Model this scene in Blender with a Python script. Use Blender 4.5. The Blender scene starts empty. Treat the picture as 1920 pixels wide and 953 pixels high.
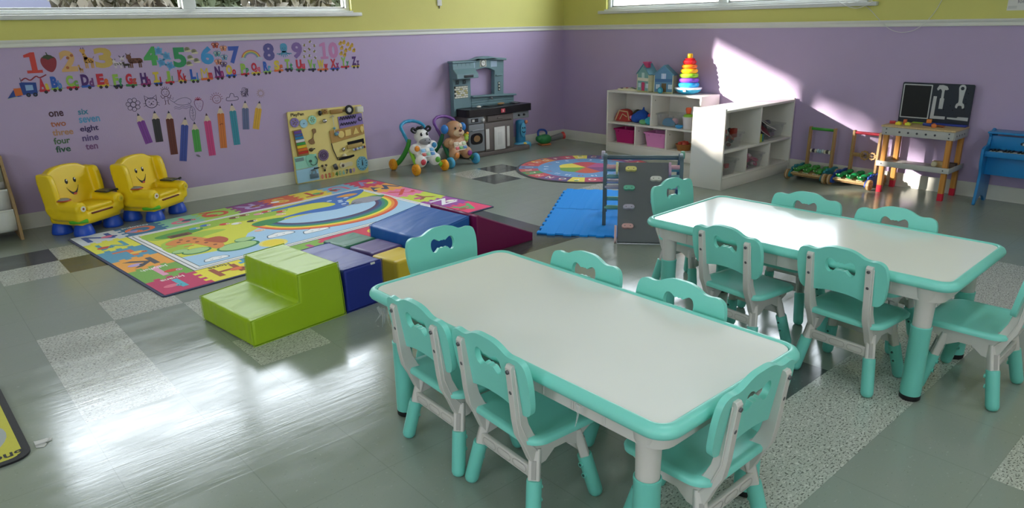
import bpy, bmesh, math, random
from math import sin, cos, pi, radians
from mathutils import Matrix, Vector, Euler, geometry

sc = bpy.context.scene
COL = sc.collection
rnd = random.Random(7)

# ------------------------------------------------------------------ camera
F_PX = 1327.589
YAW, PITCH, ROLL = 0.8503982, -0.3158180, -0.0216651
cam_d = bpy.data.cameras.new('camera')
cam_d.sensor_width = 36.0
cam_d.lens = 36.0 * F_PX / 1920.0
cam_d.clip_start = 0.05
cam_d.clip_end = 200
cam = bpy.data.objects.new('camera', cam_d)
COL.objects.link(cam)
fw = Vector((cos(YAW) * cos(PITCH), sin(YAW) * cos(PITCH), sin(PITCH)))
rt = Vector((sin(YAW), -cos(YAW), 0))
up = rt.cross(fw)
r2 = cos(ROLL) * rt + sin(ROLL) * up
u2 = -sin(ROLL) * rt + cos(ROLL) * up
mw = Matrix.Identity(4)
for i in range(3):
    mw[i][0], mw[i][1], mw[i][2] = r2[i], u2[i], -fw[i]
mw.translation = Vector((-5.737049, -5.614861, 1.253060))
cam.matrix_world = mw
sc.camera = cam

# ------------------------------------------------------------------ light
sc.view_settings.view_transform = 'Standard'
sc.view_settings.look = 'None'
sc.view_settings.gamma = 1.0
sc.view_settings.use_curve_mapping = False
sc.view_settings.exposure = 0.42
try:
    sc.cycles.use_denoising = True
    sc.cycles.max_bounces = 10
    sc.cycles.diffuse_bounces = 6
    sc.cycles.transparent_max_bounces = 16
    sc.cycles.sample_clamp_indirect = 6.0
    sc.cycles.caustics_reflective = False
    sc.cycles.caustics_refractive = False
except Exception:
    pass
SKY = 10.0
SUN = 20.0
FILL_LAMP = 7.2
w = bpy.data.worlds.new('sky')
sc.world = w
w.use_nodes = True
nt = w.node_tree
nt.nodes.clear()
bg = nt.nodes.new('ShaderNodeBackground')
wo = nt.nodes.new('ShaderNodeOutputWorld')
bg.inputs['Color'].default_value = (0.84, 0.92, 1.0, 1)
bg.inputs['Strength'].default_value = SKY
nt.links.new(bg.outputs[0], wo.inputs[0])

def light(name, kind, energy, loc, color=(1, 1, 1), **kw):
    d = bpy.data.lights.new(name, kind)
    d.energy = energy
    d.color = color
    for k, v in kw.items():
        setattr(d, k, v)
    o = bpy.data.objects.new(name, d)
    COL.objects.link(o)
    o.location = loc
    return o

sun_dir = Vector((1.0, -0.74, -0.315)).normalized()
sun = light('sun', 'SUN', SUN, (-12, 9, 6), (1.0, 0.90, 0.80), angle=radians(0.9))
sun.rotation_euler = sun_dir.to_track_quat('-Z', 'Y').to_euler()

def portal(name, loc, direction, sx, sy):
    o = light(name, 'AREA', 1.0, loc, shape='RECTANGLE', size=sx, size_y=sy)
    o.rotation_euler = Vector(direction).to_track_quat('-Z', 'Y').to_euler()
    o.data.cycles.is_portal = True
    return o

RH = 2.72               # ceiling height
X0, Y0 = -9.0, -9.0     # far walls behind the camera
WL_X = (-5.30, -2.55)   # window in the left wall
WL_Z = (1.375, 2.15)
WR_Y = (-3.19, -0.60)   # window in the right wall
WR_Z = (1.36, 2.22)
WB = [(-8.6, -6.4)]  # unseen window behind the camera, added for fill (x range on y=Y0)
WF = [(-4.8, -3.4)]  # unseen window opposite the right wall, added for fill (y ranges on x=X0)
WB_Z = (1.2, 2.3)
portal('window_daylight', ((WL_X[0] + WL_X[1]) / 2, 0.17, (WL_Z[0] + WL_Z[1]) / 2), (0, -1, 0), WL_X[1] - WL_X[0], WL_Z[1] - WL_Z[0])
portal('window_daylight', (0.17, (WR_Y[0] + WR_Y[1]) / 2, (WR_Z[0] + WR_Z[1]) / 2), (-1, 0, 0), WR_Y[1] - WR_Y[0], WR_Z[1] - WR_Z[0])
for a, b in WB:
    portal('window_daylight', ((a + b) / 2, Y0 - 0.17, (WB_Z[0] + WB_Z[1]) / 2), (0, 1, 0), b - a, WB_Z[1] - WB_Z[0])

for a, b in WF:
    portal('window_daylight', (X0 - 0.17, (a + b) / 2, (WB_Z[0] + WB_Z[1]) / 2), (1, 0, 0), b - a, WB_Z[1] - WB_Z[0])

# ------------------------------------------------------------------ materials
def lin(h):
    h = h.lstrip('#')
    out = []
    for i in (0, 2, 4):
        c = int(h[i:i + 2], 16) / 255
        out.append(c / 12.92 if c <= 0.04045 else ((c + 0.055) / 1.055) ** 2.4)
    return (*out, 1.0)

_M = {}
def mat(name, hexc, rough=0.5, metal=0.0, spec=0.5, noise=0.0, nscale=20.0, bump=0.0, bscale=80.0, coat=0.0, trans=0.0, sheen=0.0, emit=0.0):
    if name in _M:
        return _M[name]
    m = bpy.data.materials.new(name)
    m.use_nodes = True
    t = m.node_tree
    b = t.nodes['Principled BSDF']
    c = lin(hexc)
    b.inputs['Base Color'].default_value = c
    b.inputs['Roughness'].default_value = rough
    b.inputs['Metallic'].default_value = metal
    b.inputs['Specular IOR Level'].default_value = spec
    if coat:
        b.inputs['Coat Weight'].default_value = coat
        b.inputs['Coat Roughness'].default_value = 0.1
    if sheen:
        b.inputs['Sheen Weight'].default_value = sheen
    if emit:
        b.inputs['Emission Color'].default_value = c
        b.inputs['Emission Strength'].default_value = emit
    tc = t.nodes.new('ShaderNodeTexCoord')
    n = t.nodes.new('ShaderNodeTexNoise')
    n.inputs['Scale'].default_value = nscale
    n.inputs['Detail'].default_value = 4
    t.links.new(tc.outputs['Object'], n.inputs['Vector'])
    amt = noise if noise else 0.04
    mx = t.nodes.new('ShaderNodeMix')
    mx.data_type = 'RGBA'
    mx.inputs[6].default_value = (c[0] * (1 - amt), c[1] * (1 - amt), c[2] * (1 - amt), 1)
    mx.inputs[7].default_value = (min(1, c[0] * (1 + amt)), min(1, c[1] * (1 + amt)), min(1, c[2] * (1 + amt)), 1)
    t.links.new(n.outputs['Fac'], mx.inputs[0])
    t.links.new(mx.outputs[2], b.inputs['Base Color'])
    if bump:
        n2 = t.nodes.new('ShaderNodeTexNoise')
        n2.inputs['Scale'].default_value = bscale
        n2.inputs['Detail'].default_value = 3
        t.links.new(tc.outputs['Object'], n2.inputs['Vector'])
        bp = t.nodes.new('ShaderNodeBump')
        bp.inputs['Strength'].default_value = bump
        bp.inputs['Distance'].default_value = 0.004
        t.links.new(n2.outputs['Fac'], bp.inputs['Height'])
        t.links.new(bp.outputs['Normal'], b.inputs['Normal'])
    _M[name] = m
    return m

def C(hexc, rough=0.45):
    return mat('paint_' + hexc.strip('#').lower() + ('_%d' % int(rough * 100)), hexc, rough)

def glass_mat(name, tint=(1, 1, 1), refl=1.0, opacity=0.0, opc=(0.8, 0.8, 0.8), rough=0.02):
    if name in _M:
        return _M[name]
    m = bpy.data.materials.new(name)
    m.use_nodes = True
    t = m.node_tree
    t.nodes.clear()
    out = t.nodes.new('ShaderNodeOutputMaterial')
    tr = t.nodes.new('ShaderNodeBsdfTransparent')
    tr.inputs['Color'].default_value = (*tint, 1)
    gl = t.nodes.new('ShaderNodeBsdfGlossy')
    gl.inputs['Roughness'].default_value = rough
    lw = t.nodes.new('ShaderNodeLayerWeight')
    lw.inputs['Blend'].default_value = 0.5
    pw = t.nodes.new('ShaderNodeMath'); pw.operation = 'POWER'
    t.links.new(lw.outputs['Facing'], pw.inputs[0]); pw.inputs[1].default_value = 4.0
    fr = t.nodes.new('ShaderNodeMath'); fr.operation = 'MULTIPLY_ADD'
    t.links.new(pw.outputs[0], fr.inputs[0]); fr.inputs[1].default_value = 0.6 * refl; fr.inputs[2].default_value = 0.04 * refl
    m1 = t.nodes.new('ShaderNodeMixShader')
    t.links.new(fr.outputs[0], m1.inputs[0])
    last = tr
    if opacity:
        df = t.nodes.new('ShaderNodeBsdfDiffuse')
        df.inputs['Color'].default_value = (*opc, 1)
        m2 = t.nodes.new('ShaderNodeMixShader')
        m2.inputs[0].default_value = opacity
        t.links.new(tr.outputs[0], m2.inputs[1])
        t.links.new(df.outputs[0], m2.inputs[2])
        last = m2
    t.links.new(last.outputs[0], m1.inputs[1])
    t.links.new(gl.outputs[0], m1.inputs[2])
    t.links.new(m1.outputs[0], out.inputs[0])
    _M[name] = m
    return m

def wood_mat(name, h1, h2, rough=0.45, scale=30, axis='Z'):
    if name in _M:
        return _M[name]
    m = bpy.data.materials.new(name)
    m.use_nodes = True
    t = m.node_tree
    b = t.nodes['Principled BSDF']
    b.inputs['Roughness'].default_value = rough
    tc = t.nodes.new('ShaderNodeTexCoord')
    mp = t.nodes.new('ShaderNodeMapping')
    s = {'X': (1, scale, scale), 'Y': (scale, 1, scale), 'Z': (scale, scale, 1)}[axis]
    mp.inputs['Scale'].default_value = s
    t.links.new(tc.outputs['Object'], mp.inputs['Vector'])
    n = t.nodes.new('ShaderNodeTexNoise')
    n.inputs['Scale'].default_value = 4
    n.inputs['Detail'].default_value = 5
    t.links.new(mp.outputs[0], n.inputs['Vector'])
    cr = t.nodes.new('ShaderNodeValToRGB')
    cr.color_ramp.elements[0].position = 0.3
    cr.color_ramp.elements[0].color = lin(h1)
    cr.color_ramp.elements[1].position = 0.7
    cr.color_ramp.elements[1].color = lin(h2)
    t.links.new(n.outputs['Fac'], cr.inputs[0])
    t.links.new(cr.outputs[0], b.inputs['Base Color'])
    _M[name] = m
    return m

# ------------------------------------------------------------------ mesh helpers
def T(x=0, y=0, z=0):
    return Matrix.Translation((x, y, z))
def R(deg, ax='Z'):
    return Matrix.Rotation(radians(deg), 4, ax)
def S(x, y, z):
    return Matrix.Diagonal((x, y, z, 1))
WALL_L = Matrix(((1, 0, 0, 0), (0, 0, -1, 0), (0, 1, 0, 0), (0, 0, 0, 1)))   # local (x, y, up) -> (x, -up, y): flat art facing -y
WALL_R = Matrix(((0, 0, -1, 0), (-1, 0, 0, 0), (0, 1, 0, 0), (0, 0, 0, 1)))  # flat art facing -x, local x -> -y

def rrect(w, h, r, n=5):
    pts = []
    for cx, cy, a0 in ((w / 2 - r, h / 2 - r, 0), (-w / 2 + r, h / 2 - r, 90), (-w / 2 + r, -h / 2 + r, 180), (w / 2 - r, -h / 2 + r, 270)):
        for i in range(n + 1):
            a = radians(a0 + 90 * i / n)
            pts.append((cx + r * cos(a), cy + r * sin(a)))
    return pts
def circ(r, n=24, cx=0, cy=0, ry=None, a0=0):
    ry = r if ry is None else ry
    return [(cx + r * cos(2 * pi * i / n + a0), cy + ry * sin(2 * pi * i / n + a0)) for i in range(n)]
def spline(pts, n=6, closed=True):
    out = []
    k = len(pts)
    rng = range(k) if closed else range(k - 1)
    for i in rng:
        if closed:
            p0, p1, p2, p3 = pts[(i - 1) % k], pts[i], pts[(i + 1) % k], pts[(i + 2) % k]
        else:
            p0, p1, p2, p3 = pts[max(i - 1, 0)], pts[i], pts[i + 1], pts[min(i + 2, k - 1)]
        for j in range(n):
            t = j / n
            out.append(tuple(0.5 * ((2 * b) + (-a + c) * t + (2 * a - 5 * b + 4 * c - d) * t * t + (-a + 3 * b - 3 * c + d) * t ** 3) for a, b, c, d in zip(p0, p1, p2, p3)))
    if not closed:
        out.append(tuple(pts[-1]))
    return out
def area2(p):
    return sum(p[i][0] * p[(i + 1) % len(p)][1] - p[(i + 1) % len(p)][0] * p[i][1] for i in range(len(p)))

_TXT = {}
def text_geo(s, off=0.018):
    if 'M' in s:
        off = 0.0
    if (s, off) in _TXT:
        return _TXT[(s, off)]
    cu = bpy.data.curves.new('txt', 'FONT')
    cu.body = s
    cu.size = 1.0
    cu.align_x = 'CENTER'
    cu.resolution_u = 3
    cu.offset = off
    ob = bpy.data.objects.new('txt', cu)
    me = bpy.data.meshes.new_from_object(ob)
    vs = [tuple(v.co) for v in me.vertices]
    fs = [tuple(p.vertices) for p in me.polygons]
    bpy.data.objects.remove(ob)
    bpy.data.curves.remove(cu)
    bpy.data.meshes.remove(me)
    _TXT[(s, off)] = (vs, fs)
    return _TXT[(s, off)]

class MB:
    """collects shapes into ONE mesh"""
    def __init__(s):
        s.v, s.f, s.m, s.mats = [], [], [], []
    def mi(s, m):
        if m not in s.mats:
            s.mats.append(m)
        return s.mats.index(m)
    def add(s, vs, fs, m, M=None):
        k = len(s.v)
        i = s.mi(m)
        if M is not None:
            vs = [M @ Vector(p) for p in vs]
        s.v += [tuple(p) for p in vs]
        s.f += [tuple(k + j for j in f) for f in fs]
        s.m += [i] * len(fs)
        return s
    def _bm(s, bm, m, M=None):
        bm.verts.index_update()
        vs = [v.co.copy() for v in bm.verts]
        fs = [[v.index for v in f.verts] for f in bm.faces]
        bm.free()
        return s.add(vs, fs, m, M)
    def box(s, c, size, m, M=None, bevel=0.0, seg=2):
        bm = bmesh.new()
        bmesh.ops.create_cube(bm, size=1.0)
        for v in bm.verts:
            v.co = Vector((v.co.x * size[0], v.co.y * size[1], v.co.z * size[2]))
        if bevel:
            bmesh.ops.bevel(bm, geom=list(bm.edges), offset=min(bevel, min(size) * 0.49), segments=seg, profile=0.5, affect='EDGES')
        MM = T(*c)
        if M is not None:
            MM = M @ MM
        return s._bm(bm, m, MM)
    def boxr(s, x0, x1, y0, y1, z0, z1, m, M=None, bevel=0.0, seg=2):
        return s.box(((x0 + x1) / 2, (y0 + y1) / 2, (z0 + z1) / 2), (abs(x1 - x0), abs(y1 - y0), abs(z1 - z0)), m, M, bevel, seg)
    def lathe(s, prof, m, M=None, seg=24, a0=0.0):
        vs, fs = [], []
        n = len(prof)
        for i in range(seg):
            a = 2 * pi * i / seg + a0
            for r, z in prof:
                vs.append((r * cos(a), r * sin(a), z))
        for i in range(seg):
            j = (i + 1) % seg
            for k in range(n - 1):
                a, b, c, d = i * n + k, j * n + k, j * n + k + 1, i * n + k + 1
                if prof[k][0] < 1e-7:
                    fs.append((a, c, d))
                elif prof[k + 1][0] < 1e-7:
                    fs.append((a, b, c))
                else:
                    fs.append((a, b, c, d))
        if prof[0][0] > 1e-7:
            fs.append(tuple(i * n for i in reversed(range(seg))))
        if prof[-1][0] > 1e-7:
            fs.append(tuple(i * n + n - 1 for i in range(seg)))
        return s.add(vs, fs, m, M)
    def cyl(s, p0, p1, r0, m, r1=None, seg=16, M=None, dome=False, bev=0.0):
        p0, p1 = Vector(p0), Vector(p1)
        r1 = r0 if r1 is None else r1
        d = p1 - p0
        L = d.length
        q = d.to_track_quat('Z', 'Y').to_matrix().to_4x4()
        prof = [(r0, 0), (r1, L)]
        if dome:
            prof = [(r0 * sin(radians(a)), r0 * 0.7 * (1 - cos(radians(a)))) for a in (0, 25, 50, 75)] + [(r0, r0 * 0.7), (r1, L)]
        elif bev:
            prof = [(r0 - bev, 0), (r0, bev), (r1, L - bev), (r1 - bev, L)]
        MM = T(*p0) @ q
        if M is not None:
            MM = M @ MM
        return s.lathe(prof, m, MM, seg)
    def tube(s, pts, r, m, seg=8, closed=False, M=None, flat=1.0):
        pts = [Vector(p) for p in pts]
        n = len(pts)
        rs = r if isinstance(r, (list, tuple)) else [r] * n
        vs, fs = [], []
        up0 = None
        for i, p in enumerate(pts):
            if closed:
                d = pts[(i + 1) % n] - pts[i - 1]
            else:
                d = pts[min(i + 1, n - 1)] - pts[max(i - 1, 0)]
            d.normalize()
            if up0 is None:
                up0 = Vector((0, 0, 1)) if abs(d.z) < 0.9 else Vector((1, 0, 0))
            b = d.cross(up0)
            if b.length < 1e-6:
                b = d.orthogonal()
            b.normalize()
            up0 = b.cross(d)
            up0.normalize()
            for k in range(seg):
                a = 2 * pi * k / seg
                vs.append(p + rs[i] * (cos(a) * b + flat * sin(a) * up0))
        for i in range(n if closed else n - 1):
            j = (i + 1) % n
            for k in range(seg):
                l = (k + 1) % seg
                fs.append((i * seg + k, i * seg + l, j * seg + l, j * seg + k))
        if not closed:
            fs.append(tuple(reversed(range(seg))))
            fs.append(tuple((n - 1) * seg + k for k in range(seg)))
        return s.add(vs, fs, m, M)
    def prism(s, outer, z0, z1, m, M=None, holes=()):
        outer = [tuple(p[:2]) for p in outer]
        if area2(outer) < 0:
            outer = outer[::-1]
        hs = []
        for h in holes:
            h = [tuple(p[:2]) for p in h]
            hs.append(h[::-1] if area2(h) > 0 else h)
        loops = [outer] + hs
        flat = [p for l in loops for p in l]
        tris = geometry.tessellate_polygon([[Vector((p[0], p[1], 0)) for p in l] for l in loops])
        n = len(flat)
        vs = [(p[0], p[1], z0) for p in flat] + [(p[0], p[1], z1) for p in flat]
        fs = []
        for t in tris:
            a, b, c = [flat[i] for i in t]
            if (b[0] - a[0]) * (c[1] - a[1]) - (b[1] - a[1]) * (c[0] - a[0]) < 0:
                t = t[::-1]
            fs.append(tuple(n + i for i in t))
            fs.append(tuple(reversed(t)))
        k = 0
        for l in loops:
            for i in range(len(l)):
                j = (i + 1) % len(l)
                fs.append((k + i, k + j, n + k + j, n + k + i))
            k += len(l)
        return s.add(vs, fs, m, M)
    def flat(s, outer, z, m, M=None, th=0.0004):
        return s.prism(outer, z - th, z, m, M)
    def ell(s, c, r, m, M=None, u=20, v=12):
        if not isinstance(r, (list, tuple)):
            r = (r, r, r)
        prof = [(sin(pi * i / v), -cos(pi * i / v)) for i in range(v + 1)]
        prof[0] = (0, -1)
        prof[-1] = (0, 1)
        MM = T(*c) @ S(*r)
        if M is not None:
            MM = M @ MM
        return s.lathe(prof, m, MM, u)
    def torus(s, Rr, r, m, M=None, seg=32, sec=10, flat=1.0):
        return s.tube([(Rr * cos(2 * pi * i / seg), Rr * sin(2 * pi * i / seg), 0) for i in range(seg)], r, m, sec, True, M, flat)
    def text(s, t, size, m, M=None, z=0.0004, th=0.0006, sx=1.0):
        vs, fs = text_geo(t)
        v2 = [(p[0] * size * sx, p[1] * size, z) for p in vs]
        return s.add(v2, fs, m, M)
    def text_fit(s, t, cx, cy, w, h, z, m, M=None, off=0.04):
        vs, fs = text_geo(t, off)
        xa, xb = min(p[0] for p in vs), max(p[0] for p in vs)
        ya, yb = min(p[1] for p in vs), max(p[1] for p in vs)
        return s.add([((p[0] - (xa + xb) / 2) * w / (xb - xa) + cx, (p[1] - (ya + yb) / 2) * h / (yb - ya) + cy, z) for p in vs], fs, m, M)
    def stroke(s, pts, w, z, m, M=None, closed=False, th=0.0004):
        """a drawn line: flat ribbon of width w through 2D points"""
        P = [Vector((p[0], p[1])) for p in pts]
        n = len(P)
        vs, fs = [], []
        for i in range(n):
            if closed:
                d = P[(i + 1) % n] - P[i - 1]
            else:
                d = P[min(i + 1, n - 1)] - P[max(i - 1, 0)]
            if d.length < 1e-9:
                d = Vector((1, 0))
            d.normalize()
            nn = Vector((-d.y, d.x)) * w / 2
            vs += [(P[i].x + nn.x, P[i].y + nn.y, z), (P[i].x - nn.x, P[i].y - nn.y, z)]
        for i in range(n if closed else n - 1):
            j = (i + 1) % n
            fs.append((2 * i, 2 * i + 1, 2 * j + 1, 2 * j))
        return s.add(vs, fs, m, M)
    def build(s, name, parent=None, loc=None, rot=None, bevel=0.0, bseg=2, smooth=35, remesh=0.0, sub=0, recalc=True, mats=None):
        me = bpy.data.meshes.new(name)
        me.from_pydata(s.v, [], s.f)
        for m in s.mats:
            me.materials.append(m)
        me.polygons.foreach_set('material_index', s.m)
        if recalc:
            bm = bmesh.new()
            bm.from_mesh(me)
            bmesh.ops.recalc_face_normals(bm, faces=bm.faces)
            bm.to_mesh(me)
            bm.free()
        me.polygons.foreach_set('use_smooth', [True] * len(me.polygons))
        me.set_sharp_from_angle(angle=radians(smooth))
        me.update()
        o = bpy.data.objects.new(name, me)
        COL.objects.link(o)
        if parent is not None:
            o.parent = parent
        if loc is not None:
            o.location = loc
        if rot is not None:
            o.rotation_euler = rot
        if remesh:
            r = o.modifiers.new('remesh', 'REMESH')
            r.mode = 'VOXEL'
            r.voxel_size = remesh
            r.use_smooth_shade = True
            sm = o.modifiers.new('smooth', 'SMOOTH')
            sm.factor = 0.5
            sm.iterations = 8
        if bevel:
            b = o.modifiers.new('bevel', 'BEVEL')
            b.width = bevel
            b.segments = bseg
            b.limit_method = 'ANGLE'
            b.angle_limit = radians(50)
            b.harden_normals = False
        if sub:
            b = o.modifiers.new('sub', 'SUBSURF')
            b.levels = b.render_levels = sub
        return o

def thing(name, label, cat, loc=(0, 0, 0), rz=0.0, group=None):
    o = bpy.data.objects.new(name, None)
    o.empty_display_size = 0.05
    COL.objects.link(o)
    o.location = loc
    o.rotation_euler = (0, 0, radians(rz))
    return tag(o, label, cat, group)
def tag(o, label, cat, group=None, kind=None):
    if label:
        o['label'] = label
    if cat:
        o['category'] = cat
    if group:
        o['group'] = group
    if kind:
        o['kind'] = kind
    return o
def structure(o):
    o['kind'] = 'structure'
    return o
def dup(root, loc, rz, label=None, group=None):
    r = root.copy()
    COL.objects.link(r)
    r.location = loc
    r.rotation_euler = (0, 0, radians(rz))
    if label:
        r['label'] = label
    if group:
        r['group'] = group
    for ch in list(root.children):
        c = ch.copy()
        COL.objects.link(c)
        c.parent = r
        for g in list(ch.children):
            d = g.copy()
            COL.objects.link(d)
            d.parent = c
    return r

# ------------------------------------------------------------------ floor
TILE = 0.3048
OX, OY = -5.134895, -0.648435
def tile_mat(name, hexc, speck_dark, speck_light, amt, scuff=0.10):
    m = bpy.data.materials.new(name)
    m.use_nodes = True
    t = m.node_tree
    b = t.nodes['Principled BSDF']
    tc = t.nodes.new('ShaderNodeTexCoord')
    base = lin(hexc)
    # flecks of the vinyl composition tile: stretched noise, thresholded
    mp = t.nodes.new('ShaderNodeMapping')
    mp.inputs['Scale'].default_value = (1.0, 1.8, 1.0)
    t.links.new(tc.outputs['Object'], mp.inputs['Vector'])
    def fleck(scale, lo, hi, seed):
        n = t.nodes.new('ShaderNodeTexNoise')
        n.inputs['Scale'].default_value = scale
        n.inputs['Detail'].default_value = 2
        n.inputs['Distortion'].default_value = seed
        t.links.new(mp.outputs[0], n.inputs['Vector'])
        r = t.nodes.new('ShaderNodeMapRange')
        r.inputs[1].default_value = lo
        r.inputs[2].default_value = hi
        t.links.new(n.outputs['Fac'], r.inputs[0])
        return r.outputs[0]
    def mix(a, col, f):
        x = t.nodes.new('ShaderNodeMix')
        x.data_type = 'RGBA'
        t.links.new(f, x.inputs[0])
        if isinstance(a, tuple):
            x.inputs[6].default_value = a
        else:
            t.links.new(a, x.inputs[6])
        x.inputs[7].default_value = col
        return x.outputs[2]
    d = fleck(105, 0.66 - amt, 0.72 - amt, 0.3)
    l = fleck(75, 0.66 - amt, 0.74 - amt, 0.9)
    c = mix(base, lin(speck_light), l)
    c = mix(c, lin(speck_dark), d)
    # joints
    sx = t.nodes.new('ShaderNodeSeparateXYZ')
    t.links.new(tc.outputs['Object'], sx.inputs[0])
    def joint(o, off):
        a = t.nodes.new('ShaderNodeMath'); a.operation = 'SUBTRACT'
        t.links.new(o, a.inputs[0]); a.inputs[1].default_value = off
        a2 = t.nodes.new('ShaderNodeMath'); a2.operation = 'DIVIDE'
        t.links.new(a.outputs[0], a2.inputs[0]); a2.inputs[1].default_value = TILE
        f = t.nodes.new('ShaderNodeMath'); f.operation = 'PINGPONG'
        t.links.new(a2.outputs[0], f.inputs[0]); f.inputs[1].default_value = 0.5
        g = t.nodes.new('ShaderNodeMath'); g.operation = 'LESS_THAN'
        t.links.new(f.outputs[0], g.inputs[0]); g.inputs[1].default_value = 0.0045
        return g.outputs[0]
    jm = t.nodes.new('ShaderNodeMath'); jm.operation = 'MAXIMUM'
    t.links.new(joint(sx.outputs[0], OX), jm.inputs[0])
    t.links.new(joint(sx.outputs[1], OY), jm.inputs[1])
    j2 = t.nodes.new('ShaderNodeMath'); j2.operation = 'MULTIPLY'
    t.links.new(jm.outputs[0], j2.inputs[0]); j2.inputs[1].default_value = 0.2
    c = mix(c, lin('#4a4c48'), j2.outputs[0])
    t.links.new(c, b.inputs['Base Color'])
    # worn polish
    n3 = t.nodes.new('ShaderNodeTexNoise')
    n3.inputs['Scale'].default_value = 3.2
    n3.inputs['Detail'].default_value = 7
    n3.inputs['Roughness'].default_value = 0.68
    mp3 = t.nodes.new('ShaderNodeMapping')
    mp3.inputs['Rotation'].default_value = (0, 0, 0.5)
    mp3.inputs['Scale'].default_value = (1, 2.6, 1)
    t.links.new(tc.outputs['Object'], mp3.inputs['Vector'])
    t.links.new(mp3.outputs[0], n3.inputs['Vector'])
    rr = t.nodes.new('ShaderNodeMapRange')
    rr.inputs[1].default_value = 0.3
    rr.inputs[2].default_value = 0.7
    rr.inputs[3].default_value = 0.10
    rr.inputs[4].default_value = 0.10 + scuff * 1.6
    t.links.new(n3.outputs['Fac'], rr.inputs[0])
    t.links.new(rr.outputs[0], b.inputs['Roughness'])
    mp4 = t.nodes.new('ShaderNodeMapping')
    mp4.inputs['Rotation'].default_value = (0, 0, 0.35)
    mp4.inputs['Scale'].default_value = (2.0, 26.0, 1)
    n4 = t.nodes.new('ShaderNodeTexNoise')
    n4.inputs['Scale'].default_value = 2.2
    n4.inputs['Detail'].default_value = 6
    n4.inputs['Distortion'].default_value = 0.8
    t.links.new(tc.outputs['Object'], mp4.inputs['Vector'])
    t.links.new(mp4.outputs[0], n4.inputs['Vector'])
    ad = t.nodes.new('ShaderNodeMath'); ad.operation = 'ADD'
    t.links.new(n3.outputs['Fac'], ad.inputs[0]); t.links.new(n4.outputs['Fac'], ad.inputs[1])
    bp = t.nodes.new('ShaderNodeBump')
    bp.inputs['Strength'].default_value = 0.16
    bp.inputs['Distance'].default_value = 0.002
    t.links.new(ad.outputs[0], bp.inputs['Height'])
    t.links.new(bp.outputs[0], b.inputs['Normal'])
    b.inputs['Specular IOR Level'].default_value = 0.5
    return m
M_SAGE = tile_mat('sage_vinyl_tile', '#8e978d', '#7a837a', '#a1a9a0', -0.02)
M_SPECK = tile_mat('speckled_white_vinyl_tile', '#b3b7ad', '#6c6e68', '#ced1c8', 0.10)
M_DARK = tile_mat('charcoal_vinyl_tile', '#4d5352', '#3c4140', '#666d6b', 0.0)
dark = {(-1, 0), (0, 1), (11, 0), (10, 1), (5, 12), (4, 12), (6, 6), (5, 6), (7, 6)} | {(7, r) for r in range(-1, 6)}
speck = {(0, 0), (-1, 1), (0, 4), (1, 5), (-1, 5), (-1, 6), (-1, 7), (1, 7), (10, 0), (11, 1), (11, 4), (11, 5), (-3, 3), (-2, 11)}
speck |= {(c, 13) for c in range(0, 12)} | {(c, 15) for c in range(5, 9)}
fl = MB()
c0 = int((X0 - OX) / TILE) - 1
c1 = int((0 - OX) / TILE) + 1
r0 = -3
r1 = int((OY - Y0) / TILE) + 1
for c in range(c0, c1 + 1):
    for r in range(r0, r1 + 1):
        xa, xb = max(X0, OX + c * TILE), min(0.0, OX + (c + 1) * TILE)
        ya, yb = max(Y0, OY - (r + 1) * TILE), min(0.0, OY - r * TILE)
        if xb - xa < 1e-4 or yb - ya < 1e-4:
            continue
        m = M_DARK if (c, r) in dark else M_SPECK if (c, r) in speck else M_SAGE
        fl.add([(xa, ya, 0), (xb, ya, 0), (xb, yb, 0), (xa, yb, 0)], [(0, 1, 2, 3)], m)
fl.boxr(X0, 0, Y0, 0, -0.12, -0.0005, C('#777777', 0.9))
structure(fl.build('floor', recalc=False))

# ------------------------------------------------------------------ walls
PURPLE = mat('lavender_wall_paint', '#b2a0c3', 0.55, noise=0.03, nscale=6, bump=0.15, bscale=120)
YELLOW = mat('yellow_wall_paint', '#d0cd73', 0.6, noise=0.04, nscale=5, bump=0.15, bscale=120)
TRIMW = mat('white_trim_paint', '#d9dad2', 0.5, noise=0.05, nscale=8)
BASEW = mat('pale_base_vinyl', '#cfd0c6', 0.5, noise=0.08, nscale=6)
FRAMEW = mat('window_frame_white', '#d2d5d2', 0.45, noise=0.08, nscale=12)
CEILW = mat('ceiling_white', '#e4e3dc', 0.85)
PANE = glass_mat('window_glass')
WT = 0.14
RAIL = 1.175
def wall(name, a0, a1, place, holes, hz):
    """place(u0,u1,z0,z1) -> box ranges; lavender below the rail, yellow above, window openings cut"""
    b = MB()
    b.boxr(*place(a0, a1), 0, RAIL, PURPLE)
    if not holes:
        b.boxr(*place(a0, a1), RAIL, RH, YELLOW)
    else:
        b.boxr(*place(a0, a1), RAIL, hz[0], YELLOW)
        b.boxr(*place(a0, a1), hz[1], RH, YELLOW)
        u = a0
        for h0, h1 in holes:
            b.boxr(*place(u, h0), hz[0], hz[1], YELLOW)
            u = h1
        b.boxr(*place(u, a1), hz[0], hz[1], YELLOW)
    return structure(b.build(name))
wall('wall_left', X0, 0, lambda a, b: (a, b, 0, WT), [WL_X], WL_Z)
wall('wall_right', Y0, WT, lambda a, b: (0, WT, a, b), [WR_Y], WR_Z)
wall('wall_back', X0, WT, lambda a, b: (a, b, Y0 - WT, Y0), WB, WB_Z)
wall('wall_front', Y0 - WT, WT, lambda a, b: (X0 - WT, X0, a, b), WF, WB_Z)
b = MB(); b.boxr(X0 - WT, WT, Y0 - WT, WT, RH, RH + 0.1, CEILW)
structure(b.build('ceiling'))
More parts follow.
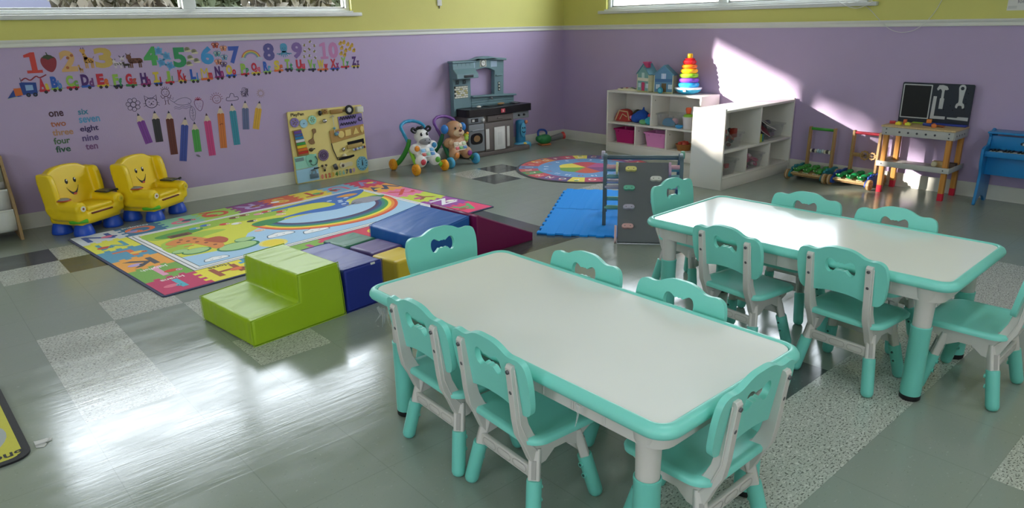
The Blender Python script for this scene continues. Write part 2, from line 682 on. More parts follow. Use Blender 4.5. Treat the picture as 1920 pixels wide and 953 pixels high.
# chair rail: a profile run along the wall
def rail_prof():
    return [(0, 0), (0.012, 0.0), (0.014, 0.006), (0.010, 0.012), (0.010, 0.024), (0.016, 0.030), (0.020, 0.040), (0.020, 0.046), (0, 0.046)]
def run(name, prof, z, wallside, a0, a1, m):
    b = MB()
    if wallside == 'left':
        b.prism([(-p[0], p[1]) for p in prof], a0, a1, m, Matrix(((0, 0, 1, 0), (1, 0, 0, 0), (0, 1, 0, z), (0, 0, 0, 1))))
    else:
        b.prism([(-p[0], p[1]) for p in prof], a0, a1, m, Matrix(((1, 0, 0, 0), (0, 0, 1, 0), (0, 1, 0, z), (0, 0, 0, 1))))
    return structure(b.build(name))
run('trim_1', rail_prof(), 1.167, 'left', X0, -0.020, TRIMW)
run('trim_2', rail_prof(), 1.167, 'right', Y0, 0.0, TRIMW)
bp_ = [(0, 0), (0.010, 0), (0.008, 0.008), (0.006, 0.016), (0.006, 0.098), (0.003, 0.103), (0, 0.103)]
run('baseboard_left', bp_, 0, 'left', X0, -0.010, BASEW)
run('baseboard_right', bp_, 0, 'right', Y0, 0.0, BASEW)

# windows --------------------------------------------------------------
def bar(b, u0, u1, z0, z1, d0, d1, m, side, bevel=0.003):
    if side == 'left':
        b.boxr(u0, u1, d0, d1, z0, z1, m, None, bevel)
    elif side == 'right':
        b.boxr(d0, d1, u0, u1, z0, z1, m, None, bevel)
    elif side == 'front':
        b.boxr(X0 - d1, X0 - d0, u0, u1, z0, z1, m, None, bevel)
    else:
        b.boxr(u0, u1, Y0 - d1, Y0 - d0, z0, z1, m, None, bevel)
def window(name, side, u0, u1, z0, z1, cuts, sill=True):
    cuts = sorted(cuts)
    root = bpy.data.objects.new(name, None)
    COL.objects.link(root)
    structure(root)
    b = MB()
    fw_ = 0.035
    bar(b, u0, u1, z0, z0 + fw_ * 0.6, 0.03, 0.11, FRAMEW, side)
    bar(b, u0, u1, z1 - fw_, z1, 0.03, 0.11, FRAMEW, side)
    bar(b, u0, u0 + fw_, z0 + fw_ * 0.6, z1 - fw_, 0.03, 0.11, FRAMEW, side)
    bar(b, u1 - fw_, u1, z0 + fw_ * 0.6, z1 - fw_, 0.03, 0.11, FRAMEW, side)
    for c in cuts:
        bar(b, c - 0.045, c + 0.045, z0 + fw_ * 0.6, z1 - fw_, 0.025, 0.11, FRAMEW, side, 0.006)
    b.build('window_frame', root)
    edges = [u0 + fw_] + [e for c in cuts for e in (c - 0.045, c + 0.045)] + [u1 - fw_]
    DARKSEAL = mat('dark_window_seal', '#4a4c4c', 0.5)
    for i in range(0, len(edges), 2):
        a, e = edges[i], edges[i + 1]
        s = MB()
        zb, zt = z0 + fw_ * 0.6, z1 - fw_
        for (p, q, za, zz) in ((a, e, zb, zb + 0.014), (a, e, zt - 0.014, zt), (a, a + 0.014, zb, zt), (e - 0.014, e, zb, zt)):
            bar(s, p, q, za, zz, 0.055, 0.085, FRAMEW, side, 0.002)
        bar(s, a, e, zb, zb + 0.004, 0.05, 0.056, DARKSEAL, side, 0.0)
        sash = s.build('sash', root)
        g = MB()
        bar(g, a + 0.010, e - 0.010, zb + 0.010, zt - 0.010, 0.068, 0.072, PANE, side, 0.0)
        g.build('pane', sash)
    if sill:
        s = MB()
        bar(s, u0 - 0.075, u1 + 0.075, z0 - 0.042, z0 - 0.012, -0.045, 0.0, FRAMEW, side, 0.005)
        bar(s, u0, u1, z0 - 0.012, z0 + 0.001, -0.03, 0.06, FRAMEW, side, 0.002)
        s.build('window_sill', root)
    return root
window('window_1', 'left', WL_X[0], WL_X[1], WL_Z[0], WL_Z[1], [-3.86])
window('window_2', 'right', WR_Y[0], WR_Y[1], WR_Z[0], WR_Z[1], [-1.92])
for i, (a, e) in enumerate(WB):
    window('window_%d' % (i + 3), 'back', a, e, WB_Z[0], WB_Z[1], [(a + e) / 2], False)
for i, (a, e) in enumerate(WF):
    window('window_%d' % (i + 3 + len(WB)), 'front', a, e, WB_Z[0], WB_Z[1], [(a + e) / 2], False)

# outside --------------------------------------------------------------
b = MB(); b.boxr(-40, 40, -40, 40, -0.5, -0.3, mat('yard_ground', '#5c5c50', 0.95, noise=0.2, nscale=2))
structure(b.build('ground'))
# neighbour's clapboard wall
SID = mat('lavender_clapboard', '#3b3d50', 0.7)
b = MB()
for i in range(17):
    z = -0.3 + i * 0.18
    b.prism([(3.98, z), (4.0, z + 0.18), (4.05, z + 0.18), (4.05, z)], -7.6, -3.85, SID, Matrix(((0, 0, 1, 0), (1, 0, 0, 0), (0, 1, 0, 0), (0, 0, 0, 1))))
b.boxr(-3.85, -3.72, 3.94, 4.06, -0.3, 2.78, C('#575b61', 0.6))
b.boxr(-7.7, -3.70, 3.9, 4.1, 2.76, 2.86, C('#575b61', 0.6))
tag(b.build('neighbouring_building_wall'), 'pale lavender clapboard wall seen through the left of the long window', 'building', kind='structure')
b = MB()
b.boxr(4.0, 4.2, -8.5, 2.5, -0.3, 2.05, mat('pale_stucco', '#e8dcd8', 0.8, noise=0.06))
b.boxr(3.96, 4.0, -1.35, -0.9, 1.3, 1.9, C('#b55a50', 0.6))
tag(b.build('neighbouring_stucco_wall'), 'pale stucco wall with a red shutter seen through the other window', 'building', kind='structure')

# unseen roof edge across the yard, added to cut off the high sun
b = MB(); b.boxr(-15, -7.55, 4.72, 4.80, 3.86, 4.75, C('#8f8f8c', .7))
for x in (-14.5, -7.75):
    b.boxr(x - .05, x + .05, 4.71, 4.81, -.3, 3.87, C('#8f8f8c', .7))
tag(b.build('sun_blocking_roof'), 'unseen roof edge added across the yard to block the high sun', 'roof', kind='structure')
# plants outside: leaves scattered through a crown, on a stem
def plant(name, label, cat, loc, blobs, nleaf, size, m, stem_h, stem_r, seed, group=None):
    t = thing(name, label, cat, loc, 0, group)
    q = random.Random(seed)
    vs, fs = [], []
    for k in range(nleaf):
        (cx, cy, cz), (rx, ry, rz) = blobs[k % len(blobs)]
        while True:
            a, e, c = q.uniform(-1, 1), q.uniform(-1, 1), q.uniform(-1, 1)
            if a * a + e * e + c * c < 1:
                break
        p = Vector((cx + a * rx, cy + e * ry, cz + c * rz))
        M_ = T(*p) @ Euler((q.uniform(0, 6), q.uniform(0, 6), q.uniform(0, 6))).to_matrix().to_4x4()
        sz = size * q.uniform(.7, 1.3)
        i = len(vs)
        vs += [M_ @ Vector(v) for v in ((-sz / 2, 0, 0), (0, -sz / 4, .01), (sz / 2, 0, 0), (0, sz / 4, .01))]
        fs.append((i, i + 1, i + 2, i + 3))
    b = MB(); b.add(vs, fs, m); b.build('crown', t, recalc=False)
    b = MB(); b.cyl((0, 0, -.3), (0, 0, stem_h), stem_r, mat('bark', '#4a4038', .9, noise=.2), r1=stem_r * .5, seg=10)
    for k in range(5):
        (cx, cy, cz), _ = blobs[k % len(blobs)]
        b.tube([(0, 0, stem_h * .7), (cx * .6, cy * .6, stem_h * .5 + cz * .5), (cx, cy, cz)], [stem_r * .5, stem_r * .3, stem_r * .1], mat('bark', '#4a4038', .9), 6)
    b.build('trunk', t)
    return t
LEAF = mat('garden_leaf', '#39422f', .7, noise=.3, nscale=3)
LEAF2 = mat('dry_leaf', '#48443c', .8, noise=.3, nscale=3)
plant('sun_filter_tree', 'unseen leafy tree added beyond the long window to dapple the sunlight', 'tree', (-11.2, 4.2, 0), [((0, 0, 3.4), (1.5, .5, .9)), ((-1.4, 0, 3.4), (1.3, .5, .9)), ((1.0, .1, 3.3), (.9, .4, .7))], 900, .13, LEAF, 3.0, .12, 3)  # out-of-view tree, added to thin the sun entering the long window
for k, (x, y, m, lab) in enumerate(((-3.75, 2.6, LEAF2, 'dry brownish shrub seen through the left pane of the long window'), (-2.75, 2.9, LEAF, 'grey-green shrub right of the window mullion, outside the long window'), (-1.95, 2.5, LEAF2, 'pale shrub in the middle of the right window pane'), (-1.15, 2.8, LEAF, 'green shrub at the right end of the long window, outside'))):
    plant('garden_shrub', lab, 'shrub', (x, y, -.3), [((0, 0, 1.6), (.55, .4, .75)), ((.2, 0, 1.0), (.5, .4, .7)), ((-.25, 0, 1.2), (.4, .4, .6))], 5200, .17, m, 1.2, .03, 20 + k, 'shrubs outside the long window')
# unseen ceiling fixtures, added as fill over the tables and behind the camera
for k, (x, y) in enumerate(((-4.3, -5.2), (-6.9, -5.2), (-4.3, -7.6), (-6.9, -7.6), (-2.2, -6.4))):
    t = thing('ceiling_fill_light', 'unseen long ceiling fixture added above the room for fill light', 'ceiling light', (x, y, RH), 0, 'added ceiling fill lights')
    b = MB(); b.boxr(-.62, .62, -.16, .16, -.06, 0, C('#e8e8e6', .5), None, .005); b.build('housing', t)
    b = MB(); b.boxr(-.60, .60, -.14, .14, -.066, -.058, mat('fill_diffuser', '#f4f8ff', .5, emit=2.0), None, .003); b.build('diffuser', t)
    lo = light('fill_lamp', 'AREA', FILL_LAMP, (0, 0, -.075), (.86, .96, 1.0), shape='RECTANGLE', size=1.2, size_y=.28)
    lo.parent = t
# ------------------------------------------------------------------ tables
MINT = mat('mint_plastic', '#80d8ca', 0.38, noise=0.02)
MINT_D = mat('mint_sleeve_plastic', '#73cdbf', 0.4, noise=0.02)
GREYP = mat('pale_grey_plastic', '#cfcbc6', 0.45, noise=0.03)
WHITE_LAM = mat('white_laminate', '#eef0ec', 0.13, noise=0.02, nscale=4)
RUBBER = mat('black_rubber', '#15151a', 0.6)
BOLT = mat('bolt_grey', '#6b6b70', 0.4, 0.6)

def make_table():
    t = thing('activity_table', 'mint-edged white table in front, with a soft green step block off its far corner', 'table')
    L, W, H = 1.20, 0.60, 0.45
    b = MB()
    b.prism(rrect(W - 0.053, L - 0.053, 0.04), 0, 0.012, WHITE_LAM)
    b.build('tabletop', t, (0, 0, H - 0.014), bevel=0.002)
    # rounded rim lofted around the top
    prof = [(-0.027, -0.003), (-0.025, 0.001), (-0.021, 0.002), (-0.014, 0.001), (-0.006, -0.004), (-0.001, -0.012), (0.0, -0.020), (-0.004, -0.028), (-0.012, -0.032), (-0.022, -0.032), (-0.027, -0.026)]
    vs, fs = [], []
    base = rrect(W, L, 0.06, 8)
    n = len(base)
    loops = []
    for d, z in prof:
        loops.append([(p[0], p[1], z) for p in rrect(W + 2 * d, L + 2 * d, max(0.06 + d, 0.012), 8)])
    for l in loops:
        vs += l
    k = len(prof)
    for a in range(k):
        c = (a + 1) % k
        for i in range(n):
            j = (i + 1) % n
            fs.append((a * n + i, a * n + j, c * n + j, c * n + i))
    b = MB(); b.add(vs, fs, MINT)
    b.build('table_rim', t, (0, 0, H), smooth=60)
    b = MB()
    b.prism(rrect(W - 0.085, L - 0.085, 0.05), -0.085, -0.030, GREYP, None, [rrect(W - 0.115, L - 0.115, 0.04)])
    for s in (-1, 1):
        for k_ in range(-4, 5):
            b.box((s * (W / 2 - 0.041), k_ * 0.1, -0.060), (0.003, 0.006, 0.04), GREYP)
    b.build('apron', t, (0, 0, H), bevel=0.003)
    for sx in (-1, 1):
        for sy in (-1, 1):
            b = MB()
            b.lathe([(0.0, 0.215), (0.0275, 0.215), (0.0285, 0.30), (0.030, 0.355), (0.037, 0.375), (0.042, 0.420), (0.0, 0.420)], GREYP, None, 28)
            leg = b.build('leg', t, (sx * (W / 2 - 0.075), sy * (L / 2 - 0.097), 0), smooth=50)
            b = MB()
            b.lathe([(0.0, 0.018), (0.0325, 0.018), (0.0330, 0.05), (0.0320, 0.09), (0.0315, 0.258), (0.0325, 0.261), (0.0325, 0.269), (0.0295, 0.271), (0.0280, 0.268)], MINT_D, None, 28)
            b.build('leg_sleeve', leg, smooth=50)
            b = MB()
            b.lathe([(0.0, 0.0), (0.029, 0.0), (0.0325, 0.004), (0.0332, 0.019), (0.0, 0.019)], RUBBER, None, 28)
            b.build('foot_cap', leg, smooth=50)
    return t
table_a = make_table()
table_a.location = (-4.388, -4.280, 0)
dup(table_a, (-3.085, -4.385, 0), 1.0, 'mint-edged white table nearer the workbench, between two rows of chairs')

# ------------------------------------------------------------------ chairs
def chair_back_outline():
    half = [(0.0, 0.178), (0.030, 0.177), (0.055, 0.170), (0.080, 0.158), (0.100, 0.155), (0.126, 0.157), (0.147, 0.147), (0.156, 0.122), (0.158, 0.09), (0.155, 0.05), (0.150, 0.022), (0.140, 0.004), (0.122, -0.004), (0.095, 0.000), (0.06, 0.008), (0.03, 0.012), (0.0, 0.013)]
    right = half
    left = [(-x, y) for x, y in half[-2:0:-1]]
    return spline(right + left, 3)
def bow_hole():
    half = [(0.0, 0.124), (0.007, 0.126), (0.014, 0.123), (0.024, 0.130), (0.037, 0.135), (0.049, 0.128), (0.054, 0.110), (0.050, 0.090), (0.038, 0.082), (0.027, 0.088), (0.018, 0.097), (0.009, 0.095), (0.0, 0.098)]
    left = [(-x, y) for x, y in half[-2:0:-1]]
    return spline(half + left, 2)
def make_chair(label):
    t = thing('toddler_chair', label, 'chair')
    # seat: dished panel with rolled edges
    b = MB()
    nx, ny = 14, 14
    out = []
    W2, D2 = 0.148, 0.132
    def seatz(x, y):
        return 0.262 - 0.010 * (1 - (x / D2) ** 2) * (1 - (y / W2) ** 2) - 0.010 * max(0, (x / D2)) ** 3
    rings = []
    outline = rrect(2 * D2, 2 * W2, 0.055, 7)
    for sc_ in (0.0, 0.35, 0.65, 0.85, 0.955):
        rings.append([(p[0] * sc_, p[1] * sc_, seatz(p[0] * sc_, p[1] * sc_)) for p in outline] if sc_ else [(0, 0, seatz(0, 0))])
    rings.append([(p[0], p[1], seatz(*p) - 0.007) for p in outline])
    rings.append([(p[0] * 0.99, p[1] * 0.99, seatz(*p) - 0.018) for p in outline])
    rings.append([(p[0] * 0.9, p[1] * 0.9, seatz(*p) - 0.019) for p in outline])
    vs, fs = [rings[0][0]], []
    n = len(outline)
    for rg in rings[1:]:
        vs += rg
    for i in range(n):
        fs.append((0, 1 + i, 1 + (i + 1) % n))
    for k in range(len(rings) - 2):
        for i in range(n):
            j = (i + 1) % n
            fs.append((1 + k * n + i, 1 + (k + 1) * n + i, 1 + (k + 1) * n + j, 1 + k * n + j))
    fs.append(tuple(1 + (len(rings) - 2) * n + i for i in range(n)))
    b.add(vs, fs, MINT, T(0.012, 0, 0))
    b.build('seat', t, smooth=60)
    # back panel tilted backwards
    tilt = R(-9, 'Y')
    Mb = T(-0.118, 0, 0.338) @ tilt @ Matrix(((0, 0, 1, 0), (1, 0, 0, 0), (0, 1, 0, 0), (0, 0, 0, 1)))
    b = MB()
    b.prism(chair_back_outline(), -0.008, 0.008, MINT, Mb, [bow_hole()])
    b.build('backrest', t, bevel=0.006, bseg=3, smooth=60)
    # side frames: upright + bracket in the XZ plane
    for s in (-1, 1):
        b = MB()
        up_ = [(-0.161, 0.468), (-0.156, 0.476), (-0.145, 0.476), (-0.138, 0.468), (-0.128, 0.42), (-0.117, 0.345), (-0.106, 0.30), (-0.088, 0.262), (-0.05, 0.243), (0.04, 0.240), (0.105, 0.238), (0.112, 0.215), (0.085, 0.200), (0.055, 0.175), (0.02, 0.195), (-0.02, 0.195), (-0.05, 0.17), (-0.085, 0.165), (-0.100, 0.19), (-0.118, 0.235), (-0.138, 0.275), (-0.146, 0.32), (-0.154, 0.40)]
        Mp = T(0, s * 0.104, 0) @ Matrix(((1, 0, 0, 0), (0, 0, -1, 0), (0, 1, 0, 0), (0, 0, 0, 1)))
        b.prism(up_, -0.011, 0.011, GREYP, Mp)
        # raised ribs along the edges
        b.tube([(-0.149, s * 0.116, 0.465), (-0.142, s * 0.116, 0.40), (-0.133, s * 0.116, 0.31), (-0.110, s * 0.116, 0.25), (-0.07, s * 0.116, 0.20)], 0.0025, GREYP, 5)
        for px, pz in ((-0.149, 0.458), (-0.139, 0.400)):
            b.cyl((px - 0.016, s * 0.104, pz), (px - 0.006, s * 0.104, pz + 0.001), 0.0055, BOLT, seg=10)
        b.build('side_frame', t, bevel=0.003)
    # legs: grey upper + mint peg sleeve
    for sx, xt, xb in ((-1, -0.078, -0.118), (1, 0.070, 0.116)):
        for s in (-1, 1):
            top = Vector((xt, s * 0.104, 0.205)); bot = Vector((xb, s * 0.138, 0.0))
            d = (top - bot).normalized()
            b = MB()
            q = d.to_track_quat('Z', 'Y').to_matrix().to_4x4()
            mid = bot + d * 0.135
            lp = []
            for k, (w_, dd) in enumerate(((0.013, 0.015), (0.015, 0.017), (0.019, 0.013))):
                pass
            Lh = (top - bot).length
            b.prism(rrect(0.032, 0.026, 0.006, 3), 0.10, Lh + 0.01, GREYP, T(*bot) @ q)
            b.box((0.016 if False else 0.0, 0.013, 0.165), (0.012, 0.004, 0.05), mat('leg_slot_grey', '#a9a6a2', 0.5), T(*bot) @ q)  # narrow strip in a darker grey plastic
            leg = b.build('leg', t, bevel=0.003)
            b = MB()
            r = 0.0205
            prof = [(0.0, 0.0), (r * 0.5, 0.001), (r * 0.8, 0.005), (r * 0.97, 0.013), (r, 0.020), (r * 1.0, 0.13), (r * 0.98, 0.136), (r * 0.8, 0.137), (0.0, 0.137)]
            b.lathe(prof, MINT_D, T(*bot) @ q, 18)
            inward = Vector((-sx, 0, 0))
            for h in (0.075, 0.110):
                c = bot + d * h
                b.cyl(c + inward * (r * 0.8), c + inward * (r * 1.22), 0.0075, MINT_D, seg=12)
                b.cyl(c + inward * (r * 1.2), c + inward * (r * 1.26), 0.0042, mat('peg_hole', '#2d5b52', 0.6), seg=10)
            b.build('leg_sleeve', leg, smooth=50)
    # cross bars between the legs, front and rear
    for sx, x in ((-1, -0.093), (1, 0.088)):
        b = MB()
        b.box((x, 0, 0.152), (0.013, 0.215, 0.034), GREYP, None, 0.003)
        for y0 in (-0.065, 0.0, 0.065):
            b.stroke([(p[0] + y0, p[1]) for p in rrect(0.055, 0.020, 0.0098, 5)], 0.0025, 0.0075, mat('relief_line_grey', '#b5b1ac', 0.5), T(x, 0, 0.152) @ Matrix(((0, 0, sx, 0), (1, 0, 0, 0), (0, 1, 0, 0), (0, 0, 0, 1))), True)
        b.build('crossbar', t)
    # rails under the seat
    b = MB()
    for s in (-1, 1):
        b.box((0.02, s * 0.104, 0.236), (0.19, 0.014, 0.012), GREYP, None, 0.003)
    b.box((0.105, 0, 0.236), (0.012, 0.215, 0.012), GREYP, None, 0.003)
    b.build('seat_support', t)
    return t
CG = 'chairs around the two mint tables'
chair_spots = [
    (-4.580, -4.045, -2, 'mint chair on the near side of the front table, touching the chair nearer the middle'),
    (-4.580, -4.365, -3, 'mint chair on the near side of the front table, nearer the viewer'),
    (-4.396, -4.772, 90, 'mint chair at the near end of the front table, back toward the viewer, frontmost'),
    (-4.222, -3.605, -93, 'mint chair at the far end of the front table, before the blue soft block'),
    (-4.198, -4.080, 180, 'mint chair on the far side of the front table, bare floor showing through its hole'),
    (-4.200, -4.465, 180, 'mint chair on the far side of the front table, table leg showing through its hole'),
    (-3.315, -4.250, -6, 'mint chair on the near side of the rear table, next to the climbing board end'),
    (-3.275, -4.662, -4, 'mint chair on the near side of the rear table, right beside its front leg'),
    (-2.900, -3.720, -91, 'mint chair at the far end of the rear table, in front of the climbing board'),
    (-2.877, -4.190, 181, 'mint chair on the far side of the rear table, before the wooden push carts'),
    (-2.890, -4.572, 181, 'mint chair on the far side of the rear table, before the workbench legs'),
    (-3.060, -4.993, 90, 'mint chair cut off by the right edge, at the end of the rear table'),
]
proto = make_chair(chair_spots[0][3])
proto['group'] = CG
proto.location = (chair_spots[0][0], chair_spots[0][1], 0)
proto.rotation_euler = (0, 0, radians(chair_spots[0][2]))
for x, y, a, lab in chair_spots[1:]:
    dup(proto, (x, y, 0), a, lab, CG)
# ------------------------------------------------------------------ soft play blocks
def vinyl(name, hexc, rough=0.42):
    """padded vinyl: soft folds in the cover"""
    if name in _M:
        return _M[name]
    m = mat(name, hexc, rough, noise=0.03, nscale=5)
    t = m.node_tree
    tc = next(n for n in t.nodes if n.bl_idname == 'ShaderNodeTexCoord')
    mp = t.nodes.new('ShaderNodeMapping')
    mp.inputs['Rotation'].default_value = (0, 0, 0.9)
    mp.inputs['Scale'].default_value = (1.6, 5.5, 1.6)
    n = t.nodes.new('ShaderNodeTexNoise')
    n.inputs['Scale'].default_value = 1.3
    n.inputs['Detail'].default_value = 2
    n.inputs['Distortion'].default_value = 0.6
    bp = t.nodes.new('ShaderNodeBump')
    bp.inputs['Strength'].default_value = 0.6
    bp.inputs['Distance'].default_value = 0.03
    t.links.new(tc.outputs['Object'], mp.inputs[0])
    t.links.new(mp.outputs[0], n.inputs['Vector'])
    t.links.new(n.outputs['Fac'], bp.inputs['Height'])
    t.links.new(bp.outputs[0], t.nodes['Principled BSDF'].inputs['Normal'])
    return m
XZ = Matrix(((1, 0, 0, 0), (0, 0, -1, 0), (0, 1, 0, 0), (0, 0, 0, 1)))   # local (x, y) profile -> (x, -z, y)
def soft_block(name, label, prof, width, m, loc, rz, tagspot=None, seams=True):
    """prof: outline in x/z; runs 0..width along y; origin at the front-left bottom corner"""
    b = MB()
    b.prism(spline(prof, 1), -width, 0.0, m, XZ)
    o = b.build(name, None, (loc[0], loc[1], 0.001), (0, 0, radians(rz)), bevel=0.013, bseg=4, smooth=60)
    tag(o, label, 'play block', 'soft play blocks')
    if seams:
        for y in (0.004, width - 0.004):
            s = MB()
            s.tube([(p[0], y, p[1]) for p in prof], 0.0022, m, 5, True)
            s.build('seam', o)
    if tagspot:
        s = MB()
        s.box(tagspot[0], tagspot[1], C('#d9dad6', 0.7), None, 0.001)
        s.build('care_label', o)
    return o
V_GREEN = vinyl('lime_vinyl', '#9dbd1a')
V_NAVY = vinyl('navy_vinyl', '#1f2f8c')
V_BLUE = vinyl('blue_vinyl', '#2463b4')
V_MAROON = vinyl('maroon_vinyl', '#7d1450')
V_DG = vinyl('pine_green_vinyl', '#3d7c63')
V_PURPLE = vinyl('purple_vinyl', '#63508c')
V_YEL = vinyl('yellow_vinyl', '#e8c93a')
soft_block('soft_step', 'lime green padded two-step block lying nearest the viewer', [(0, 0), (0.456, 0), (0.450, 0.128), (0.440, 0.256), (0.232, 0.252), (0.226, 0.128), (0.0, 0.116)], 0.455, V_GREEN, (-4.786, -2.910), 6.3, ((0.004, 0.012, 0.055), (0.004, 0.010, 0.020)))
soft_block('soft_cube', 'navy blue padded block right behind the lime green steps', [(0, 0), (0.215, 0), (0.215, 0.207), (0, 0.207)], 0.43, V_NAVY, (-4.322, -2.855), 6.3, ((0.16, 0.002, 0.200), (0.024, 0.006, 0.010)))
for nm, lab, m, c, d in (
        ('soft_cube', 'dark green padded block in the row of three low blocks, next to the rug', V_DG, (-3.945, -2.222), (0.215, 0.20)),
        ('soft_cube', 'purple padded block between the dark green and the yellow block', V_PURPLE, (-3.905, -2.432), (0.20, 0.205)),
        ('soft_cube', 'yellow padded block peeking out behind the corner of the front table', V_YEL, (-3.902, -2.645), (0.19, 0.20))):
    a = radians(9)
    ox = c[0] - d[0] / 2 * cos(a) + d[1] / 2 * sin(a)
    oy = c[1] - d[0] / 2 * sin(a) - d[1] / 2 * cos(a)
    soft_block(nm, lab, [(0, 0), (d[0], 0), (d[0], 0.14), (0, 0.14)], d[1], m, (ox, oy), 9, None, False)
soft_block('soft_ramp', 'wide blue padded block with a creased sloping top at the rug edge', [(0, 0), (0.375, 0), (0.375, 0.238), (0.0, 0.192)], 0.43, V_BLUE, (-3.770, -2.642), 6.0)
soft_block('soft_wedge', 'maroon padded wedge sloping down away from the blue block', [(0, 0), (0.44, 0), (0.44, 0.045), (0.06, 0.215), (0.012, 0.240), (0, 0.236)], 0.42, V_MAROON, (-3.378, -2.640), 2.5)

# ------------------------------------------------------------------ alphabet rug
def fabric(hexc):
    return mat('pile_' + hexc.strip('#'), hexc, 0.92, noise=0.06, nscale=90, bump=0.25, bscale=450, sheen=0.15)
RUGL, RUGW = 2.285, 1.50
root_rug = MB()
RT = 0.006
rp = root_rug
rp.prism(rrect(RUGL + 0.03, RUGW + 0.03, 0.02), 0, RT - 0.0012, fabric('#232a55'), T(RUGL / 2, RUGW / 2, 0))
tiles = []   # (col,row) around the border in order A..Z from the right-hand corner
for c in range(8, -1, -1):
    tiles.append((c, 0))
for r in range(1, 6):
    tiles.append((0, r))
for c in range(1, 9):
    tiles.append((c, 5))
for r in range(4, 0, -1):
    tiles.append((8, r))
tcol = dict(zip('ABCDEFGHIJKLMNOPQRSTUVWXYZ', ['e8356f', '8fc25a', 'e0823c', 'd93f57', 'd8345c', '8dbb4e', '4aa0c8', 'f2e23a', 'c92a63', '77ad45', 'f0a63c', '4d97b8', 'e4e23c', 'd5dbe4', '1f6f9e', '86c9a8', 'a5cf4f', '8c2f83', 'e2602f', 'f2dc3a', '7db8dc', 'd62a5e', 'f0a545', 'ee7ba8', 'c9da3f', '9a3fa0']))
lcol = dict(zip('ABCDEFGHIJKLMNOPQRSTUVWXYZ', ['58b26a', '8a4a2a', 'f2e25a', 'f2d23a', 'f08bb0', 'c9548c', 'f4f0e0', 'a5502e', '4fb3c9', 'eaa0c0', '4a4a52', 'e0703a', '4f9fb5', '2048a0', 'ef7540', 'e8718c', 'd9502a', 'b9a3d8', 'f0c24a', 'c94a2a', 'e0688c', '9d8cc9', '22406e', 'd9452f', '9a5a2e', 'f4f2f6']))
tw, th_ = RUGL / 9, RUGW / 6
UPSIDE = R(180)
for ch, (c, r) in zip('ABCDEFGHIJKLMNOPQRSTUVWXYZ', tiles):
    x0, y0 = c * tw, r * th_
    # jigsaw tabs on the seams between neighbours
    p = [(x0, y0), (x0 + tw, y0), (x0 + tw, y0 + th_), (x0, y0 + th_)]
    rp.flat(p, RT, fabric('#' + tcol[ch]))
for k, (ch, (c, r)) in enumerate(zip('ABCDEFGHIJKLMNOPQRSTUVWXYZ', tiles)):
    x0, y0 = c * tw, r * th_
    nc, nr = tiles[(k + 1) % 26]
    dx, dy = nc - c, nr - r
    cx, cy = x0 + tw / 2 + dx * tw / 2, y0 + th_ / 2 + dy * th_ / 2
    for s, o in ((1, -0.065), (-1, 0.0), (1, 0.065)):
        if dx:
            q = [(cx, cy + o - 0.016), (cx + dx * 0.028, cy + o - 0.016), (cx + dx * 0.028, cy + o + 0.016), (cx, cy + o + 0.016)]
        else:
            q = [(cx + o - 0.016, cy), (cx + o - 0.016, cy + dy * 0.028), (cx + o + 0.016, cy + dy * 0.028), (cx + o + 0.016, cy)]
        rp.flat(q, RT + 0.0003, fabric('#' + tcol[ch]))
    lx, ly = x0 + tw / 2, y0 + th_ / 2
    lm = fabric('#' + lcol[ch])
    rp.text(ch, 0.21, lm, T(lx, ly + 0.075, RT + 0.0006) @ UPSIDE, 0, sx=1.15)
    # little animal hugging each letter: body and head
    hx = lx + (0.05 if k % 2 else -0.05)
    rp.flat(circ(0.040, 14, hx, ly - 0.015, 0.026), RT + 0.0009, fabric('#' + lcol['ABCDEFGHIJKLMNOPQRSTUVWXYZ'[(k + 7) % 26]]))
    rp.flat(circ(0.018, 12, hx + 0.035, ly - 0.03), RT + 0.0011, lm)
    for e in (-1, 1):
        rp.flat(circ(0.004, 8, hx + 0.035 + e * 0.007, ly - 0.03), RT + 0.0013, fabric('#1a1a1a'))
for word, ch in (('Horse', 'H'), ('Iguana', 'I'), ('Jellyfish', 'J'), ('Octopus', 'O')):
    c, r = tiles['ABCDEFGHIJKLMNOPQRSTUVWXYZ'.index(ch)]
    rp.text(word, 0.048, fabric('#f4f2ea' if ch != 'H' else '#3a3a30'), T((c + .5) * tw, (r + .5) * th_ + 0.112, RT + 0.0010) @ UPSIDE, 0)
# inner picture
u0, u1, v0, v1 = tw + 0.004, RUGL - tw - 0.004, th_ + 0.004, RUGW - th_ - 0.004
def rect(a, b_, c, d):
    return [(a, c), (b_, c), (b_, d), (a, d)]
z = RT + 0.0012
rp.flat(rect(u0, u1, v0, v1), z, fabric('#e9e9ea'))
rp.flat(rect(u0 + .018, u1 - .018, v0 + .018, v1 - .018), z + .0003, fabric('#3c3f4a'))
rp.flat(rect(u0 + .023, u1 - .023, v0 + .023, v1 - .023), z + .0005, fabric('#ececec'))
rp.flat(rect(u0 + .046, u1 - .046, v0 + .046, v1 - .046), z + .0007, fabric('#3c3f4a'))
iu0, iu1, iv0, iv1 = u0 + .05, u1 - .05, v0 + .05, v1 - .05
rp.flat(rect(iu0, iu1, iv0, iv1), z + .0009, fabric('#d9da3c'))
def blob(pts, hexc, dz, n=5):
    rp.flat(spline(pts, n), z + dz, fabric(hexc))
blob([(.32, 1.18), (.55, 1.2), (1.2, 1.2), (1.3, 1.1), (1.15, 1.0), (.8, 1.05), (.5, 1.0), (.33, 1.02)], '#9dc43c', .0011)
blob([(.32, .62), (.55, .85), (.75, .92), (.6, 1.0), (.33, .9)], '#a8c83e', .0011)
# sky
sky = [(iu0, iv0), (iu1, iv0), (iu1, .66), (1.86, .86), (1.2, .84), (.98, .82), (.80, .72), (.70, .58), (.52, .50), (iu0, .54)]
rp.flat(sky, z + .0013, fabric('#a9cfec'))
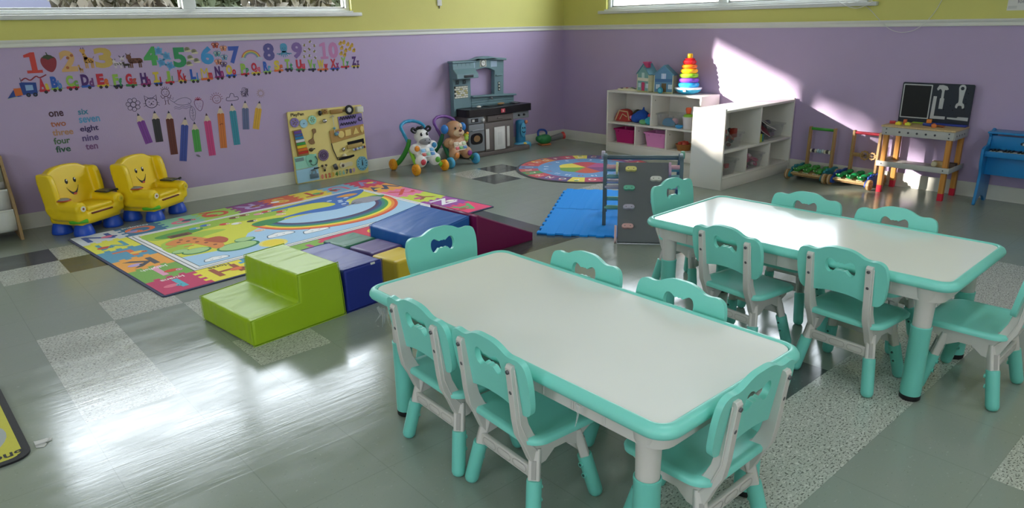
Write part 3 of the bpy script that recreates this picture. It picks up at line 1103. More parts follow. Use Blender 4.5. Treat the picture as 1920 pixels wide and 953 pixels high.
# river
blob([(1.0, .80), (1.2, .88), (1.52, .80), (1.66, .86), (1.72, .98), (1.86, 1.04), (2.0, 1.16), (1.96, 1.21), (1.6, 1.19), (1.05, 1.12), (1.5, 1.10), (1.60, 1.0), (1.56, .92), (1.3, .93), (1.0, .86)], '#2d6cc0', .0015)
blob([(1.72, 1.12), (1.84, 1.15), (1.90, 1.10), (1.80, 1.07)], '#e9a23c', .0018)
for q in ((1.62, 1.06), (1.68, 1.01), (1.70, .94), (1.64, .90), (1.76, 1.05), (1.66, .97)):
    rp.flat(circ(.022, 10, q[0], q[1], .014), z + .0019, fabric('#cfe4f6'))
# rainbow
cx, cy = 1.45, .86
cols = ['#4a2a55', '#23497e', '#2a7f7a', '#3a9a48', '#f2e03c', '#f0962f', '#e2512c']
def arc(rx0, ry0, rx1, ry1, a0, a1, n=28):
    o = [(cx + rx1 * cos(radians(a0 + (a1 - a0) * i / n)), cy + ry1 * sin(radians(a0 + (a1 - a0) * i / n))) for i in range(n + 1)]
    i_ = [(cx + rx0 * cos(radians(a1 - (a1 - a0) * i / n)), cy + ry0 * sin(radians(a1 - (a1 - a0) * i / n))) for i in range(n + 1)]
    return o + i_
for k, cc in enumerate(cols):
    f0, f1 = k / 7, (k + 1) / 7
    rp.flat(arc(.40 + .15 * f0, .28 + .19 * f0, .40 + .15 * f1, .28 + .19 * f1, 178, 366), z + .0021, fabric(cc))
blob([(.92, .90), (1.02, .93), (1.14, .90), (1.12, .84), (1.0, .80), (.92, .82)], '#2f8a4a', .0024)
blob([(1.84, .92), (1.92, .95), (2.0, .90), (1.95, .85), (1.86, .86)], '#2f8a4a', .0024)
# elephant
blob([(1.70, .88), (1.78, .95), (1.90, .94), (1.95, .86), (1.88, .80), (1.76, .80)], '#9a9aa6', .0027)
rp.flat(circ(.045, 14, 1.72, .85, .04), z + .0029, fabric('#8b8b98'))
rp.stroke([(1.69, .85), (1.63, .83), (1.60, .86)], .022, z + .0029, fabric('#8b8b98'))
rp.flat(circ(.006, 8, 1.71, .86), z + .0031, fabric('#222222'))
# clouds and sun
for x_, y_, s_ in ((.43, .37, .9), (.92, .53, 1.15), (1.12, .44, 1.15)):
    pts = [(-.075, -.02), (-.06, .02), (-.03, .03), (0, .042), (.035, .03), (.065, .02), (.075, -.02), (.03, -.03), (-.03, -.028)]
    rp.flat(spline([(x_ + p[0] * s_ * 1.08, y_ + p[1] * s_ * 1.15) for p in pts], 4), z + .0016, fabric('#33506e'))
    rp.flat(spline([(x_ + p[0] * s_, y_ + p[1] * s_) for p in pts], 4), z + .0018, fabric('#f2f4f6'))
    for e in (-.025, .025):
        rp.stroke([(x_ + e - .008, y_), (x_ + e, y_ - .006), (x_ + e + .008, y_)], .004, z + .0021, fabric('#2a2a2a'))
rp.flat(circ(.085, 22, .80, .395), z + .0015, fabric('#f0e27c'))
rp.flat(circ(.065, 22, .80, .395), z + .0018, fabric('#f2d936'))
# giraffe lying over the bushes
blob([(.36, .90), (.50, .95), (.56, .86), (.60, .70), (.58, .58), (.52, .55), (.50, .66), (.46, .78), (.36, .82)], '#e08a3c', .0020)
blob([(.54, .78), (.64, .80), (.66, .70), (.60, .64)], '#b9522c', .0022)
for q in ((.42, .86), (.47, .84), (.50, .78), (.53, .72), (.55, .64), (.45, .90), (.52, .86)):
    rp.flat(circ(.013, 8, q[0], q[1]), z + .0024, fabric('#8a4322'))
for q in ((.38, .79), (.46, .73)):
    rp.stroke([q, (q[0] - .06, q[1] + .005)], .018, z + .0024, fabric('#e08a3c'))
for (x_, y_, rx, ry) in ((.63, .50, .13, .085), (.42, .60, .085, .06), (.72, .60, .065, .05), (.35, .66, .05, .04)):
    rp.flat(circ(rx, 20, x_, y_, ry), z + .0017, fabric('#1f7a46'))
    rp.flat(circ(rx * .88, 20, x_, y_ + .006, ry * .82), z + .0019, fabric('#a9cf8a'))
# tree house, flowers, mushrooms, children and birds on the land
blob([(.36, 1.08), (.52, 1.12), (.66, 1.10), (.62, 1.02), (.42, 1.0)], '#4e9a3a', .0021)
rp.flat(rect(.42, .56, .98, 1.05), z + .0024, fabric('#7a4a2c'))
rp.flat(rect(.44, .54, .995, 1.035), z + .0026, fabric('#4a2c1c'))
for x_, y_, cc in ((.62, 1.10, '#4a9fd0'), (.70, 1.12, '#2d6cc0'), (.80, 1.05, '#d93a3a'), (.86, 1.0, '#f0f0f0'), (.92, 1.16, '#7a3a2a'), (1.0, 1.17, '#8a4a32'), (1.08, 1.12, '#eaa0b0'), (1.15, 1.14, '#d9402f'), (1.22, 1.06, '#d9402f'), (1.18, .99, '#f0c0b0'), (.96, .98, '#2a2a2a'), (.88, .72, '#f2c0a0')):
    rp.flat(circ(.034, 12, x_, y_, .026), z + .0024, fabric(cc))
    rp.flat(circ(.014, 10, x_ + .02, y_ - .012), z + .0027, fabric('#f6e2cc'))
    rp.flat(circ(.004, 6, x_ + .02, y_ - .012), z + .0029, fabric('#222222'))
ANG = 4.8
o = rp.build('alphabet_rug', None, (-4.868, -2.015, 0.0008), (0, 0, radians(ANG)), recalc=False)
tag(o, 'big rectangular picture rug bordered with alphabet puzzle squares, beside the yellow armchairs', 'rug')

# ------------------------------------------------------------------ round rug
b = MB()
b.lathe([(0.0, 0.0), (0.62, 0.0), (0.625, 0.004), (0.615, 0.007), (0.0, 0.007)], fabric('#22202e'), None, 64)
rc = ['#c23a4c', '#8a2f5c', '#b5455a', '#e2d24a', '#c84a4a', '#7a3a7a', '#d07a3a', '#3f8a4a', '#b0365a', '#4a78b0', '#4a3a7a', '#c8543c']
def ringsec(r0_, r1_, a0, a1, n=5):
    return [(r1_ * cos(a0 + (a1 - a0) * i / n), r1_ * sin(a0 + (a1 - a0) * i / n)) for i in range(n + 1)] + [(r0_ * cos(a1 - (a1 - a0) * i / n), r0_ * sin(a1 - (a1 - a0) * i / n)) for i in range(n + 1)]
for k in range(26):
    a0, a1 = 2 * pi * k / 26, 2 * pi * (k + 1) / 26
    b.flat(ringsec(.43, .600, a0, a1), .0080, fabric(rc[(k * 5) % 12]))
    am = (a0 + a1) / 2
    b.text('ABCDEFGHIJKLMNOPQRSTUVWXYZ'[k], .085, fabric('#e8dcc8'), T(.49 * cos(am), .49 * sin(am), .0084) @ R(math.degrees(am) - 90), 0)
    b.flat(circ(.02, 9, .562 * cos(am), .562 * sin(am)), .0084, fabric(rc[(k * 5 + 4) % 12]))
b.flat(circ(.43, 64), .0083, fabric('#5a8ec2'))
for k in range(20):
    a = 2 * pi * k / 20
    b.text(str(k + 1), .06, fabric('#dfe8f2' if k % 3 else '#b03a5a'), T(.34 * cos(a), .34 * sin(a), .0087) @ R(math.degrees(a) - 90), 0)
for k, cc in enumerate(['#c23a4c', '#e2d24a', '#6a9a3a', '#c8543c', '#7a3a7a', '#b04a8a']):
    a0 = 2 * pi * k / 6 + .3
    pts = [(0, 0)] + [(.26 * (1 - .25 * abs(t_ - .5)) * cos(a0 + (t_ + .25 * 0) * 2 * pi / 6), .26 * (1 - .25 * abs(t_ - .5)) * sin(a0 + t_ * 2 * pi / 6)) for t_ in (0, .2, .4, .6, .8, 1)]
    b.flat(pts, .0088, fabric(cc))
o = b.build('round_rug', None, (-1.10, -1.36, 0.0006), None, recalc=False)
tag(o, 'round letter rug with coloured segments and a blue ring, before the play kitchen', 'rug')

# ------------------------------------------------------------------ cut-off rug at the left edge
b = MB()
wd, hg = 1.1, 0.64
M0 = T(-wd / 2, -hg / 2, 0)
b.prism(rrect(wd, hg, 0.055, 6), 0, .007, fabric('#16151a'), M0)
b.flat(rrect(wd - .044, hg - .044, 0.04, 6), .0074, fabric('#c9c33a'), M0)
b.flat(circ(.150, 30, -.19, -.43), .0078, fabric('#a9b0ae'))
b.flat(circ(.130, 30, -.19, -.43), .0082, fabric('#3f7fb8'))
b.text('& Doug', .058, fabric('#16151a'), T(-.110, -.604, .0082), 0)
o = b.build('play_rug', None, (-5.620, -2.550, 0.0006), (0, 0, radians(1.3)), recalc=False)
tag(o, 'black-edged yellow rug with a blue circle, cut off by the left edge', 'rug')
# scrap of white tape beside it
b = MB()
b.prism([(-5.592, -3.096), (-5.583, -3.101), (-5.557, -3.102), (-5.543, -3.112), (-5.546, -3.123), (-5.560, -3.124), (-5.590, -3.112)], 0, .003, C('#d9d8d4', 0.6))
b.prism([(-5.592, -3.116), (-5.565, -3.126), (-5.562, -3.138), (-5.572, -3.152), (-5.592, -3.140)], 0, .002, C('#c7c6c4', 0.6))
b.prism([(-5.592, -3.104), (-5.55, -3.113), (-5.56, -3.130), (-5.592, -3.128)], .003, .006, C('#cfcecb', 0.6))
tag(b.build('paper_scrap', None, (0, 0, 0.0006)), 'torn white scrap lying on the floor beside the yellow rug', 'paper scrap')

# ------------------------------------------------------------------ blue foam tiles
FOAM = mat('blue_foam', '#1f8fe8', 0.75, spec=0.25, noise=0.03, nscale=60, bump=0.2, bscale=300)
def foam_tile():
    n, L, d = 6, 0.606, 0.016
    p = []
    st = L / (2 * n)
    for side in range(4):
        ca, sa = cos(pi / 2 * side), sin(pi / 2 * side)
        for k in range(2 * n):
            out_ = d if k % 2 else 0.0
            a, e = -L / 2 + k * st, -L / 2 + (k + 1) * st
            if k == 0:
                a = -L / 2
            for (x, y) in ((a, -L / 2 - out_ + (0.0)), (e, -L / 2 - out_)):
                p.append((x * ca - y * sa, x * sa + y * ca))
    return p
am, bm_ = radians(36.1), radians(-54.4)
ftile = None
for k, (i, j, lab) in enumerate(((0, 0, 'blue foam floor tile nearest the maroon wedge, under the climbing board'), (1, 0, 'blue foam floor tile nearest the round rug'), (0, 1, 'blue foam floor tile mostly hidden behind the climbing board'))):
    cx_ = -2.832 + .612 * ((i + .5) * cos(am) + (j + .5) * cos(bm_))
    cy_ = -2.560 + .612 * ((i + .5) * sin(am) + (j + .5) * sin(bm_))
    if ftile is None:
        b = MB()
        b.prism(foam_tile(), 0, .012, FOAM)
        ftile = b.build('foam_tile', None, (cx_, cy_, .0008), (0, 0, am), bevel=.0015)
        o = ftile
    else:
        o = ftile.copy(); COL.objects.link(o); o.location = (cx_, cy_, .0008)
    tag(o, lab, 'floor mat', 'blue foam mat tiles')

# ------------------------------------------------------------------ climbing frame with board
SLATE = mat('slate_grey_paint', '#686d72', 0.5, noise=0.04)
TEALG = mat('teal_grey_paint', '#4b626b', 0.5)
RCOL = [mat('pastel_pink', '#d9a6b4', .5), mat('pastel_teal', '#6fa3a8', .5), mat('pastel_lilac', '#b7b0c2', .5), mat('pastel_green', '#7fb8a0', .5)]
t = thing('climbing_triangle', 'dark slate toddler climbing triangle holding up the climbing board, with pastel rungs', 'climbing frame', (-2.639, -3.026, 0.0), -50.0)
# local: x along the board width, y away from the viewer
# (foot stands on the foam, 12.8 mm up)
zf = .0131
for sx, x in ((0, -.085), (1, .385)):
    b = MB()
    pr = spline([(.345, zf), (.378, zf), (.395, .15), (.412, .30), (.432, .385), (.48, .412), (.53, .385), (.60, .25), (.69, zf), (.725, zf), (.64, .26), (.565, .405), (.50, .447), (.45, .447), (.405, .415), (.385, .33), (.368, .18)], 4)
    b.prism(pr, -.011, .011, TEALG, Matrix(((0, 0, 1, x), (1, 0, 0, 0), (0, 1, 0, 0), (0, 0, 0, 1))))
    b.build('side_frame', t, bevel=.004)
for k, (yy, zz) in enumerate(((.408, .378), (.398, .318), (.388, .255), (.372, .125), (.535, .415), (.572, .33), (.618, .24), (.672, .11))):
    b = MB()
    b.cyl((-.085, yy, zz), (.385, yy, zz), .014, RCOL[k % 4] if k != 4 else TEALG, seg=14)
    b.build('rung', t, smooth=60)
for x, m in ((-.10, RCOL[2]), (.40, RCOL[3])):
    b = MB(); b.cyl((x - .012, .535, .432), (x + .012, .535, .432), .026, m, seg=18, bev=.004); b.build('end_cap', t)
t = thing('climbing_board', 'grey sloping climbing board with pastel hand holds leaning on the climbing triangle', 'climbing board', (-2.639, -3.026, 0.0), -50.0)
ln = math.hypot(.360, .405)
ang_ = math.degrees(math.atan2(.405, .360))
MBD = T(0, 0, .006) @ R(ang_, 'X')
b = MB(); b.box((.15, ln / 2, .004), (.300, ln, .018), SLATE, MBD, .003); b.build('board', t)
hold_cols = [('#e8e08a', (.075, .90)), ('#e6e6df', (.225, .775)), ('#6fc2a8', (.065, .655)), ('#7fa9c2', (.225, .49)), ('#b9b4cc', (.065, .415)), ('#e9dca0', (.225, .21)), ('#e0b0ae', (.06, .18))]
for hc, (hx, f) in hold_cols:
    b = MB()
    pts = spline([(-.034, -.002), (-.026, .013), (0, .016), (.026, .013), (.034, -.002), (.022, -.013), (0, -.011), (-.022, -.013)], 4)
    b.prism(pts, .013, .031, C(hc, .5), MBD @ T(hx, f * ln, 0))
    for e in (-.016, .016):
        b.cyl((hx + e, f * ln, .030), (hx + e, f * ln, .0316), .003, BOLT, seg=8, M=MBD)
    b.build('climbing_hold', t, bevel=.004)
for x, m, f0, f1 in ((-.010, C('#d8d9a0', .5), .86, 1.0), (.310, C('#b99ab8', .5), .84, 1.0), (-.010, C('#d6b4b8', .5), .0, .20)):
    b = MB()
    b.prism([(q[1], q[0]) for q in rrect(.045, (f1 - f0) * ln, .015, 4)], -.007, .007, m, MBD @ T(x, (f0 + f1) / 2 * ln, .002) @ Matrix(((0, 0, 1, 0), (1, 0, 0, 0), (0, 1, 0, 0), (0, 0, 0, 1))))
    b.build('hook_plate', t, bevel=.003)
# ------------------------------------------------------------------ cubby shelves
WOODW = mat('white_melamine', '#dcdad2', 0.38, noise=0.02, nscale=3)
SCREW = mat('dark_screw_hole', '#3a3a38', 0.6)
def cubby(name, label, L, D, H, loc, rz, raised=0.0):
    """local: x along the length, open front toward -y, back at +y"""
    t = thing(name, label, 'shelf', loc, rz)
    th = 0.017
    for x in (th / 2, L - th / 2):
        b = MB(); b.box((x, D / 2, (H + raised) / 2), (th, D, H + raised), WOODW, None, .0015); b.build('side_panel', t)
    b = MB(); b.box((L / 2, D / 2, H - th / 2), (L - 2 * th, D, th), WOODW, None, .0015); b.build('top_panel', t)
    b = MB(); b.box((L / 2, D - .004, H / 2), (L - 2 * th, .006, H - 2 * th), WOODW); b.build('back_panel', t)
    zb, zm = .085, H * .48
    b = MB(); b.box((L / 2, D / 2 - .004, zb), (L - 2 * th, D - .010, th), WOODW, None, .0015); b.build('bottom_panel', t)
    b = MB(); b.box((L / 2, .010, (zb - th / 2) / 2), (L - 2 * th, .015, zb - th / 2), WOODW, None, .0015); b.build('plinth', t)
    b = MB(); b.box((L / 2, D / 2 - .004, zm), (L - 2 * th, D - .012, th), WOODW, None, .0015); b.build('shelf_board', t)
    for x, a, e in ((L * .5, zm + th / 2, H - th), (L / 3, zb + th / 2, zm - th / 2), (2 * L / 3, zb + th / 2, zm - th / 2)):
        b = MB(); b.box((x, D / 2 - .004, (a + e) / 2), (th, D - .012, e - a), WOODW, None, .0015)
        b.cyl((x + th / 2, .05, e - .05), (x + th / 2 + .001, .05, e - .05), .005, SCREW, seg=10)
        b.build('divider', t)
    return t
# shelf along the wall with the smaller window: local x -> world -y, open to -x
cubby('cubby_shelf', 'white cubby shelf along the right wall, toy house and ring stacker on top', 1.09, .285, .60, (-.300, -.895, 0), -90)
# shelf standing out from that wall, open toward the workbench
cubby('cubby_shelf', 'white cubby shelf standing out from the wall, sun on its plain end panel', 1.035, .285, .60, (-1.055, -2.705, 0), 0, .012)
def on1(u, d, z=0.0):   # along the wall shelf: u along it, d depth from the front
    return (-.300 + d, -.895 - u, z)
def on2(u, d, z=0.0):
    return (-1.055 + u, -2.705 + d, z)
ZB, ZM, ZT = .0945, .297, .6005
ZB, ZM = .0940, .60 * .48 + .0090

def bin_mesh(lx, ly, h, m, rim=.010, taper=.86, th=.003, r=.02):
    b = MB()
    def ring(k, z, grow=0):
        return [(p[0], p[1], z) for p in rrect(lx * k + grow, ly * k + grow, r, 5)]
    rings = [ring(taper * .6, 0.0), ring(taper, 0.0), ring(taper, .004), ring(1.0, h - .012), ring(1.0, h - .012, 2 * rim), ring(1.0, h, 2 * rim), ring(1.0, h, 0), ring(1.0, h, -2 * th), ring(taper, .006, -2 * th), ring(taper * .6, .006)]
    n = len(rings[0])
    vs = [p for rg in rings for p in rg]
    fs = []
    for k in range(len(rings) - 1):
        for i in range(n):
            j = (i + 1) % n
            fs.append((k * n + i, k * n + j, (k + 1) * n + j, (k + 1) * n + i))
    fs.append(tuple(reversed(range(n))))
    fs.append(tuple((len(rings) - 1) * n + i for i in range(n)))
    b.add(vs, fs, m)
    return b
def bin_(label, size, m, loc, rz, grp=None, handle=True):
    b = bin_mesh(*size, m)
    o = b.build('storage_bin', None, loc, (0, 0, radians(rz)), smooth=50)
    tag(o, label, 'bin', grp)
    if handle:
        h = MB()
        for s in (-1, 1):
            h.box((0, s * (size[1] / 2 + .008), size[2] - .022), (size[0] * .35, .004, .02), m, None, .001)
        for s in (-1, 1):
            hh = MB(); hh.box((s * size[0] * .28, -(size[1] / 2 + .002), size[2] - .020), (.007, .012, .02), m, None, .001); hh.build('rim_rib', o)
    return o
MAG = mat('magenta_plastic', '#b01868', .4)
PINKP = mat('pink_plastic', '#d98ac0', .4)
CLEAR = glass_mat('clear_bin_plastic', (0.96, 0.965, 0.97), .7, .055, (.72, .72, .74), .15)
bin_('magenta storage bin in the bottom left cubby of the wall shelf', (.25, .17, .135), MAG, on1(.185, .135, ZB), -90)
bin_('pink storage bin in the bottom middle cubby of the wall shelf', (.25, .18, .135), PINKP, on1(.57, .130, ZB), -90)
bin_('clear storage bin of dolls in the upper cubby of the wall shelf', (.25, .19, .12), CLEAR, on1(.70, .14, ZM), -90)
def toy(name, label, cat, build, loc, rz=0, grp=None, **kw):
    b = MB(); build(b)
    o = b.build(name, None, loc, (0, 0, radians(rz)), **kw)
    return tag(o, label, cat, grp)
def fl_toy(b):
    b.prism(spline([(-.07, 0), (-.05, .05), (0, .06), (.06, .035), (.065, 0), (.0, -.012)], 4), 0, .05, C('#3f86a8', .6), XZ @ T(0, .012, 0))
    b.ell((.05, -.02, .045), (.035, .03, .03), C('#c9a0b4', .6))
    b.ell((.03, -.03, .02), (.03, .02, .016), C('#b05878', .6))
toy('doll_toy', 'blue and pink toy lying in the clear bin of the wall shelf', 'toy', fl_toy, on1(.70, .12, ZM + .007), -90)
# white bucket with lime lid and an orange cup on it
t = thing('toy_bucket', 'small white bucket with a lime lid and orange cup, beside the clear bin', 'bucket', on1(.905, .085, ZM), 0)
b = MB(); b.lathe([(0, 0), (.040, 0), (.050, .10), (.054, .10), (.054, .108), (.0, .108)], C('#d8d4d6', .45)); b.build('bucket_body', t)
b = MB(); b.lathe([(.0, .108), (.044, .108), (.040, .125), (.02, .135), (0, .137)], C('#8cc63c', .45)); b.build('lid', t)
b = MB(); b.lathe([(0, .137), (.020, .137), (.026, .165), (.028, .172), (.022, .19), (0, .192)], C('#ef6a3c', .45)); b.build('cup', t)
toy('toy_bowl', 'small blue toy bowl on the middle shelf in front of the white bucket', 'toy', lambda b: b.lathe([(0, 0), (.02, 0), (.036, .016), (.036, .024), (.030, .03), (.0, .032)], C('#3aa0e0', .4)), on1(.835, .05, ZM), 0)
# plush and fabric toys, upper left cubby
def shoe(b):
    b.prism([(p[0], max(p[1], 0)) for p in spline([(-.085, .004), (-.08, .06), (-.04, .11), (.02, .12), (.07, .10), (.085, .04), (.08, .004)], 4)], -.03, .03, mat('red_tan_fabric', '#a83a36', .9, noise=.15, nscale=40), XZ)
    b.tube([(-.085, -.034, .01), (-.04, -.034, .105), (.055, -.034, .098), (.078, -.034, .02)], .007, C('#c7ab84', .9), 6)
    b.tube([(-.03, -.036, .02), (.0, -.036, .075), (.05, -.036, .05)], .005, C('#c7ab84', .9), 6)
toy('cloth_toy', 'red cloth toy with tan trim leaning at the left of the upper cubby', 'toy', shoe, on1(.130, .12, ZM), -84, smooth=50, bevel=.008)
def darkplush(b):
    b.ell((0, 0, .058), (.055, .045, .058), mat('dark_olive_fabric', '#3a3a28', .9, noise=.2, nscale=50))
    b.ell((0.01, -.03, .085), (.03, .02, .03), mat('dark_olive_fabric', '#3a3a28', .9))
toy('cloth_toy', 'dark olive cloth toy behind the red one in the upper cubby', 'toy', darkplush, on1(.225, .205, ZM), 0, remesh=.006)
def bplush(b):
    m = mat('blue_plush', '#1f4fa8', .95, noise=.2, nscale=60)
    b.ell((0, 0, .062), (.085, .06, .062), m); b.ell((-.06, -.02, .045), (.05, .045, .045), m)
    b.prism([(0, 0), (.03, .05), (.045, 0)], -.008, .008, m, T(-.01, 0, .11) @ XZ)
    b.ell((.05, -.02, .03), (.04, .04, .03), m)
p_ = MB(); bplush(p_)
o = p_.build('plush_toy', None, on1(.345, .125, ZM), (0, 0, radians(-90)), remesh=.006)
tag(o, 'round blue plush toy with a pink nose in the upper left cubby', 'plush toy')
b = MB(); b.ell((-.10, -.045, .052), (.016, .012, .016), C('#d87aa8', .9)); b.build('nose', o)
def tplush(b):
    b.ell((0, 0, .034), (.05, .035, .034), mat('teal_plush', '#3fa8b8', .95, noise=.15, nscale=60))
    b.ell((-.06, -.02, .024), (.04, .03, .024), mat('green_plush', '#6fb27a', .95, noise=.15, nscale=60))
    b.ell((.0, .01, .085), (.022, .022, .022), C('#c04a5a', .9)); b.ell((.0, .005, .062), (.02, .02, .02), C('#3fa8b8', .9))
toy('plush_toy', 'teal and green plush toy beside the upper cubby divider', 'plush toy', tplush, on1(.480, .065, ZM), -90)
t = thing('basket', 'brown basket of red play food in the bottom right cubby of the wall shelf', 'basket', on1(.865, .095, ZB))
b = MB(); b.lathe([(0, 0), (.055, 0), (.075, .055), (.078, .058), (.070, .060), (.05, .008), (0, .008)], mat('brown_wicker', '#a06a34', .8, noise=.25, nscale=80, bump=.5, bscale=120)); b.build('basket_body', t)
for k, (x, y) in enumerate(((-.025, -.02), (.025, -.015), (0, .02), (-.035, .02), (.035, .02))):
    b = MB(); b.ell((x, y, .055), (.022, .02, .028), C('#b8392c' if k % 2 else '#c8584a', .5)); b.build('play_food', t)
# --- on top of the wall shelf
t = thing('picture_board_book', 'flat cream toddler board with small pictures lying on the wall shelf', 'toy', on1(.165, .165, ZT), -84)
b = MB(); b.prism(rrect(.23, .16, .03), 0, .014, C('#e3dfc0', .5)); b.build('board', t, bevel=.003)
for k in range(7):
    x, y = -.08 + .027 * k, -.04 + .05 * (k % 3)
    b = MB(); b.lathe([(0, .014), (.014, .014), (.012, .019), (0, .02)], C(['#3a3a3a', '#b03a3a', '#4a8a4a', '#e0e0d0', '#2a4a7a', '#c0a03a', '#4a4a4a'][k], .5), T(x, y, 0), 12); b.build('puzzle_piece', t)
# folding toy house
t = thing('toy_house', 'open folding toy house with two teal gables and a pink chimney on the wall shelf', 'toy house', on1(.32, .135, ZT), -90)
TEALH = mat('teal_house_plastic', '#5f93a8', .5); CREAMH = C('#d9d8b8', .55); DKT = C('#3f6f86', .5)
for k, (x0, x1, hw, hp, face) in enumerate(((0, .185, .165, .252, '#7aa8a4'), (.19, .375, .165, .245, '#5d8cae'))):
    a_ = -16 if k == 0 else 16
    Mh = T(.1875, 0, 0) @ R(a_ if k else a_) @ T(-.1875, 0, 0) if True else None
    L_ = x1 - x0
    b = MB()
    outer = [(x0, 0), (x1, 0), (x1, hw), ((x0 + x1) / 2, hp), (x0, hw)]
    b.prism(outer, .096, .100, C(face, .55), Mh @ XZ)                      # back card
    b.build('house_back', t)
    b = MB()
    for x in (x0 + .003, x1 - .003):
        b.boxr(x - .003, x + .003, -.103, -.0005, 0, hw, CREAMH, Mh)
    b.boxr(x0, x1, -.10, -.0005, 0, .012, C('#d8d690', .5), Mh); b.boxr(x0, x1, -.095, -.0005, hw * .62, hw * .62 + .006, C('#c9c4b0', .5), Mh)
    b.build('house_walls', t)
    b = MB()
    for s, (xa, xb) in ((0, (x0, (x0 + x1) / 2)), (1, (x1, (x0 + x1) / 2))):
        d_ = Vector((xb - xa, 0, hp - hw)); ln_ = d_.length
        b.prism([(xa - .006 * (1 - 2 * s), hw - .006), (xb, hp), (xb, hp + .009), (xa - .012 * (1 - 2 * s), hw + .0)], 0, .108, TEALH, Mh @ XZ)
    b.build('roof', t)
    b = MB()
    b.boxr(x0 + .075, x0 + .12, -0.1030, -0.1000, .012, .09, C('#c43a6a' if k == 0 else '#6a5a3a', .5), Mh)
    b.build('door', t)
    for wx in (.022, .14):
        b = MB()
        b.boxr(x0 + wx, x0 + wx + .035, -0.1025, -0.1000, .04, .08, C('#cfe0ea', .4), Mh)
        b.boxr(x0 + wx + .016, x0 + wx + .019, -0.1035, -0.1000, .04, .08, C('#8aa0a8', .5), Mh)
        b.build('window', t)
    b = MB()
    b.boxr(x0 + .07, x0 + .115, -0.1025, -0.1000, .125, .178, C('#b8d0c8' if k == 0 else '#b9cce8', .5), Mh)
    b.boxr(x0 + .091, x0 + .094, -0.1035, -0.1000, .125, .178, C('#e8efe8', .5), Mh); b.build('window', t)
    b = MB()
    b.boxr(x0 + .012, x1 - .012, -.104, -.100, hw * .62, hw * .62 + .028, C('#e0dcc8' if k == 0 else '#3f6ea0', .5), Mh); b.build('balcony', t)
b = MB(); b.boxr(.075, .125, -.075, -.035, .225, .272, C('#b83a68', .5), T(0, 0, 0)); b.boxr(.068, .132, -.08, -.03, .266, .278, C('#c8487a', .5)); b.build('chimney', t)
toy('toy_ring', 'small teal toy disc standing in front of the toy house', 'toy', lambda b: (b.cyl((0, -.006, .030), (0, .006, .030), .030, C('#2a8aa0', .4), seg=24, bev=.003), b.cyl((0, -.009, .030), (0, -.005, .030), .018, C('#56b8c8', .4), seg=20)), on1(.625, .022, ZT), -90)
# rainbow ring stacker
t = thing('ring_stacker', 'rainbow ring stacker with a yellow knob on a rocking base, on the wall shelf', 'ring stacker', on1(.845, .145, ZT), -90)
b = MB()
rock = [(-.125, .052), (-.118, .030), (-.09, .012), (-.05, .003), (0, 0), (.05, .003), (.09, .012), (.118, .030), (.125, .052)]
b.lathe([(0, 0), (.05, .001), (.09, .012), (.115, .032), (.120, .045), (.0, .045)], C('#38b4e0', .3), S(1, .9, 1), 40); b.build('rocker_base', t)
b = MB(); b.lathe([(0, .045), (.122, .045), (.126, .052), (.124, .060), (.10, .062), (0, .062)], C('#e8ecf0', .3), S(1, .9, 1), 40); b.build('base_rim', t)
b = MB(); b.box((.035, -.105, .040), (.028, .012, .026), C('#e8ecf0', .3), None, .004); b.build('base_badge', t)
z = .062
for k, (hc, r_) in enumerate((('#2fa8e8', .098), ('#7a4ac0', .093), ('#86c832', .086), ('#f4b41e', .079), ('#f07820', .071), ('#d8242c', .062))):
    b = MB(); h_ = .0425 - .0008 * k
    b.lathe([(r_ - .046, z + h_ * .5), (r_ - .040, z + h_ * .12), (r_ - .02, z), (r_ - .008, z + h_ * .12), (r_, z + h_ * .5), (r_ - .008, z + h_ * .88), (r_ - .02, z + h_), (r_ - .040, z + h_ * .88), (r_ - .046, z + h_ * .5)], C(hc, .25), None, 36)
    b.build('ring', t); z += h_ * .985
b = MB(); b.lathe([(.0, z), (.045, z), (.05, z + .008), (.03, z + .018), (0, z + .02)], C('#c81e28', .25)); b.build('ring_cap', t)
b = MB(); b.lathe([(0, z + .006), (.024, z + .006), (.026, z + .022), (.026, z + .045), (.022, z + .055), (.0, z + .056)], C('#f2c01e', .3), None, 24); b.build('knob', t)
b = MB(); b.cyl((0, 0, .055), (0, 0, z + .01), .016, C('#f2c01e', .3)); b.build('post', t)

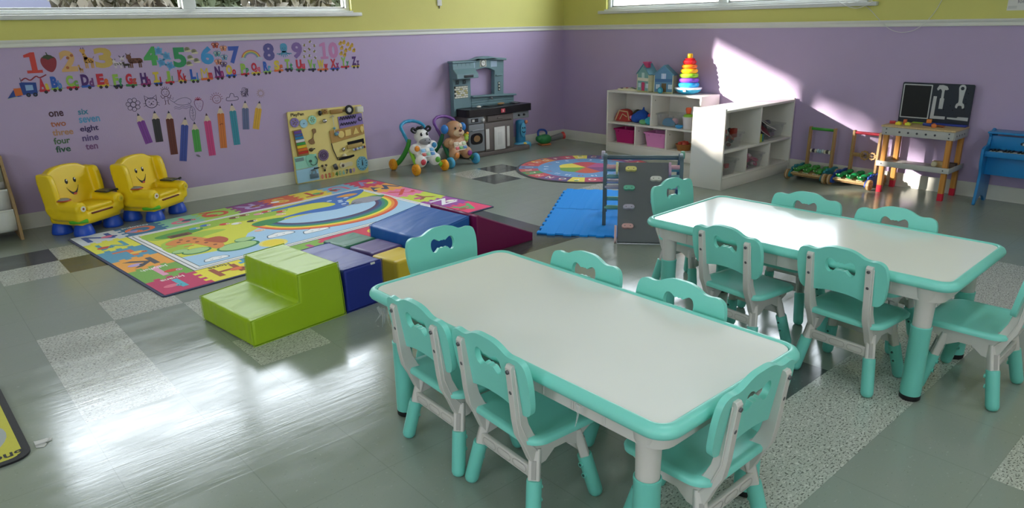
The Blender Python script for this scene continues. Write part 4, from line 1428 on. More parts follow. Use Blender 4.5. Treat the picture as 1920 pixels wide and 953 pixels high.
# --- in the second shelf
def fill(b, cols, lx, ly, z0, n, seed, r0=.018, r1=.03):
    q = random.Random(seed)
    for k in range(n):
        x, y = q.uniform(-lx / 2, lx / 2), q.uniform(-ly / 2, ly / 2)
        r = q.uniform(r0, r1)
        m = C(cols[k % len(cols)], .55)
        if k % 3 == 0:
            b.box((x, y, z0 + r * .8 + q.uniform(0, .02)), (r * 1.7, r * 1.3, r), m, None, .003)
        else:
            b.ell((x, y, z0 + r * .8 + q.uniform(0, .02)), (r, r * .8, r * .75), m, None, 10, 8)
def clear_bin(label, size, loc, rz, cols, n, seed, zadd=.0, content_label=None):
    o = bin_(label, size, CLEAR, loc, rz)
    q = random.Random(seed)
    lx, ly = size[0] * .86 - .062, size[1] * .86 - .062
    for k in range(n):
        b = MB(); r = q.uniform(.020, .030)
        layer = k // 8
        x, y = q.uniform(-lx / 2, lx / 2), q.uniform(-ly / 2, ly / 2)
        zz = .007 + r * .7 + layer * .032
        if k % 3 == 0:
            b.box((x, y, zz + .004), (r * 1.7, r * 1.4, r * 1.3), C(cols[k % len(cols)], .55), R(q.uniform(0, 90)) if False else None, .003)
        elif k % 3 == 1:
            b.ell((x, y, zz), (r, r * .85, r * .7), C(cols[k % len(cols)], .55), None, 12, 8)
        else:
            b.torus(r * .75, r * .28, C(cols[k % len(cols)], .55), T(x, y, zz) @ R(q.uniform(0, 60), 'X'), 16, 8)
        c = b.build('small_toy', None, (loc[0], loc[1], loc[2]), (0, 0, radians(rz)))
        tag(c, content_label, 'toy', content_label)
    return o
clear_bin('clear bin heaped with red and brown toys, upper left in the sunlit shelf', (.27, .20, .115), on2(.185, .125, ZM), 0, ['#8a2f22', '#6a3a2a', '#3f4a4a', '#a83a2a', '#54605a', '#8a6a5a'], 30, 5, content_label='small red and brown toys in the clear bin under the sunlit shelf top')
clear_bin('clear bin of grey and purple toys behind the tilted picture frame', (.27, .20, .115), on2(.845, .140, ZM), 0, ['#6a6a72', '#5a4a6a', '#8a8a8a', '#4a4a52', '#7a6a7a'], 26, 9, content_label='small grey and purple toys in the bin behind the picture frame')
clear_bin('clear bin with red toys at its bottom, in the bottom left cubby', (.24, .19, .115), on2(.155, .125, ZB), 0, ['#a8323a', '#7a2a32', '#5f6f5a', '#8a3a42'], 14, 13, content_label='small red toys in the bottom left clear bin')
clear_bin('wide clear bin of pink and white toys in the bottom middle cubby', (.275, .20, .115), on2(.52, .125, ZB), 0, ['#a83a78', '#d8c8d0', '#7a3a6a', '#b8527a', '#6a5a6a', '#c86a8a'], 24, 17, content_label='small pink and white toys in the wide bottom bin')
# leaning frames and the lime box in the upper right cubby
t = thing('framed_picture', 'small dark framed picture with a pale edge, tilted on the clear bin', 'picture', on2(.70, .055, ZM + .132), 0)
Mf = R(20, 'Y') @ R(28, 'X')
b = MB(); b.prism(rrect(.17, .12, .006), 0, .006, C('#d5d2cf', .5), Mf, [rrect(.15, .10, .004)]); b.build('frame', t)
b = MB(); b.prism(rrect(.152, .102, .004), .001, .003, C('#23202a', .35), Mf); b.build('backing', t)
toy('picture_card', 'maroon backed card leaning below the picture frame', 'card', lambda b: (b.prism(rrect(.14, .075, .004), 0, .004, C('#7a2a3a', .5), R(24, 'Y') @ R(48, 'X')), b.prism(rrect(.15, .085, .004), -.003, 0, C('#d0c9c9', .5), R(24, 'Y') @ R(48, 'X'))), on2(.655, .045, ZM + .088), 0)
toy('toy_box', 'small lime and teal box standing at the upper cubby divider', 'box', lambda b: (b.boxr(-.035, .018, -.03, .03, 0, .066, C('#b8c832', .5), None, .003), b.boxr(.0185, .044, -.03, .03, 0, .062, C('#2f7a7a', .5), None, .003)), on2(.588, .06, ZM), 0)
# ------------------------------------------------------------------ play kitchen
KT = mat('grey_teal_plastic', '#6d8b92', .5, noise=.05)
KB = mat('brown_grey_plastic', '#6b6360', .5, noise=.04)
KD = mat('dark_counter_plastic', '#1d1c20', .35, noise=.1)
KS = mat('steel_grey_plastic', '#80858a', .4)
LFT = Matrix(((1, 0, 0, 0), (0, 0, -1, 0), (0, 1, 0, 0), (0, 0, 0, 1)))   # drawing (x, z) onto a plane facing the viewer (-y)
t = thing('play_kitchen', 'grey-teal and brown toy kitchen with a black counter against the left wall', 'toy kitchen', (-1.13, -.02, 0), 0)
X = lambda x: x + 1.13
yf = -.205
def face(y):
    return T(0, y, 0) @ LFT
b = MB()
b.boxr(X(-1.53), X(-.955), yf + .012, 0, .035, .40, KB, None, .004)
b.boxr(X(-1.535), X(-.82), yf - .002, 0, 0.0, .045, KB, None, .008); b.boxr(X(-.83), X(-.728), yf - .002, -.125, 0.0, .045, KB, None, .006)
b.build('cabinet_body', t)
b = MB(); b.boxr(X(-.975), X(-.945), yf + .004, -.10, .04, .40, KB, None, .004); b.build('side_leg', t)
b = MB(); b.boxr(X(-.955), X(-.728), -.012, 0, .30, .40, KB, None, .002); b.build('rear_rail', t)
b = MB()
b.boxr(X(-.955), X(-.728), yf + .006, 0, .325, .395, KS, None, .006)
for q in (-.87, -.80):
    b.lathe([(0, 0), (.012, 0), (.010, .012), (0, .012)], KD, T(X(q), yf + .006, .36) @ R(90, 'X'), 14)
b.build('control_panel', t)
b = MB()
b.prism([(X(-1.545), -.0), (X(-1.545), yf + .03), (X(-1.515), yf - .015), (X(-1.30), yf - .02), (X(-1.27), yf - .03), (X(-.985), yf - .03), (X(-.96), yf - .018), (X(-.718), yf - .018), (X(-.718), 0)], .398, .470, KD)
b.build('countertop', t, bevel=.006)
b = MB(); b.boxr(X(-1.22), X(-1.03), -.15, -.04, .471, .4765, mat('sink_black', '#0e0e11', .2), None, .002); b.build('sink', t)
b = MB()
b.tube([(X(-1.125), -.035, .470), (X(-1.125), -.035, .525), (X(-1.125), -.05, .545), (X(-1.125), -.08, .548), (X(-1.125), -.095, .535)], .009, KS, 10)
b.build('faucet', t)
for q in (-1.20, -1.055):
    b = MB(); b.cyl((X(q), -.04, .470), (X(q), -.04, .50), .009, KS); b.box((X(q), -.04, .503), (.04, .010, .008), KS, None, .003); b.build('faucet_handle', t)
b = MB()
b.boxr(X(-.87), X(-.79), -.14, -.06, .470, .476, KD, None, .002); b.lathe([(0, .476), (.036, .476), (.036, .484), (.0, .484)], KS, T(X(-.83), -.1, 0), 20); b.build('burner', t)
# stove and oven door
b = MB(); b.boxr(X(-1.528), X(-1.333), yf - .006, yf + .02, .335, .395, KS, None, .005); b.build('oven_panel', t)
b = MB(); b.boxr(X(-1.495), X(-1.41), yf - .009, yf, .348, .382, C('#26262a', .4)); b.boxr(X(-1.485), X(-1.455), yf - .010, yf, .354, .376, C('#d0d0cc', .5)); b.build('oven_display', t)
b = MB(); b.lathe([(0, 0), (.018, 0), (.014, .018), (0, .019)], C('#c9c9c6', .35), T(X(-1.353), yf - .006, .364) @ R(90, 'X'), 18); b.build('knob', t)
b = MB()
b.boxr(X(-1.528), X(-1.336), yf - .010, yf + .014, .062, .328, KS, None, .006)
o = b.build('oven_door', t)
b = MB()
b.prism(spline([(X(-1.505), .150), (X(-1.505), .225), (X(-1.44), .243), (X(-1.372), .225), (X(-1.372), .150), (X(-1.44), .135)], 4), 0, .004, C('#131316', .3), face(yf - .0105))
b.prism(circ(.040, 20, X(-1.438), .190, .032), .004, .0055, mat('toast_brown', '#8a6a45', .6, noise=.3, nscale=90), face(yf - .0105)); b.build('oven_window', o)
b = MB(); b.tube([(X(-1.515), yf - .011, .268), (X(-1.505), yf - .03, .272), (X(-1.43), yf - .034, .276), (X(-1.36), yf - .03, .272), (X(-1.35), yf - .011, .268)], .006, KS, 8); b.build('oven_handle', o)
# middle cupboard
b = MB()
b.boxr(X(-1.325), X(-.965), yf - .006, yf + .013, .050, .325, KB, None, .004)
for xa, xb in ((-1.318, -1.276), (-1.045, -1.010)):
    b.boxr(X(xa), X(xb), yf - .009, yf, .068, .268, mat('light_panel_plastic', '#cbc9c6', .5), None, .002)
o = b.build('cupboard_door', t)
b = MB(); b.boxr(X(-1.215), X(-1.075), yf - .016, yf - .006, .050, .275, C('#d4d3d0', .5), None, .003)
b.boxr(X(-1.195), X(-1.095), yf - .018, yf - .010, .075, .25, C('#d9d8d5', .5), None, .003); b.boxr(X(-1.175), X(-1.115), yf - .0195, yf - .012, .10, .225, C('#d0cfcc', .5), None, .002); b.build('door_panel', o)
b = MB(); b.boxr(X(-1.29), X(-.975), yf - .010, yf + .013, .335, .392, KB, None, .006); o = b.build('drawer', t)
b = MB(); b.box((X(-1.135), yf - .014, .362), (.07, .012, .012), KB, None, .004); b.build('drawer_handle', o)
b = MB(); b.boxr(X(-1.135), X(-1.085), yf - .034, yf - .028, .412, .45, C('#c94a5a', .5), None, .002)
b.text('5', .030, C('#f0e2e2', .5), T(X(-1.11), yf - .0345, .420) @ LFT, 0); b.build('badge', t)
# hutch
yh = -.075
b = MB()
post_l = [(X(-1.575), .40), (X(-1.575), .905), (X(-1.36), .905), (X(-1.36), .50), (X(-1.36), .47), (X(-1.545), .47), (X(-1.545), .40)]
b.prism(post_l, -.0, .055, KT, face(0) )
b.prism([(X(-1.36), .47), (X(-1.36), .575), (X(-1.06), .575), (X(-1.06), .64), (X(-1.052), .80), (X(-1.06), .807), (X(-1.12), .832), (X(-1.19), .838), (X(-1.28), .825), (X(-1.345), .79), (X(-1.36), .78), (X(-1.36), .915), (X(-1.24), .935), (X(-1.15), .938), (X(-1.06), .925), (X(-.925), .910), (X(-.94), .575), (X(-.80), .552), (X(-.80), .47)], 0, .055, KT, face(0))
b.build('hutch', t, bevel=.006)
b = MB()
b.prism([(X(-1.590), .897), (X(-1.590), .918), (X(-1.345), .921), (X(-1.24), .945), (X(-1.15), .948), (X(-1.05), .932), (X(-.915), .920), (X(-.915), .898), (X(-1.05), .908), (X(-1.15), .922), (X(-1.24), .918), (X(-1.345), .897)], 0, .085, KT, face(0))
b.build('cornice', t, bevel=.006)
b = MB()   # range hood
b.prism([(-.055, .755), (-.055, .90), (-.075, .90), (-.080, .845), (-.135, .80), (-.14, .755)], X(-1.585), X(-1.325), KT, Matrix(((0, 0, 1, 0), (1, 0, 0, 0), (0, 1, 0, 0), (0, 0, 0, 1))))
o = b.build('range_hood', t, bevel=.006)
b = MB(); b.boxr(X(-1.50), X(-1.39), -.143, -.138, .765, .79, C('#2d3436', .4), None, .002); b.build('hood_display', o)
for q in (-1.555, -1.52, -1.485, -1.45, -1.415, -1.38):
    pass
b = MB()
for q in (-1.53, -1.48, -1.43, -1.38):
    b.boxr(X(q), X(q) + .003, -.078, -.06, .835, .895, C('#587077', .5))
b.build('plank_groove', o)
b = MB()
b.boxr(X(-1.565), X(-1.40), -.058, -.054, .57, .685, C('#2f3230', .6))
o = b.build('tile_sticker', t)
for r_ in range(6):
    for k in range(5):
        off = .0165 if r_ % 2 else 0
        xa = -1.563 + k * .033 + off
        s = MB(); s.boxr(X(xa), X(min(xa + .030, -1.402)), -.0592, -.058, .572 + r_ * .0188, .5875 + r_ * .0188, C('#d8d8c8' if (r_ in (0, 5) or (r_ + k) % 3) else '#b9b07a', .5)); s.build('tile', o)
for q in (-1.525, -1.44):
    b = MB(); b.boxr(X(q - .022), X(q + .022), -.058, -.054, .70, .742, C('#4f646a', .5), None, .002); b.torus(.013, .003, C('#2f3a3e', .5), T(X(q), -.059, .721) @ R(90, 'X'), 16, 6); b.build('dial', t)
b = MB()
b.boxr(X(-1.375), X(-1.30), -.0565, -.054, .845, .90, mat('pale_blue_panel', '#9fb4c8', .4)); b.build('cupboard_pane', t)
b = MB(); b.boxr(X(-1.10), X(-1.02), -.0565, -.054, .842, .90, mat('pale_blue_panel', '#9fb4c8', .4)); b.build('cupboard_pane', t)
b = MB(); b.boxr(X(-1.24), X(-1.155), -.0575, -.054, .848, .918, C('#b9bcae', .5), None, .002); o = b.build('clock_panel', t)
b = MB(); b.lathe([(0, 0), (.030, 0), (.030, .004), (.025, .004), (0, .003)], C('#e4e4dc', .5), T(X(-1.198), -.0575, .884) @ R(90, 'X'), 24); b.torus(.029, .003, C('#26282a', .5), T(X(-1.198), -.060, .884) @ R(90, 'X'), 24, 6)
b.stroke([(X(-1.198), .884), (X(-1.212), .893)], .004, .0052, C('#151515'), face(-.0575)); b.stroke([(X(-1.198), .884), (X(-1.180), .884)], .003, .0052, C('#151515'), face(-.0575)); b.build('clock', o)
for k in range(3):
    b = MB(); b.cyl((X(-1.0), -.055, .62 + k * .03), (X(-1.0), -.060, .62 + k * .03), .009, C('#c9cfc4', .5), seg=14); b.boxr(X(-1.014), X(-.986), -.0565, -.054, .606 + k * .03, .634 + k * .03, C('#2c3536', .5)); b.build('phone_button', t)
b = MB(); b.boxr(X(-1.04), X(-.955), -.066, -.05, .752, .766, KT, None, .003); b.build('post_trim', t)
b = MB()
for k in range(3):
    b.boxr(X(-1.36), X(-.81), -.0580, -.05, .482 + k * .024, .500 + k * .024, KT, None, .003)
b.build('backsplash_board', t)
b = MB(); b.prism([(X(-1.36), .568), (X(-1.36), .582), (X(-.79), .562), (X(-.79), .546)], 0, .085, KT, face(0)); b.build('ledge', t, bevel=.004)
# crumbs of play food on the counter
toy('play_food', 'small white play food piece on the black kitchen counter', 'play food', lambda b: b.ell((0, 0, .011), (.026, .018, .011), C('#d8d4cc', .5)), (-1.345, -.17, .4705))
toy('play_food', 'tan play food piece lying beside the black kitchen sink', 'play food', lambda b: b.ell((0, 0, .010), (.045, .02, .010), C('#b08a5a', .6)), (-1.0, -.10, .4705))

# ------------------------------------------------------------------ toys in the corner
t = thing('toy_vacuum', 'light blue smiling toy standing under the right end of the kitchen counter', 'toy', (-.690, -.072, 0.0003), -8)
BL = mat('sky_blue_toy_plastic', '#58b0d8', .4)
b = MB(); b.lathe([(0, 0), (.105, 0), (.11, .015), (.10, .04), (.07, .055), (0, .06)], BL, S(1, .52, 1), 30); b.build('base', t, smooth=60)
b = MB(); b.lathe([(0, .05), (.055, .05), (.058, .09), (.05, .13), (.05, .22), (.056, .25), (.05, .275), (.03, .285), (0, .286)], mat('deep_blue_toy_plastic', '#2f8ab8', .4), T(-.02, .005, 0) @ S(1, .75, 1), 26); b.build('body', t, smooth=60)
b = MB(); b.ell((-.015, -.042, .185), (.034, .010, .075), BL); o = b.build('face_plate', t)
for s in (-1, 1):
    b = MB(); b.ell((-.015 + s * .012, -.052, .205), (.006, .003, .010), C('#16181c', .3)); b.build('eye', o)
b = MB(); b.tube([(-.035, -.051, .172), (-.025, -.054, .160), (-.012, -.055, .157), (.0, -.053, .166)], .004, C('#16181c', .3), 6); b.build('mouth', o)
b = MB(); b.ell((.03, -.03, .262), (.020, .014, .020), C('#d88a6a', .5)); b.build('button', t)
b = MB(); b.lathe([(0, 0), (.02, 0), (.018, .008), (0, .009)], C('#e8c84a', .5), T(.0, -.048, .035) @ R(50, 'X')); b.build('star_button', t)
t = thing('toy_leaf_blower', 'green toy with a blue handle and a grey and red nozzle lying by the corner', 'toy', (-.455, -.165, .0005), -13)
b = MB(); b.ell((0, 0, .060), (.085, .055, .055), mat('bottle_green_plastic', '#2c8048', .4)); b.ell((-.06, 0, .07), (.045, .045, .04), mat('bottle_green_plastic', '#2c8048', .4)); b.build('housing', t, remesh=.006)
b = MB(); b.boxr(-.06, .06, -.045, .045, 0, .016, C('#c07040', .5), None, .006); b.build('foot', t)
b = MB(); b.tube(spline([(-.075, 0, .09), (-.08, 0, .14), (-.055, 0, .165), (.0, 0, .158), (.025, 0, .13), (.02, 0, .105)], 3, False), .011, C('#2a4a98', .45), 10); b.build('handle', t)
b = MB(); b.cyl((.06, 0, .055), (.22, 0, .078), .026, C('#75767a', .5), r1=.034, seg=20); b.build('nozzle', t, smooth=60)
b = MB(); b.cyl((.215, 0, .077), (.245, 0, .082), .036, C('#c23a3a', .45), r1=.041, seg=22, bev=.003); b.cyl((.243, 0, .0815), (.2465, 0, .082), .028, C('#5a1a1a', .5), seg=20); b.build('nozzle_ring', t)

# ------------------------------------------------------------------ walkers
def wheel(t, name, c, r, w, m, hub):
    b = MB()
    Mw = T(*c) @ R(90, 'Y')
    b.lathe([(0, -w / 2), (r * .55, -w / 2), (r * .82, -w / 2), (r, -w * .30), (r, w * .30), (r * .82, w / 2), (r * .55, w / 2), (0, w / 2)], m, Mw, 26)
    for s in (-1, 1):
        b.lathe([(0, 0), (r * .35, 0), (r * .30, .006), (0, .007)], hub, T(*c) @ R(90 * s, 'Y') @ T(0, 0, w / 2), 16)
        for k in range(6):
            a = 2 * pi * k / 6
            b.ell((c[0] + s * w / 2, c[1] + r * .62 * cos(a), c[2] + r * .62 * sin(a)), (.003, r * .11, r * .11), hub, None, 8, 6)
    return b.build(name, t, smooth=50)
def walker(name, label, loc, rz, wm, frame_m, frame_l, handle_m, body_m, kind):
    t = thing(name, label, 'baby walker', loc, rz)
    # local: faces -y; track .33 front, wheels r .05
    r = .050
    hub = C('#e08a18' if kind == 'zebra' else '#3a90c0', .45)
    for x in (-.152, .152):
        wheel(t, 'wheel', (x, -.185, r), r, .042, wm, hub)
        wheel(t, 'wheel', (x, .185, r), r, .042, wm, hub)
    for x in (-.125, .125):
        b = MB()
        b.tube(spline([(x, .185, .05), (x * .98, .12, .085), (x * .9, .05, .155), (x * .8, 0.0, .235), (x * .75, -.01, .29)], 4, False), .017, frame_m, 10, flat=1.4)
        b.tube([(x, .185, .05), (x * 1.12, .185, .05)], .014, frame_m, 8)
        b.build('side_frame', t, smooth=60)
        b = MB()
        b.tube(spline([(x, -.185, .05), (x * .95, -.15, .075), (x * .85, -.09, .12), (x * .8, -.03, .20)], 4, False), .016, frame_l, 10, flat=1.4)
        b.tube([(x, -.185, .05), (x * 1.12, -.185, .05)], .014, frame_l, 8)
        b.build('front_leg', t, smooth=60)
    b = MB()
    hp = spline([(-.10, .0, .27), (-.118, .035, .345), (-.115, .075, .395), (-.06, .105, .425), (.0, .112, .432), (.06, .105, .425), (.115, .075, .395), (.118, .035, .345), (.10, .0, .27)], 5, False)
    b.tube(hp, [.014 + .002 * (i % 4 == 0) for i in range(len(hp))], handle_m, 10); b.build('handle', t, smooth=60)
    # body: central panel with four round paws
    b = MB()
    tilt_y = lambda z: -.135 + (z - .12) * .42
    for (x, z, rx, rz_) in ((0, .175, .085, .085), (-.085, .215, .062, .048), (.085, .225, .062, .048), (-.055, .155, .05, .05), (.055, .155, .05, .05), (-.075, .112, .058, .058), (.075, .112, .058, .058), (0, .25, .06, .05)):
        b.ell((x, tilt_y(z) - (.012 if z < .13 else 0), z), (rx, .040, rz_), body_m)
    body = b.build('body', t, remesh=.0065)
    Mp = T(0, tilt_y(.18) - .043, .182) @ R(-22, 'X') @ LFT
    b = MB(); b.prism(rrect(.145, .082, .014), 0, .006, C('#cfd8de' if kind == 'zebra' else '#d9cdb8', .45), Mp); pan = b.build('activity_panel', t, bevel=.002)
    cols = ['#7fb8e0', '#e8e8e0', '#5aa0d0', '#c0504a', '#8fc0a0', '#4a86c0'] if kind == 'zebra' else ['#c9b8a0', '#e0d4bc', '#b8c8a0', '#c0404a', '#5aa05a', '#4a7ab0']
    for k in range(6):
        b = MB(); b.box((-.046 + .046 * (k % 3), .018 - .036 * (k // 3), .008), (.040, .028, .005), C(cols[k], .4), Mp, .002); b.build('piano_key' if k > 2 else 'page', pan)
    spots = (((-.095, .222), '#e8902a'), ((.092, .232), '#2f86b8'), ((-.078, .108), '#c43a4a'), ((.078, .112), '#5aa838')) if kind == 'zebra' else (((-.095, .222), '#c9a078'), ((.1, .238), '#9ac04a'), ((-.078, .108), '#d8843a'), ((.078, .112), '#8a3a8a'))
    for (x, z), hc in spots:
        b = MB(); b.ell((x, tilt_y(z) - (.054 if z < .15 else .040), z), (.026, .014, .026), C(hc, .4)); b.build('activity_button', t)
    # head
    b = MB()
    hy = -.065
    if kind == 'zebra':
        b.ell((0, hy, .318), (.070, .055, .062), body_m); b.ell((.004, hy - .030, .285), (.064, .050, .042), body_m)
        head = b.build('head', t, remesh=.006)
        b = MB(); b.ell((.006, hy - .046, .278), (.061, .044, .036), mat('zebra_muzzle_grey', '#8f8f96', .45)); b.build('muzzle', head, smooth=60)
        for s in (-1, 1):
            b = MB(); b.ell((.006 + s * .022, hy - .086, .290), (.005, .004, .006), C('#55555c', .4)); b.build('nostril', head)
            b = MB(); b.ell((s * .030, hy - .050, .338), (.012, .009, .016), C('#17171c', .25)); b.ell((s * .030 + .004, hy - .058, .343), (.004, .003, .005), C('#f4f4f4', .3)); b.build('eye', head)
            b = MB(); b.tube(spline([(s * .050, hy + .005, .365), (s * .078, hy + .0, .392), (s * .100, hy - .005, .378), (s * .082, hy - .008, .358), (s * .055, hy, .355)], 3), .011, C('#16161c', .45), 8, True); b.build('ear', head)
        b = MB()
        for q in ((-.02, .012, .383), (.0, -.008, .390), (.018, .01, .386), (-.004, .028, .384), (-.035, .02, .372)):
            b.ell((q[0], hy + q[1], q[2]), (.020, .016, .016), C('#1a1a22', .5), None, 12, 8)
        b.build('mane', head)
        b = MB(); b.tube([(.010, hy - .091, .262), (.022, hy - .090, .256), (.034, hy - .082, .264)], .0045, C('#1a1a1f', .4), 6); b.build('mouth', head)
    else:
        b.ell((0, hy, .335), (.088, .070, .072), body_m); b.ell((.0, hy - .032, .295), (.078, .058, .045), mat('puppy_cream', '#d9bb98', .5))
        head = b.build('head', t, remesh=.006)
        b = MB(); b.ell((.006, hy - .054, .298), (.068, .044, .038), mat('puppy_cream', '#d9bb98', .5)); b.build('muzzle', head, smooth=60)
        b = MB(); b.ell((.032, hy - .044, .352), (.030, .028, .036), mat('puppy_cream', '#d9bb98', .5)); b.build('eye_patch', head)
        b = MB(); b.ell((.002, hy - .098, .325), (.019, .012, .012), C('#6a2a22', .3)); b.build('nose', head)
        for s in (-1, 1):
            b = MB(); b.ell((s * .032, hy - .066, .345), (.009, .007, .012), C('#17171c', .25)); b.build('eye', head)
            b = MB(); b.ell((s * .106, hy + .0, .338), (.034, .036, .042), mat('ear_blue_plastic', '#2f7fd0', .4)); b.build('ear', head)
        b = MB(); b.tube([(-.020, hy - .090, .296), (.006, hy - .096, .284), (.034, hy - .086, .297)], .0045, C('#7a2a2a', .4), 6); b.build('mouth', head)
        b = MB(); b.ell((.108, -.115, .262), (.026, .022, .024), C('#b8c83a', .4)); b.ell((.112, -.13, .285), (.014, .012, .012), C('#e8a03a', .4)); b.build('spinner', t)
    return t
walker('baby_walker', 'zebra baby walker with orange wheels and a blue handle ring', (-2.178, -.310, .0003), 0, mat('orange_wheel_plastic', '#f0a21e', .45), mat('grass_green_plastic', '#3f9a3a', .45), mat('lime_plastic', '#8fd03a', .45), mat('cyan_handle_plastic', '#2f9ac8', .45), mat('white_toy_plastic', '#e6e4e2', .4), 'zebra')
walker('baby_walker', 'brown puppy baby walker with blue wheels, between the zebra and the kitchen', (-1.785, -.262, .0003), 3, mat('blue_wheel_plastic', '#4aa6d0', .45), mat('dark_green_plastic', '#2a7a52', .45), mat('dark_green_plastic', '#2a7a52', .45), mat('purple_handle_plastic', '#7a4a9a', .45), mat('tan_toy_plastic', '#b98a66', .5), 'puppy')
# ------------------------------------------------------------------ wooden push carts
BEECH = wood_mat('beech_wood', '#9c7a4e', '#b8945f', .5, 30)
BEECHX = wood_mat('beech_wood_tray', '#b0905e', '#c8a873', .5, 30, 'Y')
def push_cart(label, loc, rz, side_m, scale_m, bar_m, kind):
    """local: front toward -y, wall toward +y"""
    t = thing('push_cart', label, 'push cart', loc, rz)
    Lx, Dy = .285, .27
    for s in (-1, 1):
        b = MB()
        pr = spline([(-Dy / 2, .020), (-Dy / 2 - .005, .05), (-Dy / 2 + .03, .075), (-.05, .085), (.03, .098), (.09, .105), (Dy / 2, .085), (Dy / 2, .03), (.06, .018), (-.06, .018)], 4)
        b.prism(pr, s * (Lx / 2 - .012) - .008, s * (Lx / 2 - .012) + .008, side_m, Matrix(((0, 0, 1, 0), (1, 0, 0, 0), (0, 1, 0, 0), (0, 0, 0, 1))))
        b.build('side_board', t, bevel=.003)
    b = MB(); b.boxr(-Lx / 2 + .02, Lx / 2 - .02, -Dy / 2, Dy / 2 - .02, .046, .060, BEECHX, None, .002); b.build('tray', t)
    b = MB(); b.tube([(-Lx / 2 + .02, -.10, .033), (Lx / 2 - .02, -.10, .033)], .006, BEECH, 8); b.tube([(-Lx / 2 + .02, .08, .033), (Lx / 2 - .02, .08, .033)], .006, BEECH, 8); b.build('axle', t)
    # rows of wobbling crocodiles / leaves on the tray
    q = random.Random(3 if kind == 'beads' else 8)
    for k in range(3):
        x = -.082 + .082 * k
        b = MB()
        for j in range(5):
            b.ell((x + q.uniform(-.008, .008), -.105 + j * .046, .080 + .006 * (j % 2) + .006 * j / 4), (.030 - .002 * j, .028, .018), scale_m, None, 14, 8)
        b.ell((x - .012, -.138, .093), (.010, .010, .011), scale_m, None, 10, 8); b.ell((x + .012, -.138, .093), (.010, .010, .011), scale_m, None, 10, 8)
        o = b.build('crocodile', t, remesh=.005)
        for e in (-1, 1):
            w_ = MB(); w_.ell((x + e * .012, -.146, .096), (.0035, .003, .0035), C('#e8ecd8', .3), None, 8, 6); w_.build('eye', o)
        w_ = MB()
        for e in range(-2, 3):
            w_.prism([(-.004, 0), (.004, 0), (0, -.008)], 0, .003, C('#e6e2cc', .5), T(x + e * .010, -.134, .070) @ LFT)
        w_.build('teeth', o)
    for s in (-1, 1):
        b = MB()
        for j in range(6):
            b.ell((s * (Lx / 2 - .012), -.09 + j * .04, .086 + .012 * math.sin(j * 1.2)), (.012, .019, .016), side_m, None, 12, 8)
        b.build('wavy_edge', t, remesh=.005)
    # wheels with rings
    for s in (-1, 1):
        for y, r in ((-.118, .040), (.095, .044)):
            b = MB()
            Mw = T(s * (Lx / 2 + .010), y, r) @ R(90 * s, 'Y')
            b.lathe([(0, -.012), (r, -.012), (r, -.004), (r - .003, -.003), (r - .003, .0), (r, .001), (r, .010), (r - .006, .013), (0, .013)], BEECH, Mw, 28)
            o = b.build('wheel', t, smooth=40)
            w_ = MB(); w_.lathe([(r - .0035, -.0035), (r + .0006, -.0035), (r + .0006, .0005), (r - .0035, .0005)], C('#d8cdb8', .5), Mw, 28)
            for k in range(5):
                a = 2 * pi * k / 5
                w_.lathe([(0, 0), (.004, 0), (.0035, .0015), (0, .0018)], C('#6a4a2c', .6), Mw @ T(.018 * cos(a), .018 * sin(a), .0128), 10)
            w_.build('wheel_ring', o)
    # handle frame
    for s in (-1, 1):
        b = MB(); b.prism([(.062, .055), (.100, .055), (.106, .405), (.076, .405)], s * (.10) - .009, s * (.10) + .009, BEECH, Matrix(((0, 0, 1, 0), (1, 0, 0, 0), (0, 1, 0, 0), (0, 0, 0, 1)))); b.build('handle_post', t, bevel=.003)
    b = MB(); b.cyl((-.1, .091, .388), (.1, .091, .388), .0115, bar_m, seg=16); b.build('handle_bar', t)
    if kind == 'beads':
        b = MB(); b.cyl((-.1, .083, .215), (.1, .083, .215), .004, BEECH, seg=8); rod = b.build('bead_rod', t)
        for k, hc in enumerate(['#d8d2c0', '#35304a', '#d8d2c0', '#b8cfd8', '#9fc0d0', '#c8d8dc', '#d8d2b8', '#55504a', '#e0dcc8']):
            b = MB(); x = -.076 + .019 * k
            b.lathe([(0, -.008), (.011, -.008), (.016, -.003), (.016, .003), (.011, .008), (0, .008)], C(hc, .5), T(x, .083, .215 if k % 2 else .211) @ R(90, 'Y'), 14); b.build('bead', t)
    else:
        b = MB(); b.boxr(-.1, .0, .080, .088, .205, .235, BEECH, None, .003); b.boxr(0, .1, .081, .087, .213, .222, BEECH, None, .002); b.build('gear_bar', t)
        for x, r in ((.004, .034), (.062, .027)):
            b = MB()
            og = [((r + (.004 if (i // 2) % 2 else 0)) * cos(2 * pi * i / 40), (r + (.004 if (i // 2) % 2 else 0)) * sin(2 * pi * i / 40)) for i in range(40)]
            b.prism(og, 0, .010, BEECH, T(x, .079, .222) @ LFT, [circ(r * .68, 24)])
            b.box((x, .074, .222), (r * 1.4, .006, .007), BEECH, R(0)); b.cyl((x, .079, .222), (x, .066, .222), .008, C('#5a4a3a', .6), seg=12)
            b.build('gear', t)
    return t
push_cart('wooden push cart with a green bar, bead row and teal sides, beside the white shelf', (-.185, -3.000, .0003), -90, mat('teal_paint', '#2f8590', .5), mat('green_gloss', '#3a8f3a', .3), mat('green_bar_paint', '#3f9a3a', .45), 'beads')
push_cart('wooden push cart with a red bar and toy gears, beside the workbench', (-.180, -3.345, .0003), -92, mat('royal_blue_paint', '#1f48a0', .45), mat('emerald_gloss', '#128a4c', .2), mat('red_bar_paint', '#d83a50', .45), 'gears')

